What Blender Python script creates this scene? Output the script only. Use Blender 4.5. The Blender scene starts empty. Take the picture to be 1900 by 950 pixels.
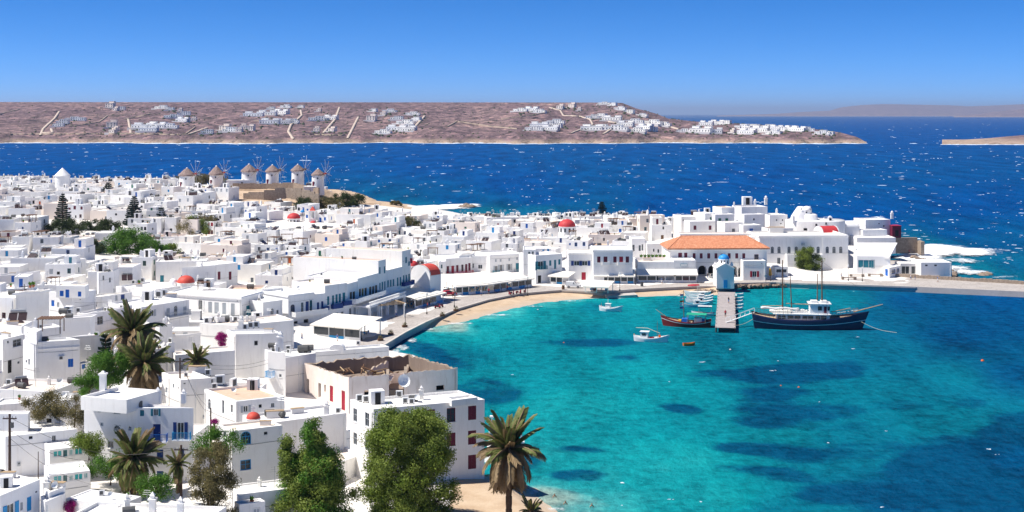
import bpy, bmesh, math, random
import numpy as np
from mathutils import Vector, Matrix
R = math.radians
random.seed(7)
rng = np.random.default_rng(7)
scene = bpy.context.scene
COL = scene.collection

# ------------------------------------------------------------------ camera
CAM_H, FPX, HOR = 50.0, 2400.0, 211.0          # eye height, focal length in photo pixels, row of the horizon
cd = bpy.data.cameras.new('camera'); cam = bpy.data.objects.new('camera', cd); COL.objects.link(cam)
cam.location = (0, 0, CAM_H); cam.rotation_euler = (R(90), 0, 0)
cd.sensor_fit = 'HORIZONTAL'; cd.sensor_width = 36.0; cd.lens = 36.0*FPX/1900.0
cd.shift_y = -(475.0-HOR)/1900.0
cd.clip_start = 1.0; cd.clip_end = 200000.0
scene.camera = cam

# ------------------------------------------------------------------ sky and sun
SUN_EL, SUN_AZ = 56.0, -95.0                   # azimuth from the view direction (+Y), negative = left
w = bpy.data.worlds.new('World'); scene.world = w; w.use_nodes = True
nt = w.node_tree; nt.nodes.clear()
sky = nt.nodes.new('ShaderNodeTexSky'); sky.sky_type = 'NISHITA'; sky.sun_disc = False
sky.sun_elevation = R(SUN_EL); sky.sun_rotation = R(SUN_AZ)
sky.altitude = 0; sky.air_density = 0.3; sky.dust_density = 0.0; sky.ozone_density = 10.0
bg = nt.nodes.new('ShaderNodeBackground'); bg.inputs[1].default_value = 0.086
hs = nt.nodes.new('ShaderNodeHueSaturation'); hs.inputs['Saturation'].default_value = 1.2
out = nt.nodes.new('ShaderNodeOutputWorld')
nt.links.new(sky.outputs[0], hs.inputs['Color']); nt.links.new(hs.outputs[0], bg.inputs[0]); nt.links.new(bg.outputs[0], out.inputs[0])
ld = bpy.data.lights.new('sun', 'SUN'); ld.energy = 3.6; ld.angle = R(0.5); ld.color = (1.0, 0.95, 0.87)
sun = bpy.data.objects.new('sun', ld); COL.objects.link(sun)
_d = Vector((math.sin(R(SUN_AZ))*math.cos(R(SUN_EL)), math.cos(R(SUN_AZ))*math.cos(R(SUN_EL)), math.sin(R(SUN_EL))))
sun.rotation_euler = _d.to_track_quat('Z', 'Y').to_euler(); sun.location = _d*300

vs = scene.view_settings
vs.view_transform = 'Standard'; vs.look = 'None'; vs.gamma = 1.0; vs.use_curve_mapping = False
vs.exposure = 0.95
scene.render.engine = 'CYCLES'
scene.cycles.use_denoising = True
scene.cycles.max_bounces = 6; scene.cycles.diffuse_bounces = 5; scene.cycles.glossy_bounces = 2
scene.cycles.transparent_max_bounces = 6; scene.cycles.transmission_bounces = 2; scene.cycles.volume_bounces = 0
scene.cycles.caustics_reflective = False; scene.cycles.caustics_refractive = False

# ------------------------------------------------------------------ photogrammetry: a pixel of the photograph to a place in the world
def onz(px, py, z=0.0):
    Y = (CAM_H-z)*FPX/(py-HOR); return Vector(((px-950.0)/FPX*Y, Y, z))
def onY(px, py, Y): return Vector(((px-950.0)/FPX*Y, Y, CAM_H-(py-HOR)/FPX*Y))
def xat(px, Y): return (px-950.0)/FPX*Y
def pix(p): return (950+FPX*p[0]/p[1], HOR+FPX*(CAM_H-p[2])/p[1])

# ------------------------------------------------------------------ materials
MATS = {}
def newmat(name):
    m = bpy.data.materials.new(name); m.use_nodes = True
    n = m.node_tree.nodes; b = n['Principled BSDF']; MATS[name] = m
    return m, m.node_tree, b
def N(nt, t, **kw):
    n = nt.nodes.new(t)
    for k, v in kw.items(): setattr(n, k, v)
    return n
def ramp(nt, stops, interp='LINEAR'):
    r = nt.nodes.new('ShaderNodeValToRGB'); e = r.color_ramp.elements; r.color_ramp.interpolation = interp
    while len(e) < len(stops): e.new(0.5)
    for i, (p, c) in enumerate(stops):
        e[i].position = p; e[i].color = (*c, 1) if len(c) == 3 else c
    return r
def mixc(nt, a, b, fac, blend='MIX'):
    m = nt.nodes.new('ShaderNodeMix'); m.data_type = 'RGBA'; m.blend_type = blend
    for s, v in ((m.inputs[6], a), (m.inputs[7], b), (m.inputs[0], fac)):
        if isinstance(v, (int, float)): s.default_value = v
        elif isinstance(v, tuple): s.default_value = (*v, 1)
        else: nt.links.new(v, s)
    return m.outputs[2]
def noise(nt, vec, scale, detail=4, rough=0.6):
    n = nt.nodes.new('ShaderNodeTexNoise'); n.inputs['Scale'].default_value = scale
    n.inputs['Detail'].default_value = detail; n.inputs['Roughness'].default_value = rough
    if vec is not None: nt.links.new(vec, n.inputs['Vector'])
    return n.outputs[0]
def math_(nt, op, a, b=None):
    m = nt.nodes.new('ShaderNodeMath'); m.operation = op
    for i, v in enumerate((a, b)):
        if v is None: continue
        if isinstance(v, (int, float)): m.inputs[i].default_value = v
        else: nt.links.new(v, m.inputs[i])
    return m.outputs[0]
def worldpos(nt): return N(nt, 'ShaderNodeNewGeometry').outputs['Position']
def mapped(nt, vec, scale):
    m = nt.nodes.new('ShaderNodeMapping'); m.inputs['Scale'].default_value = scale; nt.links.new(vec, m.inputs[0]); return m.outputs[0]
def bump(nt, b, h, strength, dist):
    bp = nt.nodes.new('ShaderNodeBump'); bp.inputs['Strength'].default_value = strength; bp.inputs['Distance'].default_value = dist
    nt.links.new(h, bp.inputs['Height']); nt.links.new(bp.outputs[0], b.inputs['Normal'])

def plain(name, col, rough=0.6, var=0.12, scale=0.8, metallic=0.0, spec=0.3):
    m, nt, b = newmat(name)
    p = worldpos(nt); f = noise(nt, p, scale, 5, 0.65)
    r = ramp(nt, [(0.25, tuple(c*(1-var) for c in col)), (0.75, tuple(min(1, c*(1+var)) for c in col))])
    nt.links.new(f, r.inputs[0]); nt.links.new(r.outputs[0], b.inputs['Base Color'])
    b.inputs['Roughness'].default_value = rough; b.inputs['Metallic'].default_value = metallic
    b.inputs['Specular IOR Level'].default_value = spec
    return m

def plaster(name, col, stain=(0.62, 0.58, 0.52), amt=0.35, rnd=0.10):
    """limewash: broad patchiness, vertical rain streaks, fine relief, a small tint of its own for every house"""
    m, nt, b = newmat(name)
    p = worldpos(nt)
    n1 = noise(nt, p, 0.22, 5, 0.6)
    n2 = noise(nt, mapped(nt, p, (1.6, 1.6, 0.22)), 1.0, 5, 0.65)
    r1 = ramp(nt, [(0.48, (0, 0, 0)), (0.78, (1, 1, 1))]); nt.links.new(n1, r1.inputs[0])
    r2 = ramp(nt, [(0.52, (0, 0, 0)), (0.80, (1, 1, 1))]); nt.links.new(n2, r2.inputs[0])
    f = math_(nt, 'MULTIPLY', math_(nt, 'MAXIMUM', math_(nt, 'MULTIPLY', r1.outputs[0], 0.6), r2.outputs[0]), amt)
    oi = N(nt, 'ShaderNodeObjectInfo')
    tr = ramp(nt, [(0.0, (col[0], col[1]*0.985, col[2]*0.95)), (0.35, col), (0.7, (col[0]*0.96, col[1]*0.975, col[2])), (1.0, (col[0]*(1-rnd), col[1]*(1-rnd), col[2]*(1-rnd*0.8)))])
    nt.links.new(oi.outputs['Random'], tr.inputs[0])
    c = mixc(nt, tr.outputs[0], stain, f)
    nt.links.new(c, b.inputs['Base Color']); b.inputs['Roughness'].default_value = 0.85
    b.inputs['Specular IOR Level'].default_value = 0.15
    bump(nt, b, noise(nt, p, 2.5, 4, 0.6), 0.25, 0.06)
    return m
plaster('white_plaster', (0.90, 0.885, 0.86), stain=(0.52, 0.48, 0.43), amt=0.42)
plaster('grey_plaster', (0.74, 0.72, 0.70), amt=0.35)
plaster('cream_plaster', (0.84, 0.74, 0.66), amt=0.35)
plaster('blue_plaster', (0.70, 0.80, 0.90), amt=0.2)
plaster('roof_white', (0.86, 0.84, 0.80), stain=(0.50, 0.44, 0.38), amt=0.55, rnd=0.16)
plaster('roof_cream', (0.80, 0.70, 0.60), stain=(0.62, 0.50, 0.42), amt=0.6, rnd=0.10)
plaster('roof_tan', (0.66, 0.46, 0.33), stain=(0.74, 0.66, 0.58), amt=0.7)
plaster('ruin_plaster', (0.82, 0.72, 0.65), stain=(0.40, 0.29, 0.22), amt=0.75)
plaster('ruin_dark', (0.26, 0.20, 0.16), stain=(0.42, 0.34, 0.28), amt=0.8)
plain('raw_stone', (0.34, 0.27, 0.21), 0.9, 0.35, 1.5)
plain('concrete', (0.52, 0.48, 0.44), 0.9, 0.12, 0.5)
plain('awning', (0.80, 0.76, 0.68), 0.8, 0.05, 0.4)
plain('paint_blue', (0.012, 0.13, 0.50), 0.45, 0.1)
plain('paint_navy', (0.012, 0.045, 0.20), 0.45, 0.1)
plain('paint_azure', (0.02, 0.30, 0.62), 0.45, 0.1)
plain('paint_teal', (0.02, 0.20, 0.27), 0.5, 0.1)
plain('paint_red', (0.36, 0.015, 0.04), 0.5, 0.1)
plain('paint_maroon', (0.14, 0.012, 0.035), 0.5, 0.1)
plain('paint_green', (0.01, 0.16, 0.09), 0.5, 0.1)
plain('paint_orange', (0.62, 0.14, 0.03), 0.5, 0.1)
plain('paint_yellow', (0.70, 0.38, 0.03), 0.5, 0.1)
plain('paint_grey', (0.42, 0.45, 0.48), 0.5, 0.1)
plain('paint_white', (0.82, 0.82, 0.80), 0.4, 0.04)
plain('wood_brown', (0.16, 0.085, 0.045), 0.7, 0.25, 3)
plain('wood_pale', (0.42, 0.30, 0.18), 0.7, 0.2, 3)
plain('dark_glass', (0.035, 0.045, 0.055), 0.15, 0.3, 2, spec=0.6)
plain('aqua_glass', (0.02, 0.42, 0.42), 0.12, 0.15, 1.5, spec=0.6)
plain('dark_void', (0.02, 0.02, 0.022), 0.8, 0.2)
plain('panel_dark', (0.05, 0.03, 0.03), 0.25, 0.3, 3, spec=0.6)
plain('metal_dark', (0.05, 0.045, 0.045), 0.5, 0.2, 3, metallic=0.3)
plain('metal_grey', (0.40, 0.41, 0.42), 0.4, 0.1, 3, metallic=0.4)
plain('tank_grey', (0.10, 0.10, 0.10), 0.6, 0.2)
plain('pole_wood', (0.075, 0.045, 0.035), 0.8, 0.25, 3)
plain('dome_red', (0.52, 0.045, 0.05), 0.6, 0.14, 0.6)
plain('dome_coral', (0.60, 0.08, 0.055), 0.6, 0.14, 0.6)
plain('dome_blue', (0.03, 0.28, 0.66), 0.5, 0.12, 0.8)
plain('thatch', (0.27, 0.20, 0.18), 0.95, 0.4, 2.5)
plain('rubber', (0.02, 0.02, 0.02), 0.7, 0.1)
plain('terracotta_pot', (0.45, 0.16, 0.08), 0.8, 0.2)
plain('bark', (0.11, 0.075, 0.05), 0.95, 0.35, 4)
plain('skin', (0.42, 0.24, 0.16), 0.6, 0.05)
plain('cloth_dark', (0.03, 0.035, 0.05), 0.9, 0.1)
plain('cloth_red', (0.45, 0.03, 0.05), 0.9, 0.1)
plain('cloth_white', (0.75, 0.74, 0.72), 0.9, 0.05)
plain('cloth_blue', (0.05, 0.13, 0.35), 0.9, 0.1)
plain('rope', (0.62, 0.60, 0.42), 0.9, 0.1)
plain('jetty_plank', (0.38, 0.34, 0.33), 0.85, 0.22, 1.2)
plain('hull_navy', (0.010, 0.018, 0.06), 0.3, 0.2, 0.6, spec=0.5)
plain('hull_red', (0.20, 0.014, 0.014), 0.35, 0.2, 0.8, spec=0.5)
plain('hull_white', (0.78, 0.80, 0.80), 0.35, 0.05, 0.8, spec=0.5)
plain('hull_turquoise', (0.08, 0.42, 0.55), 0.35, 0.05, 0.8, spec=0.5)
plain('deck_wood', (0.45, 0.33, 0.22), 0.7, 0.15, 1.5)
plain('canvas_green', (0.02, 0.36, 0.22), 0.8, 0.1)
plain('buoy_orange', (0.75, 0.13, 0.02), 0.5, 0.1)

# roof tiles
m, nt_, b = newmat('roof_tile')
f = noise(nt_, worldpos(nt_), 1.3, 5, 0.7)
r = ramp(nt_, [(0.25, (0.42, 0.14, 0.07)), (0.5, (0.56, 0.23, 0.12)), (0.75, (0.66, 0.37, 0.24))])
nt_.links.new(f, r.inputs[0]); nt_.links.new(r.outputs[0], b.inputs['Base Color']); b.inputs['Roughness'].default_value = 0.85

def leafmat(name, dark, light, scale=0.9, trans=0.25):
    m, nt, b = newmat(name)
    f = noise(nt, worldpos(nt), scale, 4, 0.7)
    r = ramp(nt, [(0.3, dark), (0.7, light)]); nt.links.new(f, r.inputs[0])
    nt.links.new(r.outputs[0], b.inputs['Base Color']); b.inputs['Roughness'].default_value = 0.6
    b.inputs['Specular IOR Level'].default_value = 0.2
    tb = N(nt, 'ShaderNodeBsdfTranslucent'); nt.links.new(r.outputs[0], tb.inputs[0])
    mx = N(nt, 'ShaderNodeMixShader'); mx.inputs[0].default_value = trans
    nt.links.new(b.outputs[0], mx.inputs[1]); nt.links.new(tb.outputs[0], mx.inputs[2])
    nt.links.new(mx.outputs[0], nt.nodes['Material Output'].inputs[0])
leafmat('leaf_tamarisk', (0.05, 0.10, 0.018), (0.29, 0.35, 0.06))
leafmat('leaf_olive', (0.07, 0.07, 0.03), (0.28, 0.23, 0.09))
leafmat('leaf_green', (0.035, 0.115, 0.014), (0.15, 0.30, 0.035))
leafmat('leaf_dark', (0.02, 0.04, 0.014), (0.075, 0.10, 0.03))
leafmat('leaf_pine', (0.010, 0.028, 0.022), (0.03, 0.06, 0.04))
leafmat('leaf_lime', (0.08, 0.15, 0.015), (0.26, 0.32, 0.05))
leafmat('leaf_palm', (0.055, 0.09, 0.022), (0.26, 0.28, 0.09), 0.7)
leafmat('leaf_palm_dry', (0.15, 0.10, 0.05), (0.40, 0.29, 0.16), 0.7)
leafmat('bougainvillea', (0.22, 0.01, 0.10), (0.55, 0.03, 0.30), 2.0)

# sand, paving, town ground
m, nt_, b = newmat('sand')
p = worldpos(nt_); f = noise(nt_, p, 0.35, 6, 0.65); g = noise(nt_, p, 3.0, 4, 0.7)
r = ramp(nt_, [(0.3, (0.46, 0.32, 0.20)), (0.65, (0.60, 0.46, 0.32))]); nt_.links.new(f, r.inputs[0])
sz = N(nt_, 'ShaderNodeSeparateXYZ'); nt_.links.new(p, sz.inputs[0])
wet = N(nt_, 'ShaderNodeMapRange'); wet.inputs['From Min'].default_value = 0.12; wet.inputs['From Max'].default_value = 0.5
wet.inputs['To Min'].default_value = 1; wet.inputs['To Max'].default_value = 0; nt_.links.new(sz.outputs[2], wet.inputs[0])
nt_.links.new(mixc(nt_, r.outputs[0], (0.50, 0.40, 0.30), wet.outputs[0]), b.inputs['Base Color']); b.inputs['Roughness'].default_value = 0.9
bump(nt_, b, g, 0.5, 0.15)
m, nt_, b = newmat('paving')
p = worldpos(nt_)
br = N(nt_, 'ShaderNodeTexVoronoi'); br.feature = 'DISTANCE_TO_EDGE'; br.inputs['Scale'].default_value = 0.7; nt_.links.new(p, br.inputs['Vector'])
rj = ramp(nt_, [(0.0, (0.33, 0.30, 0.28)), (0.06, (0.48, 0.44, 0.41))]); nt_.links.new(br.outputs[0], rj.inputs[0])
f = noise(nt_, p, 0.25, 5, 0.6); rf = ramp(nt_, [(0.3, (0.80, 0.78, 0.76)), (0.7, (1, 1, 1))]); nt_.links.new(f, rf.inputs[0])
nt_.links.new(mixc(nt_, rj.outputs[0], rf.outputs[0], 1.0, 'MULTIPLY'), b.inputs['Base Color']); b.inputs['Roughness'].default_value = 0.85
m, nt_, b = newmat('town_ground')
p = worldpos(nt_); f = noise(nt_, p, 0.09, 6, 0.65)
r = ramp(nt_, [(0.35, (0.68, 0.64, 0.59)), (0.6, (0.78, 0.75, 0.71))]); nt_.links.new(f, r.inputs[0])
nt_.links.new(r.outputs[0], b.inputs['Base Color']); b.inputs['Roughness'].default_value = 0.9
m, nt_, b = newmat('dry_earth')
p = worldpos(nt_); f = noise(nt_, p, 0.16, 6, 0.65)
r = ramp(nt_, [(0.28, (0.28, 0.19, 0.12)), (0.5, (0.52, 0.38, 0.26)), (0.72, (0.60, 0.47, 0.34))]); nt_.links.new(f, r.inputs[0])
nt_.links.new(r.outputs[0], b.inputs['Base Color']); b.inputs['Roughness'].default_value = 0.95
bump(nt_, b, noise(nt_, p, 0.9, 5, 0.7), 0.6, 0.5)
m, nt_, b = newmat('rock')
p = worldpos(nt_); f = noise(nt_, p, 0.8, 6, 0.7)
r = ramp(nt_, [(0.3, (0.10, 0.075, 0.055)), (0.55, (0.28, 0.21, 0.16)), (0.75, (0.42, 0.35, 0.29))]); nt_.links.new(f, r.inputs[0])
nt_.links.new(r.outputs[0], b.inputs['Base Color']); b.inputs['Roughness'].default_value = 0.9

# ------------------------------------------------------------------ mesh helpers
class MB:
    """collects faces, then becomes ONE mesh"""
    def __init__(s): s.v = []; s.f = []; s.m = []; s.mats = []
    def mi(s, mat):
        if mat not in s.mats: s.mats.append(mat)
        return s.mats.index(mat)
    def poly(s, pts, mat):
        i = len(s.v); s.v.extend([tuple(p) for p in pts]); s.f.append(tuple(range(i, i+len(pts)))); s.m.append(s.mi(mat))
    def raw(s, vs, fs, mat):
        i = len(s.v); k = s.mi(mat); s.v.extend([tuple(p) for p in vs])
        for f in fs: s.f.append(tuple(a+i for a in f)); s.m.append(k)
    def box(s, a, b, mat, bottom=True):
        x0, y0, z0 = a; x1, y1, z1 = b
        vs = [(x0,y0,z0),(x1,y0,z0),(x1,y1,z0),(x0,y1,z0),(x0,y0,z1),(x1,y0,z1),(x1,y1,z1),(x0,y1,z1)]
        fs = [(4,5,6,7),(0,1,5,4),(1,2,6,5),(2,3,7,6),(3,0,4,7)]
        if bottom: fs.append((3,2,1,0))
        s.raw(vs, fs, mat)
    def tbox(s, c, size, mat, rz=0.0, taper=1.0):
        """box standing on c, turned by rz, its top scaled by taper"""
        hx, hy = size[0]/2, size[1]/2; ca, sa = math.cos(rz), math.sin(rz)
        vs = []
        for z, k in ((0, 1.0), (size[2], taper)):
            for x, y in ((-hx,-hy),(hx,-hy),(hx,hy),(-hx,hy)):
                vs.append((c[0]+(x*ca-y*sa)*k, c[1]+(x*sa+y*ca)*k, c[2]+z))
        s.raw(vs, [(3,2,1,0),(4,5,6,7),(0,1,5,4),(1,2,6,5),(2,3,7,6),(3,0,4,7)], mat)
    def lathe(s, prof, mat, c=(0,0,0), n=16, a0=0.0, a1=2*math.pi, sx=1.0, sy=1.0):
        """profile of (radius, z)"""
        full = abs(a1-a0-2*math.pi) < 1e-6; k = n if full else n+1
        vs = []; fs = []
        for r, z in prof:
            for i in range(k):
                a = a0+(a1-a0)*i/n; vs.append((c[0]+r*math.cos(a)*sx, c[1]+r*math.sin(a)*sy, c[2]+z))
        for j in range(len(prof)-1):
            for i in range(n):
                i2 = (i+1) % k
                fs.append((j*k+i, j*k+i2, (j+1)*k+i2, (j+1)*k+i))
        s.raw(vs, fs, mat)
    def tube(s, pts, r0, r1=None, mat='metal_dark', n=6, cap=True):
        r1 = r0 if r1 is None else r1
        pts = [Vector(p) for p in pts]; L = len(pts); vs = []; fs = []
        for i, p in enumerate(pts):
            d = (pts[min(i+1, L-1)]-pts[max(i-1, 0)])
            if d.length < 1e-9: d = Vector((0,0,1))
            d.normalize(); u = d.cross(Vector((0,0,1)))
            if u.length < 1e-3: u = Vector((1,0,0))
            u.normalize(); v = d.cross(u); r = r0+(r1-r0)*i/max(1, L-1)
            for k in range(n):
                a = 2*math.pi*k/n; vs.append(p+u*(r*math.cos(a))+v*(r*math.sin(a)))
        for i in range(L-1):
            for k in range(n):
                k2 = (k+1) % n; fs.append((i*n+k, i*n+k2, (i+1)*n+k2, (i+1)*n+k))
        if cap: fs.append(tuple(range(n))[::-1]); fs.append(tuple((L-1)*n+k for k in range(n)))
        s.raw(vs, fs, mat)
    def mesh(s, name, smooth=False):
        me = bpy.data.meshes.new(name); me.from_pydata(s.v, [], s.f)
        for k in s.mats: me.materials.append(MATS[k])
        me.polygons.foreach_set('material_index', s.m)
        if smooth: me.polygons.foreach_set('use_smooth', [True]*len(s.f))
        me.update(); return me
    def build(s, name, parent=None, smooth=False, loc=None):
        return link(name, s.mesh(name, smooth), parent, loc)
def link(name, me, parent=None, loc=None, mat=None):
    o = bpy.data.objects.new(name, me); COL.objects.link(o)
    if parent is not None: o.parent = parent
    if mat is not None: o.matrix_local = mat
    elif loc is not None: o.location = loc
    return o
def tag(o, label=None, cat=None, group=None, kind=None):
    if label: o['label'] = label
    if cat: o['category'] = cat
    if group: o['group'] = group
    if kind: o['kind'] = kind
    return o
def thing(name, label, cat, loc=(0,0,0), rz=0.0, group=None):
    o = bpy.data.objects.new(name, None); COL.objects.link(o); o.empty_display_size = 0.5
    o.location = loc; o.rotation_euler = (0, 0, rz); return tag(o, label, cat, group)
def np_mesh(name, V, F, mats, smooth=False, midx=None):
    """fast mesh from arrays; F is (n,3) or (n,4)"""
    me = bpy.data.meshes.new(name); nv, nf, k = len(V), len(F), F.shape[1]
    me.vertices.add(nv); me.vertices.foreach_set('co', np.ascontiguousarray(V, dtype=np.float32).ravel())
    me.loops.add(nf*k); me.loops.foreach_set('vertex_index', np.ascontiguousarray(F, dtype=np.int32).ravel())
    me.polygons.add(nf); me.polygons.foreach_set('loop_start', np.arange(0, nf*k, k, dtype=np.int32))
    if midx is not None: me.polygons.foreach_set('material_index', np.asarray(midx, dtype=np.int32))
    if smooth: me.polygons.foreach_set('use_smooth', np.ones(nf, dtype=bool))
    me.update(calc_edges=True)
    for k in mats: me.materials.append(MATS[k])
    return me
def copy_tree(o, parent=None):
    c = o.copy(); COL.objects.link(c)
    if parent is not None: c.parent = parent; c.matrix_parent_inverse = o.matrix_parent_inverse
    for ch in o.children: copy_tree(ch, c)
    return c
# ------------------------------------------------------------------ terrain of the town
def _hash(ix, iy, s): 
    h = np.sin(ix*127.1+iy*311.7+s*74.7)*43758.5453; return h-np.floor(h)
def vnoise(x, y, s=0):
    x = np.asarray(x, float); y = np.asarray(y, float)
    ix, iy = np.floor(x), np.floor(y); fx, fy = x-ix, y-iy; fx = fx*fx*(3-2*fx); fy = fy*fy*(3-2*fy)
    a, b_, c, d = _hash(ix,iy,s), _hash(ix+1,iy,s), _hash(ix,iy+1,s), _hash(ix+1,iy+1,s)
    return (a*(1-fx)+b_*fx)*(1-fy)+(c*(1-fx)+d*fx)*fy
def fbm(x, y, s=0, o=4):
    t = 0; a = 0.5; 
    for k in range(o): t = t+a*vnoise(np.asarray(x)*2**k, np.asarray(y)*2**k, s+k*3); a *= 0.5
    return t
GC = []
for px, py in ((640,662),(712,640),(790,597),(905,556),(1003,541),(1117,541),(1290,531),(1440,523),(1640,520),(1750,515)):
    v = onz(px, py, 1.55); GC.append((v.x, v.y, 1.5))
GC += [(-62,140,6.5),(-45,150,4.5),(-20,160,3.0),(5,160,2.2),(-5,190,2.4),(-10,215,2.2),(-40,165,4.5),(-60,185,5.5),(-85,215,7.5),(-100,250,8.5),
       (-48,235,4.5),(-60,290,3.2),(-95,330,6.0),(-140,370,9.5),(-180,450,10.5),(-230,560,11.0),(-260,640,10.5),(-320,640,11.0),(-200,640,10.5),
       (-160,520,11.0),(-100,430,6.5),(-60,400,4.0),(-30,380,3.0),(0,420,3.0),(-40,480,4.0),(0,520,3.0),(-80,520,8.0),(10,585,1.6),(-40,615,1.6),(-68,600,5),
       (-138,585,17.5),(-120,580,17.5),(-100,575,17.5),(-86,570,17.0),(-110,545,14.5),(-75,560,12.5),(-72,580,11.0),(-60,628,2.0),(-110,660,10),
       (40,430,3.5),(60,400,3.0),(50,520,3.0),(75,425,8.5),(80,440,10.0),(95,440,8.0),(100,400,1.8),(105,430,6.0),(120,440,6.0),(125,410,2.2),(140,430,3.0),(60,460,8.0)]
GC = np.array(GC)
def ground(x, y):
    x = np.asarray(x, float); y = np.asarray(y, float)
    d2 = (x[..., None]-GC[:, 0])**2+(y[..., None]-GC[:, 1])**2+9.0
    wgt = d2**-1.6
    return (wgt*GC[:, 2]).sum(-1)/wgt.sum(-1)
def gz(x, y): return float(ground(np.array([x]), np.array([y]))[0])
def top(px, py, h, y0=115.0):
    """where the sight line of a roof corner passes h metres above the ground"""
    Y = np.arange(y0, 760, 0.5); X = (px-950)/FPX*Y; Z = CAM_H-(py-HOR)/FPX*Y
    g = ground(X, Y)+h; k = np.argmax(Z < g)
    return onY(px, py, Y[k])

QUAY = [(712,640),(750,617),(790,597),(850,572),(905,556),(960,545),(1003,541),(1041,538),(1117,541),(1182,536),(1290,531),(1330,531),(1365,525),(1440,523.5),(1500,526),(1545,527),(1640,530),(1700,532)]
quay = [onz(a, b_, 1.55) for a, b_ in QUAY]
coast = [onz(*p, 0) for p in ((1120,1000),(1040,948),(1005,925),(982,903),(915,893),(905,850),(880,790),(856,735),(850,690),(800,664),(740,652))]
LAND = [(p.x, p.y) for p in coast]+[(p.x, p.y) for p in quay]
LAND += [(x, y) for x, y in ((122,372),(124,395),(126,420),(131,446),(138,465),(128,505),(105,520),(80,520),(60,545),(40,575),(22,596),(0,612),(-28,626),(-50,638),(-61,664),(-85,700),(-130,725),(-380,735),(-380,60),(60,60))]
LANDP = np.array(LAND)
def inside(X, Y, P):
    r = np.zeros(X.shape, bool); n = len(P)
    for i in range(n):
        x0, y0 = P[i]; x1, y1 = P[(i+1) % n]
        c = ((y0 > Y) != (y1 > Y)) & (X < (x1-x0)*(Y-y0)/(y1-y0+1e-12)+x0)
        r ^= c
    return r
def dist_poly(X, Y, P, closed=True):
    d = np.full(X.shape, 1e9); n = len(P)
    for i in range(n if closed else n-1):
        a = P[i]; b_ = P[(i+1) % n]; e = b_-a; L = (e**2).sum()+1e-9
        t = np.clip(((X-a[0])*e[0]+(Y-a[1])*e[1])/L, 0, 1)
        d = np.minimum(d, np.hypot(X-a[0]-t*e[0], Y-a[1]-t*e[1]))
    return d
def grid_faces(nr, nc):
    i = np.arange((nr-1)*(nc-1)); r, c = i//(nc-1), i % (nc-1); a = r*nc+c
    return np.stack([a, a+1, a+nc+1, a+nc], 1)

gx = np.arange(-345, 200, 2.5); gy = np.arange(70, 745, 2.5)
X, Y = np.meshgrid(gx, gy)
ins = inside(X, Y, LANDP); D = dist_poly(X, Y, LANDP)
G = ground(X, Y)+(fbm(X*0.15, Y*0.15)-0.5)*0.5
s = np.clip(D/np.where(Y > 440, 9.0, 6.0), 0, 1); s = s*s*(3-2*s)
Z = np.where(ins, -0.8+(G+0.8)*s+np.where(s < 1, (fbm(X*0.5, Y*0.5, 5)-0.5)*1.5*(Y > 430), 0), -0.8-D*0.25)
V = np.stack([X, Y, np.maximum(Z, -12)], -1).reshape(-1, 3)
# the earth shows bare on the windmill knoll and along the rocky shore
F = grid_faces(len(gy), len(gx))
cx = V[F].mean(1); pxs = 950+FPX*cx[:, 0]/cx[:, 1]
knoll = ((cx[:, 0]+104)/38)**2+((cx[:, 1]-562)/36)**2 < 1.0
knoll |= (pxs > 600) & (pxs < 760) & (cx[:, 1] > 545)
rocky = ((cx[:, 2] < 1.3) & (cx[:, 1] > 420)) | ((pxs > 735) & (pxs < 1000) & (cx[:, 1] > 600))
mi = np.where(knoll, 1, np.where(rocky, 2, np.where((pxs > 838) & (cx[:, 1] < 172), 3, 0)))
tag(link('ground', np_mesh('ground', V, F, ['town_ground', 'dry_earth', 'rock', 'sand'], True, mi)), 'pale ground the white town stands on', kind='structure')

def tess(pts, z=None):
    from mathutils.geometry import tessellate_polygon
    return tessellate_polygon([[Vector((p[0], p[1], 0)) for p in pts]])
def slab(name, pts, z, mat, edge=None, edge_h=1.5):
    """paved sheet with vertical sides down to edge_h below"""
    mb = MB(); P = [(p[0], p[1], z) for p in pts]
    mb.raw(P, [t if (Vector(P[t[1]])-Vector(P[t[0]])).cross(Vector(P[t[2]])-Vector(P[t[0]])).z > 0 else t[::-1] for t in tess(pts)], mat)
    n = len(P)
    for i in range(n):
        a, b_ = P[i], P[(i+1) % n]
        mb.poly([(a[0], a[1], z-edge_h), (b_[0], b_[1], z-edge_h), (b_[0], b_[1], z), (a[0], a[1], z)], edge or mat)
    return mb.build(name)
back = [onz(a, b_, 1.55) for a, b_ in ((1765,505),(1720,487),(1600,480),(1400,478),(1200,487),(1000,490),(900,502),(800,520),(700,545),(570,590),(520,640),(600,672))]
tag(slab('promenade', [(p.x, p.y) for p in quay]+[(p.x, p.y) for p in back], 1.55, 'paving', 'concrete', 3.0), kind='structure')
pier = [onz(a, b_, 1.5) for a, b_ in ((1699,532.4),(1900,541.5),(2250,556),(2250,538),(1900,527.5),(1765,519),(1705,515))]
tag(slab('harbour_pier', [(p.x, p.y) for p in pier], 1.56, 'paving', 'concrete', 3.0), kind='structure')
# kerb course along the quay edge: separate stones
ku = MB(); ku.box((-0.5, -0.25, -0.35), (0.5, 0.25, 0.06), 'concrete'); kme = ku.mesh('kerb_stone')
prom = bpy.data.objects['promenade']; kn = 0
for i in range(len(quay)-1):
    a, b_ = quay[i], quay[i+1]; L = (b_-a).length; n = max(1, int(L/3.0)); ang = math.atan2(b_.y-a.y, b_.x-a.x)
    for k in range(n):
        p = a.lerp(b_, (k+0.5)/n); o = link('kerb_stone', kme, prom)
        o.matrix_local = Matrix.Translation((p.x, p.y, 1.56)) @ Matrix.Rotation(ang, 4, 'Z') @ Matrix.Diagonal((L/n*0.985, 1.2, 1, 1)); kn += 1

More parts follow.
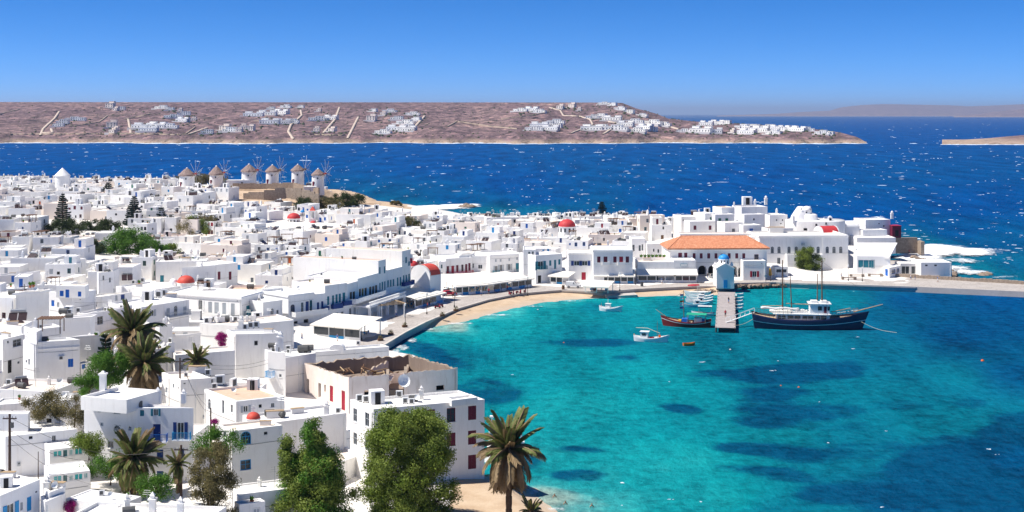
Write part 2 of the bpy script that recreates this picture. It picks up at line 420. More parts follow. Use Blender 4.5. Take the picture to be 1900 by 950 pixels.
def beach(name, inner, shore, zt, label):
    I = [onz(*p, zt) for p in inner]; S = [onz(*p, 0) for p in shore]
    # resample both lines
    def res(L, n):
        d = [0]
        for a, b_ in zip(L, L[1:]): d.append(d[-1]+(b_-a).length)
        out_ = []
        for k in range(n):
            t = d[-1]*k/(n-1); j = max(i for i in range(len(d)) if d[i] <= t+1e-9); j = min(j, len(L)-2)
            out_.append(L[j].lerp(L[j+1], (t-d[j])/max(1e-9, d[j+1]-d[j])))
        return out_
    n = 90; I = res(I, n); S = res(S, n); rows = []
    for t in np.linspace(-0.05, 1.8, 26):
        r_ = []
        for i in range(n):
            p = I[i].lerp(S[i], t); z = zt*(1-t) if t < 1 else -0.9*(t-1)
            z += (float(fbm(p.x*0.25, p.y*0.25, 9))-0.5)*0.35*min(1, max(0, t))*(1 if t < 1.1 else .3)
            r_.append((p.x, p.y, z))
        rows.append(r_)
    V = np.array(rows).reshape(-1, 3)
    return tag(link(name, np_mesh(name, V, grid_faces(26, n)[:, ::-1], ['sand'], True)), label, kind='structure')
INNER = [(786,600),(850,572),(905,556),(960,545),(1003,541),(1041,538),(1117,541),(1182,536),(1290,531),(1328,534)]
SHORE = [(776,612),(850,599),(905,585),(960,571),(1010,561),(1060,556),(1120,553),(1190,550.5),(1280,547.5),(1333,547)]
beach('beach', INNER, SHORE, 1.2, 'curved sand beach of the harbour')
beach('near_beach', [(940,1040),(860,985),(845,930),(850,895),(880,885),(905,880)], [(1180,1040),(1062,962),(1012,930),(985,908),(960,893),(922,880)], 2.4, 'sand beach below the palm')

# ------------------------------------------------------------------ sea: one sheet to the horizon; depth and seagrass of the bed under it as attributes
pxc = np.concatenate([np.linspace(-2600, -150, 40, endpoint=False), np.arange(-150, 2050, 8), np.linspace(2050, 4500, 40)])
pyr = np.concatenate([[212.4, 212.6, 212.9, 213.2, 213.6], np.arange(214, 420, 2.5), np.arange(420, 960, 3), np.linspace(965, 1900, 30)])
PX, PY = np.meshgrid(pxc, pyr)
Ys = CAM_H*FPX/(PY-HOR); Xs = (PX-950)/FPX*Ys
DC = np.array([(850,603,.02),(905,589,.02),(960,575,.02),(1010,565,.02),(1060,560,.03),(1120,556,.05),(1200,553,.08),(1280,550,.1),(800,612,.03),(790,622,.22),(900,600,.16),(1000,575,.14),(1100,568,.28),(1250,562,.28),(1100,620,.32),(1000,650,.25),(940,720,.28),(1050,750,.14),(1000,850,.13),(1015,925,.03),(1065,945,.06),(1100,890,.13),
  (1250,850,.13),(1200,700,.20),(1250,640,.32),(1350,650,.34),(1400,555,.24),(1450,548,.16),(1550,565,.34),(1500,640,.42),(1600,585,.6),(1700,560,.78),(1860,560,.85),(1800,620,.78),(1900,690,.72),(1750,700,.42),
  (1650,660,.48),(1750,780,.34),(1860,850,.75),(1600,840,.38),(1400,800,.24),(1300,930,.13),(1480,950,.36),(1700,930,.7),(1900,930,.8),(1650,730,.36),(850,660,.35),(780,645,.3),
  (800,300,1),(1400,330,1),(300,300,1),(1800,380,1),(100,240,1),(800,393,.52),(900,400,.46),(1000,393,.62),(1100,393,.78),(850,370,.85),(1000,370,.95),(950,340,1),(1740,480,.42),(1810,500,.40),(1860,520,.45),
  (1700,450,.55),(1850,450,.8),(1890,490,.65),(1780,430,.9),(1600,400,1),(1250,380,1),(600,270,.98),(1200,268,.95),(1500,262,.95),(2000,400,1),(2000,600,.9),(500,235,1),(1650,240,1),(1900,225,1),(0,300,1),(-600,300,1),(2500,300,1),(900,1050,.05),(1500,1100,.6),(2300,900,.9)], float)
d2 = (PX[..., None]-DC[:, 0])**2*0.35+(2.0*(PY[..., None]-DC[:, 1]))**2+60
wg = d2**-1.7; depth = (wg*DC[:, 2]).sum(-1)/wg.sum(-1)
depth = np.clip(depth+0.10*(fbm(Xs*0.02, Ys*0.012, 3)-0.47)*np.clip(1-depth, 0, 1)*2, 0, 1)
WP = [(1490,690,125,20,-.10,.95),(1560,672,60,12,-.05,.7),(1420,735,110,22,.08,.9),(1460,765,155,24,.03,1.0),(1270,761,52,11,.12,.9),(1540,788,70,12,0,.5),(1660,752,60,9,0,.55),(1800,747,32,9,0,.5),(1440,838,105,13,.10,.85),
      (1435,880,95,12,.14,.7),(1620,840,120,16,-.05,.6),(1760,850,150,34,-.22,.95),(1870,800,60,26,-.2,.9),(1650,915,190,26,-.02,.95),(1820,905,130,50,0,.9),(1068,832,56,10,.02,.85),(1074,883,52,11,.02,.75),(1120,636,80,8,0,.7),(1160,663,32,6,0,.55),
      (830,670,75,16,.35,.75),(895,725,52,28,.25,.7),(950,770,36,20,0,.45),(965,850,40,20,0,.6),(1800,650,110,24,0,.5),(1330,693,40,6,-.05,.5),(1290,625,140,4,0,.35),(1480,617,130,6,0,.45),(1580,606,30,5,0,.5)]
weed = np.zeros_like(PX)
for cx_, cy_, rx, ry, sl, st in WP:
    u = (PX-cx_)/rx; v = (PY-cy_-sl*(PX-cx_))/ry
    nz = (fbm(Xs*0.05, Ys*0.06, 11)-0.47)*2.6
    weed = np.maximum(weed, st*np.clip((1.25-np.hypot(u, v)+nz)*1.6, 0, 1))
V = np.stack([Xs, Ys, np.zeros_like(Xs)], -1).reshape(-1, 3)
me = np_mesh('sea', V, grid_faces(len(pyr), len(pxc))[:, ::-1], [], True)
for nm, arr in (('depth', depth), ('seagrass', weed)):
    a = me.attributes.new(nm, 'FLOAT', 'POINT'); a.data.foreach_set('value', arr.ravel().astype(np.float32))
m, nt_, b = newmat('sea_water'); me.materials.append(m)
p = worldpos(nt_)
ad = N(nt_, 'ShaderNodeAttribute', attribute_name='depth').outputs['Fac']; aw = N(nt_, 'ShaderNodeAttribute', attribute_name='seagrass').outputs['Fac']
n0 = noise(nt_, mapped(nt_, p, (0.05, 0.035, 1)), 1.0, 6, 0.65)
n1 = noise(nt_, mapped(nt_, p, (0.42, 0.40, 1)), 1.0, 7, 0.72)       # wind waves, crests across the view
n2 = noise(nt_, mapped(nt_, p, (0.055, 0.012, 1)), 1.0, 5, 0.65)   # long swell
dd = math_(nt_, 'ADD', ad, math_(nt_, 'MULTIPLY', math_(nt_, 'SUBTRACT', n0, 0.5), 0.14))
rd = ramp(nt_, [(0.0, (0.30, 0.42, 0.36)), (0.05, (0.035, 0.33, 0.34)), (0.10, (0.006, 0.25, 0.275)), (0.16, (0.003, 0.222, 0.255)), (0.34, (0.002, 0.150, 0.210)), (0.55, (0.002, 0.102, 0.19)), (0.78, (0.001, 0.068, 0.185)), (1.0, (0.0002, 0.058, 0.222))])
nt_.links.new(dd, rd.inputs[0])
n3 = noise(nt_, mapped(nt_, p, (0.085, 0.10, 1)), 1.0, 8, 0.74); mr_ = N(nt_, 'ShaderNodeMapRange'); mr_.interpolation_type = 'SMOOTHSTEP'; mr_.inputs['From Min'].default_value = 0.14; mr_.inputs['From Max'].default_value = 0.85
nt_.links.new(math_(nt_, 'ADD', aw, math_(nt_, 'MULTIPLY', math_(nt_, 'SUBTRACT', n3, 0.5), 1.9)), mr_.inputs[0])
ww = math_(nt_, 'MULTIPLY', math_(nt_, 'MULTIPLY', mr_.outputs[0], 0.9), math_(nt_, 'GREATER_THAN', aw, 0.02))
c = mixc(nt_, rd.outputs[0], (0.001, 0.058, 0.135), ww)
var = ramp(nt_, [(0.38, (0.42, 0.46, 0.52)), (0.5, (0.97, 0.98, 1.0)), (0.62, (1.45, 1.4, 1.34))])  # wave light and shade put into the water colour: bright crests, dark troughs
nt_.links.new(math_(nt_, 'ADD', math_(nt_, 'MULTIPLY', n1, 0.55), math_(nt_, 'MULTIPLY', n2, 0.45)), var.inputs[0])
c = mixc(nt_, c, var.outputs[0], 1.0, 'MULTIPLY')
sd = N(nt_, 'ShaderNodeBsdfDiffuse'); sg_ = N(nt_, 'ShaderNodeBsdfGlossy'); sg_.inputs['Roughness'].default_value = 0.2; sm_ = N(nt_, 'ShaderNodeMixShader'); sm_.inputs[0].default_value = 0.012; sg_.inputs[0].default_value = (0.25, 0.6, 1.0, 1)
nt_.links.new(c, sd.inputs[0]); nt_.links.new(sd.outputs[0], sm_.inputs[1]); nt_.links.new(sg_.outputs[0], sm_.inputs[2]); nt_.links.new(sm_.outputs[0], nt_.nodes['Material Output'].inputs[0])
h = math_(nt_, 'ADD', math_(nt_, 'MULTIPLY', n1, 0.7), n2)
bump(nt_, sd, h, 0.9, 1.4); nt_.links.new(sd.inputs['Normal'].links[0].from_socket, sg_.inputs['Normal'])
tag(link('sea', me), 'deep blue sea with turquoise bay', kind='structure')

# breaking crests: small ridges of foam standing on the water
m, nt_, b = newmat('foam'); b.inputs['Base Color'].default_value = (0.58, 0.68, 0.78, 1); b.inputs['Roughness'].default_value = 0.9
def crests(name, pts, label):
    Vv = []; Ff = []
    for (x, y, L, hh, wd) in pts:
        n = max(4, min(9, int(L/1.2))); i0 = len(Vv); ang = random.gauss(0.05, 0.25); ca, sa = math.cos(ang), math.sin(ang); ph = random.random()*9
        for k in range(n+1):
            t = k/n; e = math.sin(math.pi*t)**0.7; u = (t-0.5)*L; jit = math.sin(ph+t*7)*wd*0.5
            for vy, vz in ((-wd*0.5*e-0.05, 0.02), (0.0, 0.02+hh*e*random.uniform(0.35, 1.1)), (wd*0.6*e*random.uniform(.5, 1.4)+0.05, 0.02)):
                xx, yy = u, vy+jit; Vv.append((x+xx*ca-yy*sa, y+xx*sa+yy*ca, vz))
        for k in range(n):
            if random.random() < 0.16: continue
            for q in range(2):
                a = i0+k*3+q; Ff.append((a, a+3, a+4, a+1))
    return tag(link(name, np_mesh(name, np.array(Vv), np.array(Ff), ['foam'])), label, kind='stuff')
pts = []
for k in range(2600):
    px = random.uniform(-250, 2150); py = 216+random.random()**1.15*275
    Yc = CAM_H*FPX/(py-HOR); x = (px-950)/FPX*Yc
    if inside(np.array([x]), np.array([Yc]), LANDP)[0]: continue
    sc = Yc/1200.0; big = random.random() < 0.07
    L = (0.6+5.0*random.random()**2)*(2.4 if big else 1.0)*min(2.0, max(0.5, sc**0.55)); hh = random.uniform(0.05, 0.42)*(1.5 if big else 1.0)*min(2.2, max(0.4, sc**0.7))
    pts.append((x, Yc, L, hh, random.uniform(0.6, 2.2)*min(5, max(0.5, sc**1.2))))
for k in range(30):
    px = random.uniform(900, 2050); py = random.uniform(535, 965)
    Yc = CAM_H*FPX/(py-HOR); x = (px-950)/FPX*Yc
    if inside(np.array([x]), np.array([Yc]), LANDP)[0] or (px < 1320 and random.random() < 0.6): continue
    if px < 1010 and py > 850: continue
    L = random.uniform(0.2, 0.9)*(2.0 if random.random() < 0.07 else 1); pts.append((x, Yc, L, random.uniform(0.03, 0.12), random.uniform(0.1, 0.35)))
crests('whitecaps', pts, 'scattered white foam crests on the wind-blown sea')

# surf: sheets of broken foam, holes by noise
m, nt_, b = newmat('surf_foam')
p = worldpos(nt_); af = N(nt_, 'ShaderNodeAttribute', attribute_name='foam').outputs['Fac']
nn = math_(nt_, 'ADD', math_(nt_, 'MULTIPLY', noise(nt_, mapped(nt_, p, (0.16, 0.10, 0.3)), 1.0, 7, 0.72), 0.5), math_(nt_, 'MULTIPLY', noise(nt_, mapped(nt_, p, (0.6, 0.35, 1.0)), 1.0, 7, 0.75), 0.6))
th = N(nt_, 'ShaderNodeMapRange'); th.inputs['From Min'].default_value = 0.49; th.inputs['From Max'].default_value = 0.70
nt_.links.new(math_(nt_, 'ADD', nn, math_(nt_, 'MULTIPLY', math_(nt_, 'SUBTRACT', af, 0.5), 0.55)), th.inputs[0])
b.inputs['Base Color'].default_value = (0.82, 0.85, 0.87, 1); b.inputs['Roughness'].default_value = 0.9
tr = N(nt_, 'ShaderNodeBsdfTransparent'); mx = N(nt_, 'ShaderNodeMixShader')
nt_.links.new(th.outputs[0], mx.inputs[0]); nt_.links.new(tr.outputs[0], mx.inputs[1]); nt_.links.new(b.outputs[0], mx.inputs[2])
nt_.links.new(mx.outputs[0], nt_.nodes['Material Output'].inputs[0])
def surf(name, blobs, bounds, label, hgt=0.7, step=(4, 1.2)):
    """blobs: (px,py,rx,ry,strength) laid on the water"""
    px = np.arange(bounds[0], bounds[2]+1, step[0]); py = np.arange(bounds[1], bounds[3]+.1, step[1]); A, B = np.meshgrid(px, py)
    Yy = CAM_H*FPX/(B-HOR); Xx = (A-950)/FPX*Yy; fo = np.zeros_like(A)
    for bx, by, rx, ry, st in blobs: fo = np.maximum(fo, st*np.clip(1.5*(1-np.hypot((A-bx)/rx, (B-by)/ry)), 0, 1))
    zz = 0.12+fo*hgt*(fbm(Xx*0.12, Yy*0.09, 21)*1.6-0.1).clip(0)
    V = np.stack([Xx, Yy, zz], -1).reshape(-1, 3); F = grid_faces(len(py), len(px)); keep = fo.ravel()[F].max(1) > 0.02
    me = np_mesh(name, V, F[keep][:, ::-1], ['surf_foam'], True)
    a = me.attributes.new('foam', 'FLOAT', 'POINT'); a.data.foreach_set('value', fo.ravel().astype(np.float32))
    return tag(link(name, me), label, kind='stuff')
surf('surf', [(1735,467,92,17,1.0),(1800,470,80,12,.8),(1705,480,70,15,.95),(1780,485,65,8,.55),(1740,500,95,10,.85),(1800,507,60,7,.7),(1690,458,40,6,.9),(1850,466,50,4,.45),(1870,516,60,5,.45)], (1640,440,1910,526), 'white surf breaking on the rocks beyond the pier', 1.2)
surf('surf', [(800,386,100,5.5,1.1),(850,383,55,5,1.1),(760,393,60,6,.95),(880,381,20,3,.8),(740,381,30,3,.8),(800,396,60,4,.5)], (715,374,930,404), 'surf around the small rock behind the town', 0.8, (3, 0.6))
surf('surf', [(745,646,24,9,.62),(765,632,16,10,.55),(735,652,16,8,.62),(790,612,40,4,.55),(850,601,60,3,.52),(920,585,60,3,.52),(985,569,50,2.6,.5),(1050,559,60,2.2,.5),(1130,554,60,2.0,.48),(1250,550,80,1.8,.48),(1030,947,60,7,.5),(990,915,20,9,.5)], (720,540,1330,962), 'thin foam line washing up the harbour beach', 0.06, (3, 1.0))
# ------------------------------------------------------------------ the coast across the water
m, nt_, b = newmat('scrub_hill')
p = worldpos(nt_); sz = N(nt_, 'ShaderNodeSeparateXYZ'); nt_.links.new(p, sz.inputs[0])
f1 = noise(nt_, mapped(nt_, p, (0.006, 0.004, 0.02)), 1.0, 7, 0.7); f2 = noise(nt_, mapped(nt_, p, (0.06, 0.035, 0.10)), 1.0, 6, 0.75)
r1 = ramp(nt_, [(0.30, (0.15, 0.100, 0.108)), (0.5, (0.215, 0.145, 0.150)), (0.7, (0.31, 0.215, 0.195))]); nt_.links.new(f1, r1.inputs[0])
r2 = ramp(nt_, [(0.36, (0.16, 0.18, 0.20)), (0.46, (0.72, 0.72, 0.74)), (0.55, (1.1, 1.1, 1.1)), (0.66, (2.2, 2.0, 1.8))]); nt_.links.new(f2, r2.inputs[0])
c = mixc(nt_, r1.outputs[0], r2.outputs[0], 1.0, 'MULTIPLY')
vo = N(nt_, 'ShaderNodeTexVoronoi'); vo.feature = 'DISTANCE_TO_EDGE'; vo.inputs['Scale'].default_value = 1.0
nt_.links.new(mapped(nt_, p, (0.010, 0.0055, 0.0)), vo.inputs['Vector'])
wl = ramp(nt_, [(0.012, (1, 1, 1)), (0.03, (0, 0, 0))]); nt_.links.new(vo.outputs[0], wl.inputs[0])
c = mixc(nt_, c, (0.10, 0.075, 0.07), math_(nt_, 'MULTIPLY', wl.outputs[0], 0.6))
lowm = N(nt_, 'ShaderNodeMapRange'); lowm.inputs['From Min'].default_value = 3; lowm.inputs['From Max'].default_value = 8; lowm.inputs['To Min'].default_value = 1; lowm.inputs['To Max'].default_value = 0
nt_.links.new(math_(nt_, 'ADD', sz.outputs[2], math_(nt_, 'MULTIPLY', math_(nt_, 'SUBTRACT', f2, 0.5), 26)), lowm.inputs[0])
rk = ramp(nt_, [(0.34, (0.14, 0.11, 0.095)), (0.48, (0.42, 0.31, 0.235)), (0.68, (0.58, 0.46, 0.36))]); nt_.links.new(f2, rk.inputs[0])
c = mixc(nt_, c, rk.outputs[0], lowm.outputs[0])
nt_.links.new(c, b.inputs['Base Color']); b.inputs['Roughness'].default_value = 0.95; b.inputs['Specular IOR Level'].default_value = 0.1
bump(nt_, b, f2, 1.0, 7.0)
plain('pale_track', (0.50, 0.41, 0.34), 0.95, 0.15, 0.05)

SKX = [-1500, 1135, 1155, 1180, 1215, 1240, 1290, 1340, 1420, 1500, 1560, 1590, 1606]
SKY_ = [188, 190.2, 191, 201, 210, 220, 225.5, 228, 232, 238, 246, 254, 262.5]
DPX = [-1500, 900, 1150, 1240, 1400, 1550, 1606]; DPV = [1250, 1150, 900, 650, 420, 160, 10]
def far_z(px, t):
    """height of the far hill at a bearing, t = 0 at its shore and 1 at its ridge"""
    ysh = 2182+30*np.sin(px*0.011)+18*np.sin(px*0.037)+8*np.sin(px*0.11)
    Yr = ysh+np.interp(px, DPX, DPV); Yy = ysh+(Yr-ysh)*t
    Zr = CAM_H-(np.interp(px, SKX, SKY_)-HOR)/FPX*Yr
    tc = np.clip(t, 0, 1); lip = np.minimum(7.0, 0.45*Zr)
    Zz = lip*np.clip(t*(Yr-ysh)/30.0, 0, 1)**0.6+(Zr-lip)*(0.35*tc+0.65*tc**0.75)
    Xx = (px-950)/FPX*Yy
    amp = np.clip((Yr-ysh)/600, 0.1, 1)*np.sin(np.pi*np.clip(t, 0, 1))**0.7
    Zz = Zz+(fbm(Xx*0.008, Yy*0.006, 31)-0.47)*20*amp+(fbm(Xx*0.05, Yy*0.035, 33)-0.47)*5*amp
    Zz = np.where(t < 0.06, Zz+(fbm(Xx*0.12, Yy*0.08, 35)-0.5)*5*np.clip(t/0.02, 0, 1), Zz)
    Zz = np.where(t > 1, Zz-(t-1)*Zr*2.6, Zz); Zz = np.where(t < 0, t*60, Zz)
    return Xx, Yy, Zz
pc = np.concatenate([np.linspace(-1500, -160, 60, endpoint=False), np.arange(-160, 1610, 4.0)]); tt = np.concatenate([[-0.03], np.linspace(0, 0.12, 22), np.linspace(0.13, 1.0, 80), [1.1, 1.25, 1.45]])
PXf, Tf = np.meshgrid(pc, tt); Xf, Yf, Zf = far_z(PXf, Tf)
tag(link('far_hillside', np_mesh('far_hillside', np.stack([Xf, Yf, Zf], -1).reshape(-1, 3), grid_faces(len(tt), len(pc)), ['scrub_hill'], False)), 'dry purple-brown hillside across the strait', kind='structure')
_tt = np.linspace(0.0, 1.0, 260)
def far_at(px, py):
    Xx, Yy, Zz = far_z(np.full_like(_tt, px), _tt); rows = HOR+FPX*(CAM_H-Zz)/Yy
    k = int(np.argmax(rows <= py)) if (rows <= py).any() else len(rows)-1
    return Vector((Xx[k], Yy[k], Zz[k]))
# low headland on the right, and the hazy islands behind
def island(name, sk, Y0, depthm, label, mat='scrub_hill', low=0.0):
    px = np.arange(sk[0][0], sk[-1][0]+1, 6.0); t = np.linspace(-0.1, 1.3, 26); A, T = np.meshgrid(px, t)
    row = np.interp(A, [s_[0] for s_ in sk], [s_[1] for s_ in sk]); Yy = Y0+depthm*T; Xx = (A-950)/FPX*Yy
    Zr = np.maximum(0.5, CAM_H-(row-HOR)/FPX*(Y0+depthm)); tc = np.clip(T, 0, 1)
    Zz = Zr*tc**0.55*(1+0.0*T)+(fbm(Xx*40.0/Y0, Yy*25.0/Y0, 41)-0.47)*Zr*0.5*np.sin(np.pi*tc)
    Zz = np.where(T < 0, T*30, Zz); Zz = np.where(T > 1, Zr*(1-(T-1)*4), Zz)
    return tag(link(name, np_mesh(name, np.stack([Xx, Yy, Zz], -1).reshape(-1, 3), grid_faces(len(t), len(px)), [mat], True)), label, kind='structure')
island('headland', [(1748,266),(1765,263),(1790,259),(1830,256.5),(1870,252.5),(1900,250),(2000,246),(2200,240)], 2090, 330, 'low tan headland on the right')
island('distant_island', [(1330,214.5),(1400,212.5),(1440,211),(1480,208),(1540,205),(1560,199),(1600,194.5),(1640,192.5),(1700,194),(1760,195),(1800,197),(1850,195),(1900,193),(2100,190),(2600,200)], 25000, 3500, 'hazy lilac island on the horizon')
island('distant_island', [(1770,216),(1810,212),(1840,208),(1870,204.5),(1900,202),(2050,198),(2300,205)], 19000, 1300, 'paler low shore in front of the hazy island')
# surf along the far shore
mbs = MB(); Vv = []; Ff = []
for a0, a1, fn in ((-700, 1612, lambda q: far_z(np.array([q]), np.array([0.0]))), (1745, 2200, None)):
    i0 = len(Vv); qs = np.arange(a0, a1, 3.0)
    for q in qs:
        if fn: x, y, _ = fn(q); y = float(y[0])
        else: y = 2090
        wd = 5+30*max(0, float(fbm(q*0.05, 0.5, 51))-0.35)*2
        hh = 0.3+3.2*max(0, float(fbm(q*0.13, 3.5, 53))-0.38)
        yb = y+4
        for yy, zz in ((y-wd, 0.06), (y-2, hh), (yb, hh*0.7)): Vv.append(((q-950)/FPX*yy, yy, zz))
    for k in range(len(qs)-1):
        for r_ in range(2): a = i0+k*3+r_; Ff.append((a, a+3, a+4, a+1))
tag(link('shore_foam', np_mesh('shore_foam', np.array(Vv), np.array(Ff), ['foam'])), 'white line of foam along the far shore', kind='stuff')

# tracks and walled roads on the hill
def track(pts, wd, mat='pale_track', name='dirt_track', label=None):
    P = []
    for (a, b_), (c_, d_) in zip(pts, pts[1:]):
        n = max(2, int(math.hypot(c_-a, d_-b_)/3))
        for k in range(n): P.append(far_at(a+(c_-a)*k/n, b_+(d_-b_)*k/n))
    P.append(far_at(*pts[-1])); Vv = []; Ff = []
    for i, p in enumerate(P):
        d = P[min(i+1, len(P)-1)]-P[max(0, i-1)]; d.z = 0; d.normalize(); nrm = Vector((-d.y, d.x, 0))*wd/2
        for sgn in (-1, 1):
            Vv.append((p.x+nrm.x*sgn, p.y+nrm.y*sgn, p.z+1.6))
        for sgn in (-1, 1): Vv.append((p.x+nrm.x*sgn, p.y+nrm.y*sgn, p.z-2.5))
    for i in range(len(P)-1):
        a = i*4; Ff += [(a, a+4, a+5, a+1), (a+2, a+6, a+4, a), (a+1, a+5, a+7, a+3)]
    return tag(link(name, np_mesh(name, np.array(Vv), np.array(Ff), [mat])), label, kind='structure')
for pts in ([(238,222),(243,248)],[(558,205),(560,215),(540,232),(535,245),(545,260)],[(665,218),(645,258)],[(75,252),(80,240),(100,222),(110,208)],[(788,216),(762,245)],
            [(1020,200),(1040,206),(1045,215),(1075,216),(1095,222),(1100,232),(1060,248)],[(630,200),(622,222),(600,248)],[(1130,226),(1150,230),(1120,250)],[(385,238),(350,250)],[(95,240),(98,247),(78,247)],[(1180,222),(1230,232),(1260,240)]):
    track(pts, 4.2 if pts[0][0] != 1020 else 3.2)
for pts in ([(20,250),(240,249),(350,251)],[(130,236),(185,227),(200,215)],[(230,222),(280,212)],[(345,249),(362,237)],[(0,212),(35,204)],[(560,250),(640,252)],[(830,236),(848,226),(900,234),(960,240)],[(930,222),(990,214),(1020,208)],[(470,225),(520,224)]):
    track(pts, 2.2, 'raw_stone', 'field_wall')
for o in COL.objects:
    if o.name.startswith('field_wall'): o['kind'] = 'structure'

# villas: six kinds, then copies
def villa_proto(kind):
    t = thing('hillside_villa', '', 'villa', group='white villas on the far hillside'); wm = 'white_plaster' if kind not in (3, 5) else 'cream_plaster'
    blocks = {0: [(0,0,16,9,6.5),(-11,1,8,8,4)], 1: [(-9,0,12,9,4.5),(3,2,14,9,7),(14,0,9,8,4)], 2: [(0,0,30,8,5.5),(-8,5,10,7,8.5),(10,5,10,7,8)], 3: [(0,0,13,11,7),(2,3,8,7,10)], 4: [(-14,0,9,8,5),(-4,0,9,8,5.6),(6,0,9,8,5),(16,1,9,8,5.6)], 5: [(0,0,10,9,5),(0,4,7,6,8)]}[kind]
    for (x, y, w_, d_, h_) in blocks:
        mb = MB(); mb.tbox((x, y, -4), (w_, d_, h_+4), wm); mb.tbox((x, y, h_), (w_+0.5, d_+0.5, 0.35), wm); wl_ = mb.build('wall', t)
        n = max(1, int(w_/4.0))
        for q in range(n):
            mw = MB(); wx = x-w_/2+(q+0.5)*w_/n
            for zz in ([1.0] if h_ < 6 else [0.9, 4.0]):
                mw.box((wx-0.6, y-d_/2-0.06, zz), (wx+0.6, y-d_/2+0.1, zz+2.0), 'dark_glass'); mw.box((wx-1.2, y-d_/2-0.16, zz+2.1), (wx+1.2, y-d_/2, zz+2.3), wm)
            mw.build('window', wl_)
    mt = MB(); xs = [b_[0]-b_[2]/2 for b_ in blocks]; xe = [b_[0]+b_[2]/2 for b_ in blocks]
    mt.box((min(xs)-2, -13, -6), (max(xe)+2, -5, -0.4), 'grey_plaster'); mt.box((min(xs)-2, -13, -0.4), (max(xe)+2, -12.6, 0.5), wm); mt.build('terrace', t)
    return t
VP = [villa_proto(k) for k in range(6)]
# px, py, size, kind
VL = [(120,228,1.0,0),(135,222,.9,1),(152,222,.8,0),(112,233,.8,0),(205,198,1.1,3),(215,203,.9,5),(225,202,.9,0),(208,235,1.1,3),(210,245,.9,5),(215,241,.8,5),(265,236,1.0,2),(290,235,1.0,2),(310,236,.9,1),(275,242,.8,2),(300,200,.9,1),(318,203,.8,0),(335,205,.8,5),(345,212,.9,0),(320,217,.8,1),(338,224,.8,2),(360,222,.8,5),
      (388,246,.8,0),(418,240,1.0,3),(430,243,.9,0),(452,238,1.0,5),(465,240,.9,3),(445,243,.9,5),(470,214,1.0,2),(495,212,1.0,2),(520,210,1.0,2),(505,202,.8,0),(530,198,.8,1),(500,228,1.0,2),(525,228,1.0,2),(540,226,.8,1),(590,222,1.0,1),(612,220,1.0,2),(588,242,.9,5),(617,242,.9,5),(592,205,.8,5),(560,198,.7,0),
      (690,222,1.0,3),(712,212,.9,5),(695,205,.8,0),(722,207,.9,1),(740,220,.9,0),(752,228,1.0,1),(735,240,.9,2),(755,242,.9,2),(765,212,.8,1),(775,222,.8,0),(710,246,.8,1),(760,236,.8,0),
      (965,205,.9,1),(985,204,.8,2),(1000,207,.8,1),(1040,200,.9,3),(1062,197,.9,3),(1075,203,.8,5),(1000,236,1.0,2),(1015,231,.9,1),(1030,227,.9,1),(1035,235,.9,0),(1020,240,.9,2),(990,240,.8,1),
      (1100,218,.9,1),(1118,216,.9,0),(1135,222,.9,2),(1098,240,1.0,2),(1115,237,.9,1),(1140,240,1.0,1),(1160,232,.9,2),(1175,226,.9,1),(1150,202,.8,1),(1140,194,.7,0),(1120,192,.7,1),(1170,208,.8,0),(1190,214,.7,1),(1210,228,.9,1),(1195,238,.9,2),(1180,243,.8,1),(1212,241,.8,0),(1230,232,.8,1),
      (1310,231,.9,2),(1330,229,.9,2),(1350,228,.8,0),(1300,244,1.0,2),(1325,245,1.0,2),(1268,243,.7,1),(1378,237,.9,1),(1400,236,.9,0),(1410,243,1.0,2),(1385,246,.9,2),(1425,236,.9,1),(1440,238,.8,2),(1450,241,.8,1),(1465,240,.8,2),(1480,241,.8,2),(1495,241,.7,1),(1435,247,.9,1),(1395,241,.8,0),(1360,244,.7,5),(1540,248,.7,0),(1525,247,.7,1)]
ORD = ['first','second','third','fourth','fifth','sixth','seventh','eighth','ninth','tenth','eleventh','twelfth','thirteenth','fourteenth','fifteenth','sixteenth','seventeenth','eighteenth','nineteenth','twentieth']
VKIND = ['boxy two-part villa','stepped three-block villa','long low villa','pinkish square villa','joined cubic houses','small cream cottage']
zones = [(0,360,'on far slope above left-hand town'),(360,660,'on far slope above the windmills'),(660,900,'on far slope beside the bare hillside'),(900,1100,'below the flat ridge end'),(1100,1260,'where the far ridge drops seaward'),(1260,1700,'on the thin far headland')]
cnt = {}; used = set()
for (a, b_, s_, k) in sorted(VL, key=lambda q: q[0]):
    p = far_at(a, b_+2.0); o = VP[k] if k not in used else copy_tree(VP[k]); used.add(k)
    o.location = (p.x, p.y, p.z+0.5); o.rotation_euler = (0, 0, random.uniform(-0.7, -0.1)-(a-950)/FPX); s_ *= 1.22; o.scale = (s_*random.uniform(.8, 1.15), s_, s_*random.uniform(0.9, 1.1))
    zi = [i for i, z_ in enumerate(zones) if z_[0] <= a < z_[1]][0]; n = cnt.get((zi, k), 0); cnt[(zi, k)] = n+1
    o['label'] = f"{VKIND[k]}, {ORD[n]} from left {zones[zi][2]}"
for k in range(6):
    if k not in used:
        for c_ in list(VP[k].children_recursive)+[VP[k]]: bpy.data.objects.remove(c_)
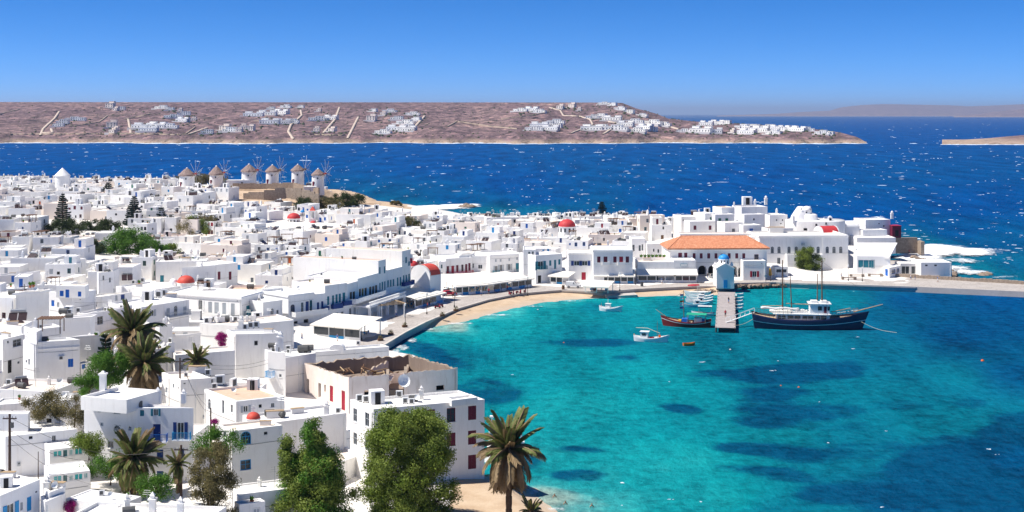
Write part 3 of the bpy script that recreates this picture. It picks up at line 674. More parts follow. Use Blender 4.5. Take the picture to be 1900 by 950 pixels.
# the small rock in the surf behind the town
mb = MB(); rp = onz(868, 384.5, 0)
for k in range(5):
    a = rp+Vector((random.uniform(-5, 5), random.uniform(-3, 3), -0.5)); hh = random.uniform(1.2, 4.2)
    mb.lathe([(random.uniform(2.5, 4), 0), (random.uniform(2, 3), hh*0.5), (random.uniform(.8, 1.5), hh*0.85), (0.05, hh)], 'rock', a, 7)
tag(mb.build('sea_rock'), 'dark jagged rock washed by surf behind the town', 'rock')
mb = MB(); rp = onz(1838, 510, 0)
for k in range(4):
    a = rp+Vector((random.uniform(-3, 3), random.uniform(-1, 1), -0.5)); hh = random.uniform(0.9, 1.8)
    mb.lathe([(random.uniform(2, 3), 0), (random.uniform(1.5, 2), hh*0.5), (0.05, hh)], 'rock', a, 7)
tag(mb.build('sea_rock'), 'low tan rock in the surf off the pier', 'rock')

# dark shrubs and walled gardens scattered over the slope, thickest round the villas
Vv = []; Ff = []
def shrub(px, py, r_, hh):
    p = far_at(px, py); i = len(Vv); n = 6
    for q, z in ((1.0, -.5), (.8, hh*.6)):
        for k in range(n): a = 6.283*k/n; e = r_*q*random.uniform(.7, 1.2); Vv.append((p.x+e*math.cos(a), p.y+e*math.sin(a)*1.6, p.z+z))
    Vv.append((p.x, p.y, p.z+hh)); Vv.append((p.x, p.y, p.z+hh))
    for k in range(n): k2 = (k+1) % n; Ff.append((i+k, i+k2, i+n+k2, i+n+k)); Ff.append((i+n+k, i+n+k2, i+2*n, i+2*n+1))
for (a, b_, s_, k) in VL:
    for q in range(7): shrub(a+random.gauss(0, 13), b_+random.gauss(2.5, 3.0), random.uniform(1.2, 4.0), random.uniform(1.2, 3.2))
for q in range(700): shrub(random.uniform(-150, 1560), random.uniform(194, 258), random.uniform(.8, 2.6), random.uniform(.6, 1.8))
tag(link('hillside_scrub', np_mesh('hillside_scrub', np.array(Vv), np.array(Ff), ['leaf_dark'])), 'dark low shrubs dotted over the far hillside', kind='stuff')
# ------------------------------------------------------------------ buildings
WIN_CACHE = {}
PAINT = {'b':'paint_blue','n':'paint_navy','a':'paint_azure','t':'paint_teal','r':'paint_red','m':'paint_maroon','g':'paint_green','o':'paint_orange','y':'paint_yellow','w':'paint_white','k':'dark_void','d':'dark_glass','e':'paint_grey','q':'aqua_glass','p':'wood_brown'}
def win_meshes(typ, w_, h_, c):
    """joinery for an opening w x h: x along the wall, +y into the wall, origin bottom centre. Returns [(part name, mesh)], first = the part itself"""
    key = (typ, round(w_, 1), round(h_, 1), c)
    if key in WIN_CACHE: return WIN_CACHE[key]
    w_, h_ = max(0.3, key[1]), max(0.3, key[2]); p = PAINT[c]; a = MB(); subs = []
    hw = w_/2; t = min(0.09, w_*0.12)
    def frame(mb, y0, y1, mat, x0=-hw, x1=hw, z0=0.0, z1=h_, tt=t):
        mb.box((x0,y0,z0),(x0+tt,y1,z1),mat); mb.box((x1-tt,y0,z0),(x1,y1,z1),mat); mb.box((x0+tt,y0,z1-tt),(x1-tt,y1,z1),mat); mb.box((x0+tt,y0,z0),(x1-tt,y1,z0+tt),mat)
    if typ == 'win':                       # glazed, painted frame and bars
        frame(a, 0.08, 0.2, p if c not in 'dk' else 'paint_white'); bm_ = p if c not in 'dk' else 'paint_white'
        a.box((-0.025, 0.1, t), (0.025, 0.16, h_-t), bm_)
        if h_ > 0.9: a.box((-hw+t, 0.1, h_*0.55-0.02), (-0.025, 0.16, h_*0.55+0.02), bm_); a.box((0.025, 0.1, h_*0.55-0.02), (hw-t, 0.16, h_*0.55+0.02), bm_)
        a.box((-hw-0.08, -0.08, -0.09), (hw+0.08, 0.2, -0.005), 'white_plaster')
        g = MB(); g.box((-hw+t, 0.15, t), (hw-t, 0.19, h_-t), 'dark_glass'); subs.append(('pane', g))
    elif typ == 'hole':                    # plain dark opening
        a.box((-hw, 0.14, 0), (hw, 0.2, h_), p if c not in 'd' else 'dark_glass'); frame(a, 0.06, 0.14, 'paint_grey', tt=0.05)
    elif typ == 'shut':                    # closed shutters, two leaves
        frame(a, 0.0, 0.12, p, tt=0.05)
        for s_ in (-1, 1):
            g = MB(); x0, x1 = (-hw+0.05, -0.012) if s_ < 0 else (0.012, hw-0.05)
            g.box((x0, 0.05, 0.05), (x1, 0.1, h_-0.05), p)
            n = max(3, int(h_/0.22))
            for k in range(n): g.box((x0+0.05, 0.025, 0.1+(h_-0.2)*k/n), (x1-0.05, 0.05, 0.1+(h_-0.2)*(k+0.62)/n), p)
            subs.append(('shutter_leaf', g))
    elif typ == 'open':                    # glazed, shutters folded back against the wall
        frame(a, 0.08, 0.2, 'paint_white'); a.box((-0.03, 0.1, t), (0.03, 0.16, h_-t), 'paint_white')
        g = MB(); g.box((-hw+t, 0.15, t), (hw-t, 0.19, h_-t), 'dark_glass'); subs.append(('pane', g))
        for s_ in (-1, 1):
            g = MB(); lw = w_*0.5; x0, x1 = (-hw-lw, -hw-0.03) if s_ < 0 else (hw+0.03, hw+lw)
            g.box((x0, -0.07, 0.0), (x1, -0.02, h_), p)
            for k in range(4): g.box((x0+0.06, -0.09, h_*(k+0.15)/4), (x1-0.06, -0.07, h_*(k+0.85)/4), p)
            subs.append(('shutter_leaf', g))
    elif typ == 'door':
        frame(a, 0.02, 0.14, p, z0=-0.0, tt=0.07)
        g = MB(); g.box((-hw+0.07, 0.08, 0.02), (hw-0.07, 0.13, h_-0.07), p)
        for q in range(2):
            z0, z1 = (0.2, h_*0.42) if q == 0 else (h_*0.48, h_-0.25)
            for s_ in (-1, 1): g.box((min(s_*0.05, s_*(hw-0.16)), 0.05, z0), (max(s_*0.05, s_*(hw-0.16)), 0.08, z1), p)
        subs.append(('door_leaf', g)); k_ = MB(); k_.box((hw-0.2, 0.0, 1.0), (hw-0.14, 0.06, 1.06), 'metal_grey'); subs.append(('handle', k_))
    elif typ == 'arch':                    # round-headed window, glazing bars, spandrels of plaster
        n = 12; r_ = hw; zc = h_-r_*0.98; ring = [(r_*math.cos(math.pi*i/n), zc+r_*0.98*math.sin(math.pi*i/n)) for i in range(n+1)]
        for i in range(n):
            (xa, za), (xb, zb) = ring[i], ring[i+1]
            a.raw([(xa,-0.001,za),(xb,-0.001,zb),(xb,-0.001,h_),(xa,-0.001,h_),(xa,0.2,za),(xb,0.2,zb)], [(0,1,2,3),(1,0,4,5)], 'white_plaster')
            a.raw([(xa,0.06,za),(xb,0.06,zb),(xb*0.84,0.06,zc+(zb-zc)*0.84),(xa*0.84,0.06,zc+(za-zc)*0.84)], [(0,1,2,3)], p)
        for s_ in (-1, 1): a.box((s_*hw-(0.1 if s_ > 0 else 0), 0.05, 0), (s_*hw+(0.1 if s_ < 0 else 0), 0.12, zc), p)
        a.box((-hw+0.1, 0.05, 0), (hw-0.1, 0.12, 0.1), p); a.box((-hw+0.1, 0.05, zc-0.04), (hw-0.1, 0.12, zc+0.04), p)
        for q in (-0.5, 0, 0.5): a.box((q*w_*0.5-0.025, 0.07, 0.1), (q*w_*0.5+0.025, 0.12, zc-0.04), p)
        for q in (0.3, 0.5, 0.7):
            ca, sa = math.cos(math.pi*q), math.sin(math.pi*q)
            a.raw([(-0.02,0.08,zc),(0.02,0.08,zc),(r_*.9*ca+0.02,0.08,zc+r_*.9*sa),(r_*.9*ca-0.02,0.08,zc+r_*.9*sa)], [(0,1,2,3)], p)
        g = MB(); g.box((-hw, 0.14, 0.0), (hw, 0.18, h_-0.01), 'dark_glass'); subs.append(('pane', g))
    elif typ == 'shop':                    # wide shop glazing
        n = max(2, int(w_/1.4)); frame(a, 0.04, 0.18, 'paint_white', tt=0.1)
        for k in range(1, n): x = -hw+w_*k/n; a.box((x-0.04, 0.05, 0.1), (x+0.04, 0.16, h_-0.1), 'paint_white')
        for k in range(n):
            g = MB(); g.box((-hw+w_*k/n+0.05, 0.12, 0.1), (-hw+w_*(k+1)/n-0.05, 0.16, h_-0.1), p if c != 'w' else 'dark_glass'); subs.append(('pane', g))
    elif typ == 'archway':                 # deep open arch: spandrel fill and dark inside
        n = 12; r_ = hw; zc = h_-r_
        for i in range(n):
            xa, za = r_*math.cos(math.pi*i/n), zc+r_*math.sin(math.pi*i/n); xb, zb = r_*math.cos(math.pi*(i+1)/n), zc+r_*math.sin(math.pi*(i+1)/n)
            a.raw([(xa,-0.001,za),(xb,-0.001,zb),(xb,-0.001,h_),(xa,-0.001,h_),(xa,2.4,za),(xb,2.4,zb)], [(0,1,2,3),(1,0,4,5)], 'white_plaster')
        for s_ in (-1, 1): a.raw([(s_*hw,0.2,0),(s_*hw,2.4,0),(s_*hw,2.4,zc),(s_*hw,0.2,zc)], [(0,1,2,3)], 'white_plaster')
        a.box((-hw, 2.4, 0), (hw, 2.5, h_), 'dark_void')
    res = [(None, a.mesh(typ))]+[(nm, g.mesh(nm)) for nm, g in subs]
    WIN_CACHE[key] = res; return res
PNAME = {'win':'window','hole':'window','shut':'window','open':'window','door':'door','arch':'window','shop':'shop_window','archway':'archway'}

def wall_grid(mb, o, u, up_h, L, holes, mat, depth=0.2):
    """wall rectangle from o along unit u, height up_h, with rectangular openings (u0,u1,v0,v1) and reveals"""
    n = Vector((u.y, -u.x, 0)); holes = [h for h in holes if h[0] > 0.02 and h[1] < L-0.02 and h[2] >= 0 and h[3] < up_h-0.02]
    us = sorted({0.0, L, *[round(x, 4) for h in holes for x in h[:2]]}); vs_ = sorted({0.0, up_h, *[round(x, 4) for h in holes for x in h[2:4]]})
    P = lambda a, b_, d=0.0: (o.x+u.x*a-n.x*d, o.y+u.y*a-n.y*d, o.z+b_)
    for i in range(len(us)-1):
        # merge vertical runs
        run = None
        for j in range(len(vs_)-1):
            cu, cv = (us[i]+us[i+1])/2, (vs_[j]+vs_[j+1])/2
            inh = any(h[0] < cu < h[1] and h[2] < cv < h[3] for h in holes)
            if not inh: run = (run[0], vs_[j+1]) if run else (vs_[j], vs_[j+1])
            if (inh or j == len(vs_)-2) and run:
                mb.poly([P(us[i], run[0]), P(us[i+1], run[0]), P(us[i+1], run[1]), P(us[i], run[1])], mat); run = None
    for (a, b_, c, d) in [h[:4] for h in holes]:
        mb.poly([P(a, c), P(a, c, depth), P(a, d, depth), P(a, d)][::-1], mat); mb.poly([P(b_, c), P(b_, c, depth), P(b_, d, depth), P(b_, d)], mat)
        mb.poly([P(a, d), P(a, d, depth), P(b_, d, depth), P(b_, d)][::-1], mat); mb.poly([P(a, c), P(a, c, depth), P(b_, c, depth), P(b_, c)], mat)
    return holes

def block(root, pts, z0, z1, ops=None, wall='white_plaster', roof='roof_white', par=0.35, pw=0.28, cornice=0.0, subs=True, wname='wall', stuff=None):
    """one volume: quad pts (front-left, front-right, back-right, back-left) in root space; openings {side: [(u,v,w,h,type,colour)]} with u centre from the side's start, v above z0"""
    ops = ops or {}; mb = stuff or MB(); P = [Vector((p[0], p[1], 0)) for p in pts]; made = []
    for s_ in range(4):
        a, b_ = P[s_], P[(s_+1) % 4]; L = (b_-a).length; u = (b_-a)/L
        hl = [(q[0]-q[2]/2, q[0]+q[2]/2, q[1], q[1]+q[3], q) for q in ops.get(s_, [])]
        ok = wall_grid(mb, Vector((a.x, a.y, z0)), u, z1-z0, L, hl, wall)
        for h in ok: made.append((a, u, h[4]))
    c = sum(P, Vector())/4
    inn = []
    for i in range(4):
        d0 = (P[i]-P[i-1]).normalized(); d1 = (P[(i+1) % 4]-P[i]).normalized(); n0 = Vector((-d0.y, d0.x, 0)); n1 = Vector((-d1.y, d1.x, 0))
        k = 1+n0.dot(n1); inn.append(P[i]+(n0+n1)*(pw/max(0.3, k)))
    rb = stuff or MB(); zr = z1-par
    for i in range(4):
        j = (i+1) % 4; A, B_, Ai, Bi = P[i], P[j], inn[i], inn[j]
        rb.poly([(A.x,A.y,z1),(B_.x,B_.y,z1),(Bi.x,Bi.y,z1+0.03),(Ai.x,Ai.y,z1+0.03)], wall)
        rb.poly([(Ai.x,Ai.y,z1+0.03),(Bi.x,Bi.y,z1+0.03),(Bi.x,Bi.y,zr),(Ai.x,Ai.y,zr)], wall)
    rb.poly([(p.x, p.y, zr) for p in inn], roof)
    if cornice:
        for i in (0, 1, 3):
            a, b_ = P[i], P[(i+1) % 4]; u = (b_-a).normalized(); n = Vector((u.y, -u.x, 0))*cornice; e = u*cornice
            q = [a-e+n, b_+e+n, b_+e, a-e]
            vs_ = [(p.x, p.y, z1-0.55) for p in q]+[(p.x, p.y, z1-0.25) for p in q]
            rb.raw(vs_, [(0,1,5,4),(4,5,6,7),(3,2,1,0),(0,4,7,3),(1,2,6,5)], wall)
    if stuff:
        for a, u, q in made:
            n = Vector((u.y, -u.x, 0)); o = a+u*(q[0]-q[2]/2)-n*0.12; e = o+u*q[2]; m_ = PAINT[q[5]]
            stuff.poly([(o.x,o.y,z0+q[1]),(e.x,e.y,z0+q[1]),(e.x,e.y,z0+q[1]+q[3]),(o.x,o.y,z0+q[1]+q[3])], m_)
        return None
    wo = mb.build(wname, root); ro = rb.build('roof', root)
    for a, u, q in made: joinery(root, a+u*q[0]+Vector((0, 0, z0+q[1])), u, q[2], q[3], q[4], q[5], subs)
    return wo, ro
def joinery(root, o, u, w_, h_, typ, c, subs=True):
    n = Vector((u.y, -u.x, 0)); M = Matrix(((u.x, -n.x, 0, o.x), (u.y, -n.y, 0, o.y), (0, 0, 1, o.z), (0, 0, 0, 1)))
    ms = win_meshes(typ, w_, h_, c); part = link(PNAME[typ], ms[0][1], root, mat=M)
    if subs:
        for nm, me_ in ms[1:]: link(nm, me_, part)
    elif len(ms) > 1:
        key = ('joined', id(ms[0][1]))
        if key not in WIN_CACHE:
            bm_ = bmesh.new(); mats = []
            for nm, me_ in ms:
                k0 = len(bm_.faces); bm_.from_mesh(me_); bm_.faces.ensure_lookup_table()
                for f_ in bm_.faces[k0:]:
                    mm = me_.materials[f_.material_index]
                    if mm not in mats: mats.append(mm)
                    f_.material_index = mats.index(mm)
            j = bpy.data.meshes.new(typ); bm_.to_mesh(j); bm_.free()
            for mm in mats: j.materials.append(mm)
            WIN_CACHE[key] = j
        part.data = WIN_CACHE[key]
    return part

# roof-top fittings (shared meshes)
FIT = {}
def _fit():
    mb = MB(); mb.box((-0.3,-0.3,0),(0.3,0.3,1.3),'white_plaster'); mb.box((-0.38,-0.38,1.3),(0.38,0.38,1.42),'white_plaster'); mb.box((-0.2,-0.2,1.42),(0.2,0.2,1.7),'white_plaster'); mb.tbox((0,0,1.7),(0.5,0.5,0.35),'white_plaster',0,0.1); FIT['chimney'] = mb.mesh('chimney')
    mb = MB()
    for x in (-0.62, 0.62): mb.raw([(x-0.55,-0.9,0.15),(x+0.55,-0.9,0.15),(x+0.55,0.55,1.25),(x-0.55,0.55,1.25),(x-0.55,-0.86,0.07),(x+0.55,-0.86,0.07),(x+0.55,0.6,1.17),(x-0.55,0.6,1.17)],[(0,1,2,3),(0,4,5,1),(1,5,6,2),(2,6,7,3),(3,7,4,0),(7,6,5,4)],'panel_dark')
    pts = [(-1.0,0.75,1.45),(1.0,0.75,1.45)]; mb.tube(pts,0.3,0.3,'metal_grey',10)
    for x in (-0.9,0.9): mb.tube([(x,0.6,0),(x,0.7,1.2)],0.04,0.04,'metal_grey',4)
    FIT['solar_water_heater'] = mb.mesh('solar_water_heater')
    mb = MB(); mb.box((-0.45,-0.18,0.1),(0.45,0.18,0.95),'paint_white'); mb.box((-0.32,-0.2,0.22),(0.22,-0.18,0.82),'tank_grey'); mb.box((-0.4,-0.15,0),(-0.3,0.15,0.1),'metal_dark'); mb.box((0.3,-0.15,0),(0.4,0.15,0.1),'metal_dark'); FIT['air_conditioner'] = mb.mesh('air_conditioner')
    mb = MB(); mb.tube([(-0.8,0,0.62),(0.8,0,0.62)],0.52,0.52,'tank_grey',12); mb.box((-0.6,-0.4,0),(-0.45,0.4,0.25),'metal_dark'); mb.box((0.45,-0.4,0),(0.6,0.4,0.25),'metal_dark'); FIT['water_tank'] = mb.mesh('water_tank')
    mb = MB(); mb.tube([(0,0,0),(0,0,3.0)],0.035,0.03,'metal_grey',4)
    for k,z in enumerate((2.3,2.6,2.9)): mb.tube([(-0.7+k*.1,0,z),(0.7-k*.1,0,z)],0.02,0.02,'metal_grey',4)
    FIT['antenna'] = mb.mesh('antenna')
    mb = MB(); mb.lathe([(0.02,0),(0.3,0.06),(0.5,0.2)],'paint_white',(0,0,0),12); mb.tube([(0,0,0),(0.1,0,-0.6)],0.04,0.04,'metal_grey',4); d = mb.mesh('satellite_dish')
    d.transform(Matrix.Translation((0,0,0.9)) @ Matrix.Rotation(R(65),4,'X')); FIT['satellite_dish'] = d
    mb = MB(); mb.box((-1.0,-0.9,0),(1.0,0.9,1.9),'white_plaster'); mb.box((-0.4,-0.95,0),(0.4,-0.9,1.7),'dark_void'); FIT['stair_hut'] = mb.mesh('stair_hut')
    mb = MB()
    for x in (-1.6,1.6):
        for y in (-1.2,1.2): mb.box((x-0.06,y-0.06,0),(x+0.06,y+0.06,2.2),'wood_brown')
    for k in range(9): mb.box((-1.8+k*.42,-1.5,2.2),(-1.8+k*.42+.28,1.5,2.28),'wood_brown')
    FIT['pergola'] = mb.mesh('pergola')
    mb = MB(); mb.lathe([(0.0,0),(0.16,0),(0.24,0.34),(0.2,0.34)],'terracotta_pot',(0,0,0),8)
    for k in range(16): a=k*2.4; mb.raw([(0,0,.3),(.3*math.cos(a),.3*math.sin(a),.6+.02*k),(.25*math.cos(a+.6),.25*math.sin(a+.6),.45+.02*k)],[(0,1,2)],'leaf_green')
    FIT['flower_pot'] = mb.mesh('flower_pot')
    mb = MB(); mb.box((-1.1,-0.35,0),(1.1,0.35,0.9),'grey_plaster'); mb.box((-1.2,-0.4,0.9),(1.2,0.4,0.98),'wood_pale'); FIT['planter_box'] = mb.mesh('planter_box')
_fit()
def fit(root, kind, p, rz=0.0, s_=1.0, sz=None):
    o = link(kind, FIT[kind], root); o.location = p; o.rotation_euler = (0, 0, rz); o.scale = (s_, s_, sz or s_); return o

# houses measured from the photograph
HEROES = []      # world footprints, kept clear by the fill
CAMV = Vector((0, 0, CAM_H))
def hit_face(px, py, a, n):
    dr = Vector(((px-950)/FPX, 1, -(py-HOR)/FPX)); return CAMV+dr*((a-CAMV).dot(n)/dr.dot(n))
WR = random.Random(5); WM = {}
def _wm():
    mb = MB(); mb.box((-.05,-.12,0),(.05,-.01,1),'paint_white'); WM['drainpipe'] = mb.mesh('drainpipe')
    mb = MB(); mb.box((-.18,-.14,0),(.18,-.01,.5),'paint_grey'); mb.box((-.1,-.16,.25),(.1,-.14,.42),'dark_glass'); WM['meter_box'] = mb.mesh('meter_box')
    mb = MB(); mb.box((-.12,-.03,0),(.12,.02,.14),'dark_void'); WM['vent'] = mb.mesh('vent')
    mb = MB(); mb.box((-.42,-.34,.0),(.42,-.02,.62),'paint_white'); mb.box((-.34,-.36,.08),(.14,-.34,.54),'tank_grey'); WM['wall_air_conditioner'] = mb.mesh('wall_air_conditioner')
    mb = MB(); mb.tube([(0,-.03,0),(.5,-.04,-.06),(1,-.03,0)],.02,.02,'tank_grey',4,False); WM['wall_cable'] = mb.mesh('wall_cable')
_wm()
def weather(root, rel, o2, h):
    """pipes, boxes, vents and cables on the two faces that show"""
    for side in (0, 1):
        a, b_ = rel[side], rel[side+1]; L = (b_-a).length; u = (b_-a)/L; n = Vector((u.y, -u.x, 0)); used_ = [(q[0], q[2]) for q in o2.get(side, [])]
        if L < 3 or h < 3: continue
        def put(kind, s_, v, sx=1.0, sz=1.0):
            if any(abs(s_-c)-w_/2 < .55 for c, w_ in used_): return
            p = a+u*s_; o = link(kind, WM[kind], root); o.matrix_local = Matrix(((u.x*sx, -n.x, 0, p.x), (u.y*sx, -n.y, 0, p.y), (0, 0, sz, v), (0, 0, 0, 1))); used_.append((s_, .3))
        put('drainpipe', WR.choice([.35, L-.35, L*WR.uniform(.3,.7)]), .2, 1, h-.6)
        if WR.random() < .5: put('meter_box', WR.uniform(.6, L-.6), WR.uniform(1.2, 2.2))
        if WR.random() < .6: put('vent', WR.uniform(.5, L-.5), h-WR.uniform(.6, 1.6))
        if WR.random() < .3: put('wall_air_conditioner', WR.uniform(.8, L-.8), WR.uniform(.45, .7)*h)
        if WR.random() < .7: p = a+u*.2; o = link('wall_cable', WM['wall_cable'], root); o.matrix_local = Matrix(((u.x*(L-.4), -n.x, 0, p.x), (u.y*(L-.4), -n.y, 0, p.y), (0, 0, 1, h*WR.uniform(.45, .85)), (0, 0, 0, 1)))
def hero_w(name, label, pts, z, base=None, ops=None, cat='house', group=None, fits=(), keep=True, **kw):
    """pts: left, near, right, back corners in the world. Openings as photograph pixels (centre x, top, bottom, width, type, colour) on face 'l' (left-near) or 'r' (near-right)"""
    l, c, r, d = pts; zb = min(gz(p.x, p.y) for p in pts)-0.6 if base is None else base
    ctr = (l+c+r+d)/4; root = thing(name, label, cat, (ctr.x, ctr.y, zb), 0, group); o2 = {}
    for side, key in ((0, 'l'), (1, 'r')):
        a, b_ = (l, c) if side == 0 else (c, r); u = (b_-a); u.z = 0; u.normalize(); n = Vector((u.y, -u.x, 0))
        for (cx, t_, bt, wpx, typ, col_) in (ops or {}).get(key, []):
            h0 = hit_face(cx, bt, a, n); h1 = hit_face(cx, t_, a, n); ha = hit_face(cx-wpx/2, bt, a, n); hb = hit_face(cx+wpx/2, bt, a, n)
            w_ = min(6.0, max(0.45, (hb-ha).dot(u))); h_ = max(0.4, h1.z-h0.z); v = h0.z-zb
            if v < 0.05: h_ += v-0.05; v = 0.05
            if h_ > 0.3: o2.setdefault(side, []).append(((h0-a).dot(u), v, w_, h_, typ, col_))
    rel = [Vector((p.x-ctr.x, p.y-ctr.y, 0)) for p in pts]
    block(root, rel, 0, z-zb, o2, **kw)
    if keep: HEROES.append([(p.x, p.y) for p in pts])
    par = kw.get('par', 0.35)
    if ctr.y < 420 and keep:
        weather(root, rel, o2, z-zb)
        if ctr.y < 330 and par > .05:
            for k in range(WR.choice([1,2,3])):
                q = rel[0].lerp(rel[1], WR.uniform(.15,.85)).lerp(rel[3].lerp(rel[2], WR.uniform(.15,.85)), WR.uniform(.3,.85)); fit(root, WR.choice(['antenna','antenna','flower_pot','air_conditioner','satellite_dish','planter_box','water_tank','chimney']), (q.x, q.y, z-par-zb), WR.uniform(-.5,.5), WR.uniform(.6,.95))
    for (kind, px, py, rz, s_) in fits:
        q = onz(px, py, z-par); fit(root, kind, (q.x-ctr.x, q.y-ctr.y, z-par-zb), rz, s_)
    return root, pts, z, zb, ctr
def hero(name, label, L_, N_, R_, h=6.0, z=None, back=None, **kw):
    """from the left, near and right roof corners in the photograph"""
    if z is None: z = top(*N_, h).z
    c = onz(*N_, z); l = onz(*L_, z) if L_ else None; r = onz(*R_, z) if R_ else None
    if l is None: u = (r-c).normalized(); l = c+Vector((-u.y, u.x, 0))*back
    elif r is None: u = (c-l).normalized(); r = c+Vector((-u.y, u.x, 0))*back
    elif back is not None:                        # keep the visible long face, set the depth of the short one
        u = (c-l).normalized(); r = c+(r-c).normalized()*back
    return hero_w(name, label, [l, c, r, l+r-c], z, **kw)
def front(name, label, pxa, pxb, top_row, base_row, depth=9.0, zg=1.6, yb=None, ops=None, **kw):
    """a facade looking at the harbour: its ends, the row of its top and of its foot; yb = row of the right foot if the facade is turned"""
    a = onz(pxa, base_row, zg); b_ = onz(pxb, yb or base_row, zg); z = CAM_H-(top_row-HOR)/FPX*a.y
    u = (b_-a).normalized(); q = Vector((-u.y, u.x, 0))*depth; l = Vector((a.x, a.y, z)); c = Vector((b_.x, b_.y, z))
    return hero_w(name, label, [l, c, c+q, l+q], z, ops=ops, **kw)
def balcony(ret, face, px0, px1, row, col_, proj=0.9, rail=1.0, solid=False, rmat=None):
    """slab and railing on a hero's face between two pixel columns at a pixel row"""
    root, pts, z, zb, ctr = ret; a, b_ = (pts[0], pts[1]) if face == 'l' else (pts[1], pts[2]); u = (b_-a); u.z = 0; u.normalize(); n = Vector((u.y, -u.x, 0))
    h0 = hit_face(px0, row, a, n); h1 = hit_face(px1, row, a, n); L = (h1-h0).dot(u)
    M = Matrix(((u.x, n.x, 0, h0.x-ctr.x), (u.y, n.y, 0, h0.y-ctr.y), (0, 0, 1, h0.z-zb), (0, 0, 0, 1)))
    mb = MB(); mb.box((0, 0.002, -0.14), (L, proj, 0), rmat or 'white_plaster'); o = mb.build('balcony', root); o.matrix_local = M
    mr = MB(); p = PAINT[col_]
    if solid: mr.box((0, proj-0.12, 0.0), (L, proj-0.002, rail), p); mr.box((0.002, 0.01, 0.0), (0.1, proj-0.12, rail), p); mr.box((L-0.1, 0.01, 0), (L-0.002, proj-0.12, rail), p)
    else:
        mr.box((0, proj-0.06, rail-0.06), (L, proj-0.01, rail), p); mr.box((0, proj-0.06, 0.08), (L, proj-0.01, 0.13), p)
        for k in range(int(L/0.16)+1): x = min(L-0.04, k*0.16); mr.box((x, proj-0.05, 0), (x+0.04, proj-0.02, rail-0.06), p)
        for x in (0.0, L-0.05):
            mr.box((x, 0.02, rail-0.06), (x+0.05, proj-0.06, rail), p)
            for k in range(int(proj/0.18)): mr.box((x+0.005, 0.05+k*0.18, 0), (x+0.04, 0.09+k*0.18, rail-0.06), p)
    mr.build('railing', o)
def extra(ret, pts_px, z, z1, ops=None, **kw):
    """a smaller volume standing on or against a hero: left, near, right corners at height z1"""
    root, pts, zt, zb, ctr = ret; l, c, r = [onz(*p, z1) for p in pts_px]; q = [l, c, r, l+r-c]
    block(root, [Vector((p.x-ctr.x, p.y-ctr.y, 0)) for p in q], z-zb, z1-zb, ops, **kw)
# ------------------------------------------------------------------ near houses
H = {}
# the house with blue balconies
H['bb'] = r_ = hero('townhouse', 'tall white house with deep blue balconies and shutters beside the palm', (156,748), (256,757), (359,757), z=13.6, base=2.5,
  ops={'l': [(217,759,768.5,13,'arch','e'),(217,788.5,799.5,13,'arch','e'),(184,758,765,5,'arch','e'),(189,785,790,4,'hole','e'),(241,791,799,6,'arch','e'),(205,818,832,11,'win','e'),(236,822,836,9,'win','e'),(210,850,866,11,'win','e')],
       'r': [(263.5,761,772,7,'shut','t'),(289,759,772,9,'open','t'),(291,787,818,14,'door','n'),(335,784,815,13,'open','n'),(297,834,858,12,'door','n'),(297,874,898,12,'door','n'),(336,836,858,11,'shut','n')]}, par=0.3,
  fits=[('chimney',293,748,0.2,1.0),('chimney',341,748,0,0.9)], roof='roof_white')
balcony(r_, 'r', 277, 312, 818, 'b'); balcony(r_, 'r', 322, 355, 815, 'a', 0.8)
extra(r_, [(150,735),(235,742),(300,724)], 13.2, 14.9, par=0.4)
mb = MB(); mb.box((-0.5,-0.5,-0.2),(0.5,0.5,0.4),'white_plaster'); mb.box((-0.36,-0.36,0.4),(0.36,0.36,3.3),'white_plaster'); mb.box((-0.48,-0.48,3.3),(0.48,0.48,3.5),'white_plaster'); mb.tbox((0,0,3.5),(0.7,0.7,0.3),'white_plaster',0,0.3)
p = onz(191, 742, 13.6)-r_[4]; mb.build('chimney', r_[0], loc=(p.x, p.y, 13.5-r_[3]))
# roof terrace house on the left edge with gabled chimney
H['gable'] = r_ = hero('townhouse', 'white house with flat roof terrace and pointed gable chimney at left edge', (10,810), (143,796), (118,782), h=5.5, back=9,
  ops={'l': [(100,808,819,7,'win','e'),(57,811,815,3,'hole','k')]}, par=0.25)
p = onz(93, 780, r_[2]); mb = MB(); mb.raw([(-1.5,-0.35,0),(1.5,-0.35,0),(0.35,-0.3,1.0),(0.1,-0.2,1.75),(-0.1,-0.2,1.75),(-0.35,-0.3,1.0),(-1.5,0.35,0),(1.5,0.35,0),(0.35,0.3,1.0),(0.1,0.2,1.75),(-0.1,0.2,1.75),(-0.35,0.3,1.0)],[(0,1,2,5),(5,2,3,4),(7,6,11,8),(8,11,10,9),(1,7,8,2),(2,8,9,3),(6,0,5,11),(11,5,4,10),(4,3,9,10)],'white_plaster'); mb.box((-0.3,-0.4,0.1),(0.3,-0.3,0.6),'dark_void')
mb.build('chimney', r_[0], loc=(p.x-r_[4].x, p.y-r_[4].y, r_[2]-r_[3]-0.3))
extra(r_, [(-14,768),(52,768),(56,762)], r_[2]-0.3, r_[2]+2.0, ops={0: [(5.2,0.05,0.8,1.7,'door','t'),(6.8,0.8,0.5,0.6,'win','b')]}, par=0.1)
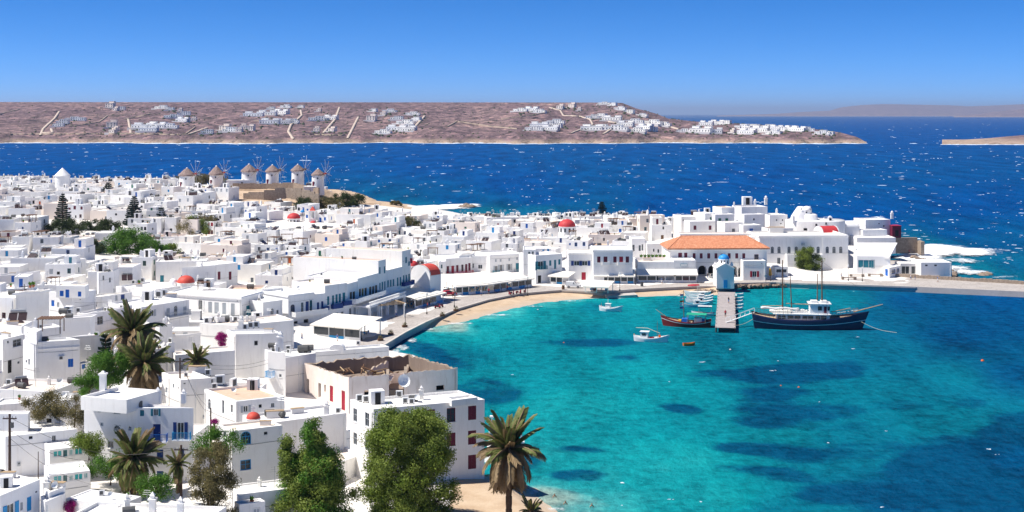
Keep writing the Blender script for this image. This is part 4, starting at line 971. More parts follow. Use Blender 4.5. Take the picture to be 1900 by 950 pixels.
# conservatories with turquoise glass
H['glass1'] = r_ = hero('glazed_annex', 'white annex with a band of turquoise glass panes below the gable-chimney house', (92,835), (167,826), None, h=4.3, back=6, par=0.05, roof='roof_white',
  ops={'l': [(107,836,848,17,'shop','q'),(121,835,847,7.5,'win','q'),(132,834,845.5,8,'shop','q'),(146,831,844,16,'shop','q'),(159.5,829.5,841,7.5,'shop','q')]})
H['glass2'] = hero('glazed_annex', 'lower white annex with turquoise glass panes beside the palm garden', (92,882), (167,873), None, h=3.6, back=5, par=0.05,
  ops={'l': [(107,883,895,17,'shop','q'),(121,882,894,7.5,'win','q'),(132,881,892.5,8,'shop','q'),(146,878,891,16,'shop','q'),(159.5,876.5,888,7.5,'shop','q')]})
H['azure'] = hero('corner_house', 'white house with bright azure shutters in the bottom left corner', (-90,900), (0,920), (74,889.5), h=5.0, par=0.12, base=2,
  ops={'r': [(20,934,956,14,'open','a'),(40,932,947,3.5,'hole','e'),(54,922,948,8,'shut','a')]}, fits=[('stair_hut',12,903,0.3,0.6)])
H['annexshade'] = hero('outbuilding', 'small white outbuilding with shaded blue-grey side beside the azure-shutter house', (75,921), (83,932), (121,915), h=3.6, par=0.15, base=2, fits=[('chimney',87,918,0,1.0)])
H['annexshade2'] = hero('outbuilding', 'narrow parapet house behind the shaded outbuilding', (80,906), (91,914), (121,903), h=4.2, par=0.3, base=2)
H['tent'] = hero('low_house', 'broad low white roof spreading in front of the palm garden', (122,925), (218,939), (262,921), h=3.4, par=0.06, base=2)
H['bottomroof'] = r_ = hero('low_house', 'white parapet roof with two pinnacled chimneys at the bottom edge', (130,956), (380,966), (420,940), h=4.0, par=0.35, base=1.5, fits=[('chimney',283,952,0,1.1),('chimney',335,957,0,1.0)])
# roofs left of the blue-balcony house
H['roofs1'] = hero('low_house', 'low white house with cream terrace roof below the lavender block', (-10,722), (95,727), (150,706), h=4.6, par=0.4, roof='roof_cream', fits=[('solar_water_heater',40,716,0.5,0.8),('satellite_dish',111,716,0.4,0.9),('chimney',91,714,0,0.7),('water_tank',134,711,0,.8),('air_conditioner',17,714,0,.9)])
H['roofs2'] = hero('low_house', 'white house with beige roof wall behind the olive-brown bush', (60,745), (140,742), (165,728), h=5.0, par=0.3, fits=[('air_conditioner',122,739,0.2,1.0),('planter_box',150,738,0.1,.9)])
H['roofs3'] = hero('low_house', 'small white house with grey gable wall at the left edge above the bush', (-20,752), (40,748), (62,735), h=5.0, par=0.2)
# the big lavender block
H['lav'] = r_ = hero('townhouse', 'large plain white block with one deep blue shuttered window', (43,630), (66,635), (148,630), h=7.6, par=0.3, ops={'r': [(131,666,681,9.5,'shut','b')], 'l': [(54,666,677,3,'hole','e'),(49,668,673,2,'hole','e')]})
extra(r_, [(52,612),(68,616),(78,611)], r_[2]-0.3, r_[2]+1.7, par=0.0)
u = (r_[1][2]-r_[1][1]).normalized(); mb = MB(); a = r_[1][1]-r_[4]; L = (r_[1][2]-r_[1][1]).length
mb.raw([(a.x, a.y, r_[2]-r_[3]-1.15), (a.x+u.x*L, a.y+u.y*L, r_[2]-r_[3]-1.15)]+[(a.x+u.x*t+u.y*.12, a.y+u.y*t-u.x*.12, zz) for t in (0, L) for zz in (r_[2]-r_[3]-1.15, r_[2]-r_[3]-1.0)], [(2,4,5,3),(0,1,4,2),(3,5,1,0)], 'white_plaster'); mb.build('string_course', r_[0])
H['red1'] = hero('townhouse', 'white house with one orange-red shutter behind the lavender block', (130,626), (150,623), (212,618), h=7.0, par=0.3, ops={'r': [(173,637,648,7.5,'shut','o')]})
H['low155'] = hero('low_house', 'low white shed with blue windows between the lavender block and green tree', (148,672), (150,675), (182,668), h=4.2, par=0.1, ops={'r': [(155,676,684,6,'shut','b'),(167,689,699,8,'hole','n')]})
H['left'] = r_ = hero('townhouse', 'white house with glazed corner window and black door at left edge', (-30,623), (5,630), (46,620), h=7.0, par=0.4, ops={'r': [(32,629,643,16,'win','e'),(18,668,692,7,'door','k'),(15,633,637,3,'hole','k'),(34.5,672,675,4,'hole','k')]})
H['left2'] = hero('townhouse', 'white house with black timber pergola and dark roof room', (44,606), (60,612), (115,606), h=6.5, par=0.3, fits=[('pergola',95,617,0.1,1.1)])
H['left3'] = hero('townhouse', 'broad low white house with a cream roof and big solar heater at left edge', (-20,600), (40,606), (60,596), h=6.0, par=0.4, roof='roof_cream', fits=[('solar_water_heater',33,598,0.25,1.3)])
# rows 500-600 left
H['a1'] = hero('townhouse', 'pale lavender house with a maroon barred window at left edge', (-40,549), (25,553), None, h=7, back=8, par=0.1, ops={'l': [(7,580,597,7,'win','m')]})
H['a2'] = hero('townhouse', 'tall white house with air conditioner on its wall and small green window', (29,544), (47,540), (91,537), h=8, par=0.35, ops={'r': [(54,545,550,4.5,'hole','t')]}, fits=[('flower_pot',56,534,0,1.4),('flower_pot',62,533,0,1.4),('chimney',80,534,0,.7)])
H['a2b'] = hero('low_house', 'small white lean-to with blue door in front of the tall house', (30,566), (60,562), None, h=4.5, back=4, par=0.1, ops={'l': [(46,585,596,6,'door','b')]})
H['a3'] = r_ = hero('townhouse', 'white house with blue door below and blue-shuttered roof terrace above', (91,541), (133,545), (178,538), h=6.0, par=0.9, ops={'l': [(98,557,568,5.5,'door','b'),(108,561,570,4,'hole','e')]})
extra(r_, [(104,530),(158,531),(165,527)], r_[2]-0.8, r_[2]+1.6, ops={0: [(1.2,0.3,0.8,1.1,'shut','b'),(2.4,0.05,0.8,1.6,'door','b'),(5.0,0.3,0.7,1.0,'shut','b')]}, par=0.15, roof='roof_cream')
H['a4'] = hero('low_house', 'long low white house with azure door and dark solar panels on its roof', (135,552), (190,550), (245,542), h=5.0, par=0.3, ops={'r': [(191,551,568,4,'door','a'),(216,548,558,4,'hole','e'),(228,546,556,7.5,'hole','n')]}, fits=[('solar_water_heater',157,556,0.3,1.2)])
H['a5'] = hero('low_house', 'low white house with bare pinkish wall behind the black pergola', (88,592), (97,588), (176,584), h=5.2, par=0.2, ops={'r': [(133,594,598,4,'win','w'),(114,604,609,3,'hole','k')]}, fits=[('water_tank',118,583,0,1.0),('air_conditioner',130,583,0,1.0),('air_conditioner',146,580,0,1.0),('stair_hut',128,581,0,.7)])
H['a6'] = hero('townhouse', 'white arcaded house with grey-blue veranda left of the upper palm', (150,585), (215,574), (245,566), h=5.5, par=0.2, ops={'l': [(186,587,602,11,'win','e'),(180,580,603,3,'hole','b'),(208,578,592,4,'hole','b')]})
H['a7'] = hero('townhouse', 'narrow tall white house with two slit windows above the terrace house', (180,505), (183,506), (211,503), h=8, par=0.3, back=None, ops={'r': [(192,511.5,520,3,'win','e'),(204,515,524,3.5,'win','e')]})
H['a8'] = hero('townhouse', 'white house with single blue door at the left edge beyond the pole', (-20,513), (45,508), (75,502), h=6, par=0.3, ops={'l': [(24.5,512,523.5,7,'door','b')]})
# centre-left
H['e1'] = hero('low_house', 'low white house with wide plain shaded wall right of the upper palm', (270,627), (296,624), (372,618), h=5.0, par=0.25)
H['e1b'] = hero('outbuilding', 'white cubic roof room with a cream top above the plain shaded wall', (288,601), (296,603), (320,600), h=7.6, par=0.12, roof='roof_cream')
H['e2'] = hero('townhouse', 'white house with blue-grey shaded wall and tower block between two palms', (283,647), (286,648), (312,645), h=6.5, par=0.1)
H['e2b'] = hero('outbuilding', 'slim white tower block beside the middle palm', (309,636), (312,637), (324,635), h=7.5, par=0.1)
H['e2c'] = hero('low_house', 'long white house with cream roof below the bougainvillea', (318,650), (325,659), (436,650), h=6.0, par=0.2, roof='roof_cream')
H['e3'] = r_ = hero('townhouse', 'pale house with rounded parapet and one small dark window beside the bougainvillea', (420,612), (437,620), (522,618), h=7.5, par=0.3, ops={'r': [(475,632,641,7,'hole','k')]}, fits=[('air_conditioner',455,612,0,1.1),('air_conditioner',466,609,0,1.2),('air_conditioner',476,608,0,1.2),('chimney',447,613,0,1.3)])
H['e3b'] = hero('low_house', 'white roof terrace crowded with air conditioners behind the rounded-parapet house', (370,600), (440,604), (545,594), h=6.4, par=0.15, roof='roof_cream', fits=[('air_conditioner',k,600-0.05*(k-380),0.1*k,1.1) for k in (383,392,402,412,428,438,447,458,470)]+[('water_tank',418,597,0,1)])
H['e4'] = r_ = hero('townhouse', 'white house behind the brown utility pole with pipes on its lit side wall', (300,691), (335,705), (392,701), h=7.0, par=0.3, roof='roof_cream', ops={'l': [(309,719,729,4,'hole','e'),(322,712,720,3,'hole','e')]}, fits=[('air_conditioner',386,697,0.2,1.0),('planter_box',366,692,0,1.1)])
H['e5'] = r_ = hero('townhouse', 'white house with orange-tan roof terrace and grey shutters', (379,722), (438,745), (528,735), h=6.6, par=0.3, roof='roof_tan',
  ops={'l': [(388.5,740,760,5,'arch','e'),(414,743,768,4,'win','e'),(430,751,766,4,'win','e')], 'r': [(456,753,765,9,'open','e'),(483,750,757,4,'hole','k'),(506,748,756,6,'win','e')]},
  fits=[('air_conditioner',391,716,0.3,1.2),('air_conditioner',408,714,0.3,1.5),('air_conditioner',433,719,1.2,1.4),('stair_hut',470,722,0,.8),('air_conditioner',398,722,.3,.9)])
H['e6'] = r_ = hero('townhouse', 'white house with blue arched window and patchy tan roof', (404,788), (430,800), (524,789), h=8.0, par=0.2, roof='roof_cream', base=3,
  ops={'r': [(456,800,825,20,'arch','a'),(493,803,807,5,'hole','k'),(456,853,872,20,'win','a')], 'l': [(417,800,812,5,'win','e')]})
H['e7'] = hero('low_house', 'white terrace roof with slanted parapets under the arched-window house', (428,900), (440,918), (545,905), h=3.6, par=0.15, base=1.5)
H['e8'] = hero('outbuilding', 'small white box house at the bottom edge left of the tall tamarisk', (435,930), (444,936), (492,930), h=3.2, par=0.15, base=1, ops={'r': [(476,942,958,14,'shop','e')]})
H['e9'] = hero('low_house', 'white terrace between the two big trees with stained floor', (520,850), (560,885), (665,845), h=2.6, par=0.3, base=1, roof='roof_cream')
H['e10'] = hero('low_house', 'white house with wide flat roof left of the crown of the tamarisk', (450,770), (484,787), (643,766), h=6.0, par=0.3, ops={'l': [(470,786,795,6,'win','e')]}, fits=[('planter_box',510,775,0.2,1.0),('chimney',606,772,0,1.0),('water_tank',500,772,0.3,.8),('air_conditioner',628,767,0,.8)])
H['e11'] = hero('low_house', 'low white terrace step behind the flat-roofed house by the tamarisk', (590,797), (600,808), (655,798), h=3.6, par=0.35, base=1.5)
def dome(name, label, px, base_row, rpx, z=None, h=8.0, mat='dome_red', drum=1.0, hk=0.9, drum_mat='white_plaster', cat='dome', nseg=20, lantern=False):
    p = top(px, base_row, h) if z is None else onz(px, base_row, z); r_ = rpx*p.y/FPX
    t = thing(name, label, cat, (p.x, p.y, p.z-drum)); HEROES.append([(p.x+i*r_*1.2, p.y+j*r_*1.2) for i, j in ((-1,-1),(1,-1),(1,1),(-1,1))])
    mb = MB(); mb.lathe([(r_*0.98, -3.0), (r_*0.98, drum-0.12), (r_*1.04, drum-0.1), (r_*1.04, drum+0.02), (r_*.9, drum+0.03)], drum_mat, (0,0,0), nseg); dr = mb.build('drum', t)
    mb = MB(); mb.lathe([(r_*math.cos(a), drum+r_*hk*math.sin(a)) for a in np.linspace(0, math.pi/2*0.995, 9)], mat, (0,0,0), nseg); mb.build('cupola', t, True)
    if drum > 1.2:
        for k in range(6):
            a = -math.pi/2+(k-2.5)*0.55; mw = MB(); mw.tbox((r_*0.97*math.cos(a), r_*0.97*math.sin(a), drum*0.3), (0.14, r_*0.22, drum*0.5), 'dark_glass', a); mw.build('window', t)
    mb = MB(); zt = drum+r_*hk; mb.box((-0.06,-0.06,zt-0.05),(0.06,0.06,zt+0.8),'white_plaster'); mb.box((-0.3,-0.05,zt+0.42),(0.3,0.05,zt+0.55),'white_plaster'); mb.build('cross', t)
    return t
dome('chapel_dome', 'bright red dome beside the orange-tan roof terrace', 470, 776, 13, h=6.5, mat='dome_coral', drum=0.4)
# red-shutter house by the beach
H['rs'] = r_ = hero('townhouse', 'three-storey white house with maroon shutters standing at the beach', (650,741), (693,759), (899,741), z=12.7, base=0.8, par=0.3,
  ops={'r': [(876,753,779,15,'shut','m'),(876,799,824.5,15,'shut','m'),(876,844,870,15,'shut','m'),(837,757,783,16,'win','m'),(837,803,828,16,'shut','m'),(707,768,790,12,'shut','m'),(752,764,787,14,'win','m'),(800,760,784,14,'shut','m'),(752,810,833,14,'shut','m')],
       'l': [(659,758,783,7,'win','e'),(681,766,792,8,'win','e'),(659,803,826,7,'win','e'),(681,812,836,8,'win','e')]},
  fits=[('air_conditioner',667,745,0.4,1.0),('air_conditioner',679,747,0.4,1.0),('stair_hut',699,748,0.3,.9),('air_conditioner',741,738,0.1,1.0),('satellite_dish',748,730,0.5,1.8),('chimney',782,741,0,.9),('air_conditioner',764,750,0.2,.8)], cornice=0.0)
extra(r_, [(826,737),(838,743),(886,737)], 12.3, 13.1, par=0.25)
# the roofless ruin
zr = 8.6; RL, RN, RR, RBR, RBL = [onz(*p, zr) for p in ((565,672),(647,699),(849,682),(760,656),(655,662))]
ru = thing('ruined_house', 'roofless ruined house with peeling beige walls and red doors', 'ruin', (RN.x, RN.y, 1.2))
def ruin_wall(nm, a, b_, ht, hb=0.0, th=0.45, ops=(), jag=0.25, mat='ruin_plaster', dark=False):
    """thick wall with a broken top"""
    a = Vector((a.x, a.y, 0)); b_ = Vector((b_.x, b_.y, 0)); d = b_-a; L = d.length; u = d/L; n = Vector((u.y, -u.x, 0)); mb = MB(); base = 1.2
    holes = []
    for (cx, t_, bt, wpx, typ, col_) in ops:
        h0 = hit_face(cx, bt, a, n); h1 = hit_face(cx, t_, a, n); w_ = max(0.5, (hit_face(cx+wpx/2, bt, a, n)-hit_face(cx-wpx/2, bt, a, n)).dot(u)); s0 = (h0-a).dot(u)
        holes.append((s0-w_/2, s0+w_/2, max(0.05, h0.z-base), h1.z-base, (typ, col_)))
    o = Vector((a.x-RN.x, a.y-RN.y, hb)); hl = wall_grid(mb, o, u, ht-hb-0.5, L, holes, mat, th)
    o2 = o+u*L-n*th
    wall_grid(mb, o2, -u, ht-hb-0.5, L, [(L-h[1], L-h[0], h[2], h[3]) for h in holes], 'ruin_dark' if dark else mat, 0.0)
    ns = max(4, int(L/0.6)); prev = None
    for k in range(ns+1):
        s_ = L*k/ns; z = ht-jag*random.random(); q = [(o.x+u.x*s_-n.x*e, o.y+u.y*s_-n.y*e, zz) for e, zz in ((0, ht-0.5), (0, z), (th, z-0.05), (th, ht-0.5))]
        if prev:
            mb.poly([prev[0], q[0], q[1], prev[1]], mat); mb.poly([prev[1], q[1], q[2], prev[2]], 'raw_stone'); mb.poly([prev[2], q[2], q[3], prev[3]], 'ruin_dark' if dark else mat)
        else: mb.poly([q[0], q[1], q[2], q[3]], mat)
        prev = q
    mb.poly(prev, mat); w = mb.build(nm, ru)
    for h in hl:
        typ, col_ = h[4]
        if typ: joinery(ru, Vector((o.x, o.y, 0))+u*((h[0]+h[1])/2)+Vector((0, 0, hb+h[2])), u, h[1]-h[0], h[3]-h[2], typ, col_, True)
    return w
hz = zr-1.2
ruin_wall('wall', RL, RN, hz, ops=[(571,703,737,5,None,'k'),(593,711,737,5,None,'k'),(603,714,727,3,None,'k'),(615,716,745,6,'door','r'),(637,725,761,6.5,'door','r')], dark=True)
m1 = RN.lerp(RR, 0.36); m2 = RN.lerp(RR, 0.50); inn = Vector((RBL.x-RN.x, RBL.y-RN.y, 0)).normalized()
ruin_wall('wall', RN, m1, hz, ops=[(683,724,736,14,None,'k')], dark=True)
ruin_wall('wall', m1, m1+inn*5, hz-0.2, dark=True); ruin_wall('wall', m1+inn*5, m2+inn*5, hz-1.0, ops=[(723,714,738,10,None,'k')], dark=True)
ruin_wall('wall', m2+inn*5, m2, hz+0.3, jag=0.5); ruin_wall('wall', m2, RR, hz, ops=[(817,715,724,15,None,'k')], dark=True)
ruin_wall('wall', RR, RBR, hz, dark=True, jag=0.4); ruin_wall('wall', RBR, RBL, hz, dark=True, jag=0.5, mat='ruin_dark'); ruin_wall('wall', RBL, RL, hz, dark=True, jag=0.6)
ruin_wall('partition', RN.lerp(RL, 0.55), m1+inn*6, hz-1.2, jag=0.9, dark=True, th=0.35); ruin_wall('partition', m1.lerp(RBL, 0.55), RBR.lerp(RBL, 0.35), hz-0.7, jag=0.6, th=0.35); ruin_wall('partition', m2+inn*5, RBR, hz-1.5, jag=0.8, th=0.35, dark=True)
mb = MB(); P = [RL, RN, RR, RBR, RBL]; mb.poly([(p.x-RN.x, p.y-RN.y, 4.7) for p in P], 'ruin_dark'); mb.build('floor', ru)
for k in range(22):
    mb = MB(); c = RL.lerp(RR, random.uniform(.2, .8)).lerp(RBL, random.uniform(0.1, .5)); a = random.random()*3; L = random.uniform(1.5, 4)
    d = Vector((math.cos(a), math.sin(a), 0))*L; z0 = random.uniform(4.9, 6.2); mb.tube([(c.x-RN.x-d.x/2, c.y-RN.y-d.y/2, z0), (c.x-RN.x+d.x/2, c.y-RN.y+d.y/2, z0+random.uniform(-1, 1))], 0.12, 0.1, random.choice(['wood_brown','wood_pale','wood_brown']), 5); mb.build('fallen_beam', ru)
mb = MB(); c = RN.lerp(m1, 0.6)+inn*3.0
for k in range(40):
    q = c+Vector((random.gauss(0, 1.4), random.gauss(0, 1.2), 0)); mb.tbox((q.x-RN.x, q.y-RN.y, 5.0+random.uniform(-.2, 1.0)), (random.uniform(.3, 1), random.uniform(.3, .9), random.uniform(.15, .5)), random.choice(['ruin_plaster','raw_stone','cream_plaster']), random.random()*3)
ob = mb.build('rubble', ru); ob['kind'] = 'stuff'
mb = MB(); q = RN.lerp(m1, 0.7)+inn*4
mb.raw([(q.x-RN.x+x, q.y-RN.y+y, z) for x, y, z in ((-3,-2.5,5.9),(2.5,-2.5,6.3),(2.5,2,6.0),(-3,2,5.5),(-3,-2.5,5.65),(2.5,-2.5,6.05),(2.5,2,5.75),(-3,2,5.25))], [(0,1,2,3),(7,6,5,4),(0,4,5,1),(1,5,6,2),(2,6,7,3),(3,7,4,0)], 'ruin_plaster'); mb.build('broken_floor_slab', ru)
HEROES.append([(p.x, p.y) for p in (RL, RN, RR, RBR)])
# long white house behind the ruin and its annexes
H['g4a'] = r_ = hero('townhouse', 'white house with small turquoise balcony left of the ruin', (491,648), (497,652), (530,655), h=7.0, par=0.3, ops={'r': [(520,694,700,3,'win','e')], 'l': [(494,672,690,3,'door','w')]}, fits=[('chimney',520,648,0,1.5),('water_tank',505,646,0,.8)])
balcony(r_, 'r', 498, 510, 698, 'a', 1.0)
H['g4b'] = hero('low_house', 'white house with black water tanks on the roof behind the utility pole', (515,652), (528,664), (586,655), h=6.0, par=0.3, fits=[('water_tank',562,654,0.1,1.1),('water_tank',572,653,0.1,1.1),('air_conditioner',535,651,0.2,1)])
H['g4c'] = r_ = hero('low_house', 'long low white house with rounded roof hatch between ruin and promenade', (570,648), (584,653), (722,643), z=6.4, par=0.3, fits=[('air_conditioner',665,640,0,.8)])
p = onz(626, 648, 6.4)-r_[4]; mb = MB(); prof = [(math.cos(a)*1.3, math.sin(a)*0.75+0.5) for a in np.linspace(0, math.pi, 9)]
for k in range(8): (xa, za), (xb, zb_) = prof[k], prof[k+1]; mb.raw([(xa,-0.9,za),(xb,-0.9,zb_),(xb,0.9,zb_),(xa,0.9,za),(xa,-0.9,-.4),(xb,-.9,-.4)], [(0,3,2,1),(0,1,5,4)], 'white_plaster')
mb.box((-1.3,-0.89,-0.4),(1.3,0.9,0.5),'white_plaster'); mb.build('roof_hatch', r_[0], loc=(p.x, p.y, 6.2-r_[3]))
H['g5'] = hero('low_house', 'white house with striped terrace and potted plants beside the round terrace', (440,592), (470,603), (545,593), z=8.0, par=0.2, roof='roof_cream')
H['g6'] = hero('townhouse', 'pale grey-white house end beside the harbour restaurant', (484,604), (496,609), (545,599), z=8.2, par=0.25)
# terrace with lamps beside the beach house
mb = MB(); q = [onz(*p, 1.2) for p in ((899,842),(911,845),(925,814),(908,806))]
t = thing('sea_terrace', 'low white terrace with two lamp columns behind the beach palm', 'terrace', (q[0].x, q[0].y, 0)); o0 = q[0]
vs_ = [(p.x-o0.x, p.y-o0.y, z) for z in (-1.0, .8) for p in q]; mb.raw(vs_, [(4,5,6,7),(0,1,5,4),(1,2,6,5),(2,3,7,6),(3,0,4,7)], 'white_plaster'); mb.build('platform', t)
for px, py in ((913,800),(967,818)):
    p = onz(px, py, 1.2)-o0; mb = MB(); mb.box((-0.14,-0.14,0),(0.14,0.14,2.2),'white_plaster'); mb.box((-0.35,-0.35,2.2),(0.35,0.35,2.4),'white_plaster'); mb.box((-0.5,-0.5,-1.2),(0.5,0.5,0),'white_plaster'); mb.build('column', t, loc=(p.x, p.y, 1.15))
# ------------------------------------------------------------------ harbour row on the left (shaded fronts looking at the quay)
QL = [onz(*p, 1.6) for p in ((440,634),(488,622),(560,611),(640,600),(700,579),(762,560),(790,549))]
def on_row(px):
    k = (px-950)/FPX
    for a, b_ in zip(QL, QL[1:]):
        d = b_-a; t = (k*a.y-a.x)/(d.x-k*d.y)
        if -0.001 <= t <= 1.001: return a+d*t
    return QL[-1]
def qrow(name, label, pxa, pxb, row, depth=10, ops=None, **kw):
    a, b_ = on_row(pxa), on_row(pxb); z = CAM_H-(row-HOR)/FPX*a.y; u = (b_-a).normalized(); u.z = 0; q = Vector((-u.y, u.x, 0))*depth
    l = Vector((a.x, a.y, z)); c = Vector((b_.x, b_.y, z))
    return hero_w(name, label, [l, c, c+q, l+q], z, ops={'l': ops or []}, base=1.3, **kw)
H['n1'] = hero('mansion', 'neoclassical white house with tall grey shutters and blue-shaded end wall', (312,541), (448,551), (488,540), h=6.8, par=0.25, cornice=0.25,
  ops={'l': [(372,557,576,7,'open','w'),(390,560,580,7,'shut','e'),(402,561,582,8,'door','e'),(416,562,583,7,'shut','e'),(432,563,586,7,'shut','e')], 'r': [(460,567,584,6,'shut','t'),(470,566,582,5,'shut','t'),(479,564,582,6,'shut','t')]}, fits=[('pergola',378,538,.1,.8),('stair_hut',388,532,0,1.0)])
balcony(H['n1'], 'r', 452, 492, 586, 't', 1.0); balcony(H['n1'], 'l', 378, 424, 588, 'w', 1.2, solid=True)
H['n2'] = hero('townhouse', 'pale blue-white house with arched door and curved balcony below the neoclassical house', None, (262,570), (351,556), h=6.0, back=10, par=0.3, wall='white_plaster', ops={'r': [(282,575,587,7,'open','e'),(312,572,588,6,'shut','e'),(326,567,589,7,'arch','e'),(343,569,584,6,'shut','e')]}, fits=[('air_conditioner',295,553,0,1.6),('air_conditioner',304,550,0,1.6),('stair_hut',275,556,0,1.0),('planter_box',318,553,0,1.0)])
balcony(H['n2'], 'r', 306, 348, 589, 'e', 1.2)
H['n2b'] = hero('low_house', 'low white wing with balustraded terrace behind the upper palm', None, (205,585), (262,572), h=4.2, back=8, par=0.3, ops={'r': [(226,590,600,5,'win','e'),(213,588,603,4,'hole','b')]})
H['n3'] = hero('townhouse', 'pinkish-white house with tall maroon shutters behind the coral dome', (338,497), (371,494), (402,492), h=5.8, par=0.2, ops={'l': [(353,506,515,7,'shut','m'),(364.5,508,523,5,'shut','m')], 'r': [(380.5,507,522,5,'shut','m'),(393,506,521,5,'open','m')]})
H['n3b'] = hero('townhouse', 'white wing with two maroon shutters joined to the pinkish house', None, (402,491), (441,487), h=5.8, back=9, par=0.2, ops={'r': [(406.5,504,519,5,'shut','m'),(427,504,519,5,'shut','m')]})
H['n4'] = hero('low_house', 'broad white terrace roof in front of the coral dome', (215,531), (288,537), (350,528), h=5.2, par=0.3, fits=[('solar_water_heater',236,520,0.3,1.1),('air_conditioner',248,527,0,1),('air_conditioner',265,524,0,1.2),('flower_pot',258,529,0,1.5)])
dome('chapel_dome', 'coral dome with white bell gable in front of maroon shutters', 345, 524, 16, h=5.6, mat='dome_coral', drum=0.6, hk=0.82)
t = dome('bell_gable', 'small white belfry hood left of the coral dome', 322, 523, 7, h=5.4, mat='white_plaster', drum=0.5, cat='belfry')
QR = 'harbour row with shaded fronts'
r_ = qrow('row_house', 'low row house with one arched window between mansion and parapet house', 488, 524, 561, 12, [(505,572,590,7,'arch','w'),(515,575,590,4,'win','e')], par=0.25)
r_ = qrow('row_house', 'row house with grey parapet line and navy arched door on the harbour row', 535, 583, 548, 12, [(543,565,584,8,'arch','n'),(561,561,581,5,'win','e'),(570,559,580,6,'door','n'),(577,557,577,5,'win','t'),(548,596,610,9,'hole','k'),(568,592,608,9,'hole','k')], par=0.5, cornice=0.15)
balcony(r_, 'l', 539, 599, 586, 'w', 2.0, 0.9, True, 'white_plaster')
r_ = qrow('row_house', 'narrow low row house with two navy doors next to the stepped gable', 583, 603, 546, 11, [(590,561,574,4,'door','n'),(598,559,571,4,'door','n')], par=0.2); balcony(r_, 'l', 596, 607, 576, 'n', 0.9, 0.9, True)
r_ = qrow('row_house', 'blue-shaded row house with stepped gable and two navy balconies', 603, 644, 530, 12, [(609,550,566,4,'shut','t'),(618,548,571,4,'door','t'),(624.5,546,563,4,'shut','t'),(630.5,545,561,4,'shut','t'),(638,543,566,5,'door','t'),(615,583,600,5,'door','e'),(625,580,597,5,'door','t'),(635,578,596,5,'win','e')], par=0.3, roof='roof_cream')
balcony(r_, 'l', 614, 632, 573, 'n', 0.9, 1.0, True); balcony(r_, 'l', 634, 652, 567, 'n', 0.9, 1.0, True)
r_ = qrow('row_house', 'small row house with two brown doors above the terrace balustrade', 644, 664, 527, 12, [(651,542,556,4,'door','p'),(656.5,541,555,4,'door','p'),(650,572,590,4,'win','e'),(658,570,588,4,'door','e')], par=0.3, roof='roof_cream')
r_ = qrow('row_house', 'long row house with olive-framed windows and wide white roof', 664, 702, 517, 14, [(668,536,550,4,'win','p'),(673,535,549,4,'win','y'),(678.5,534,548,4,'win','p'),(687,532,547,4,'win','p'),(692.5,531,547,4,'win','p'),(698,529,545,4,'win','p')], par=0.2)
H['q7'] = r_; balcony(r_, 'l', 645, 701, 562, 'w', 2.2, 0.9, True, 'white_plaster')
r_ = qrow('row_house', 'taller row house with big blank white side wall and tan roof', 702, 716, 484, 24, [(704.7,496,508,2.6,'shut','t'),(713.5,494,507,2.6,'shut','t'),(705,525,543,2.5,'shut','t'),(709.5,523,543,3,'door','t'),(714,522,540,2.5,'shut','t')], par=0.2, roof='roof_tan')
r_ = qrow('row_house', 'row house with teal shutters and air conditioners on its roof', 716, 746, 502, 14, [(720,520,533,3,'shut','t'),(725,519,532,3,'shut','t'),(730,518,531,3,'shut','t'),(738,515,531,3,'door','t'),(743,514,530,3,'door','t')], par=0.3, roof='roof_cream', fits=[('air_conditioner',723,493,0.3,1.1),('air_conditioner',731,493,0.3,1.1),('air_conditioner',738,491,.3,1.1)])
r_ = qrow('row_house', 'tallest harbour row house with blank side wall, rust-stained roof and hanging flag', 746, 762, 466, 22, [(753.5,477,488,3.2,'shut','t'),(759,485,493,3.2,'shut','t'),(749,511,526,2.7,'shut','t'),(754,510,524,2.7,'shut','t'),(759,508,522,2.7,'shut','t')], par=0.4, roof='roof_tan')
balcony(r_, 'l', 745, 763, 531, 'n', 1.0, 1.0, True)
p = on_row(757.5); zf = CAM_H-(485-HOR)/FPX*p.y
fl = thing('flag', 'white and pink flag hanging on the tallest harbour row house', 'flag', (p.x+0.5, p.y-0.6, zf)); mb = MB(); mb.raw([(0,0,2.0),(0.7,0.05,1.9),(0.65,0.0,-0.5),(0.05,0.08,-0.4),(0.02,.06,0),(0,.03,2)],[(0,1,2,3)],'cloth_white'); mb.build('cloth', fl); mb = MB(); mb.tube([(0,0.4,2.2),(0.6,-.1,2.2)],.04,.04,'metal_grey',4); mb.build('pole', fl); mb = MB(); mb.poly([(0,-.02,0.9),(0.68,-.02,0.85),(0.65,-.03,-0.5),(0.05,-.02,-0.4)],'cloth_red'); mb.build('band', fl)
# terrace under the olive-window house, with portico
a, b_ = on_row(664), on_row(716); u = (b_-a).normalized(); n = Vector((u.y, -u.x, 0)); L = (b_-a).length
tr = thing('portico', 'white portico terrace with balustrade in front of the olive-window row house', 'portico', (a.x, a.y, 1.55)); M = Matrix(((u.x, n.x, 0, 0), (u.y, n.y, 0, 0), (0, 0, 1, 0), (0, 0, 0, 1)))
mb = MB(); mb.box((-3,0.3,3.2),(L+2,4.6,3.6),'white_plaster'); mb.build('slab', tr).matrix_local = M
mb = MB(); mb.box((-3,4.3,3.6),(L+2,4.6,3.75),'white_plaster'); mb.box((-3,4.25,4.4),(L+2,4.65,4.55),'white_plaster')
for k in range(44): x = -2.9+(L+4.7)*k/44; mb.box((x,4.36,3.75),(x+0.16,4.54,4.4),'white_plaster')
mb.build('balustrade', tr).matrix_local = M
for k in range(5): mb = MB(); x = -2.6+(L+4)*k/4; mb.box((x,3.9,0),(x+0.55,4.45,3.2),'white_plaster'); mb.build('column', tr).matrix_local = M

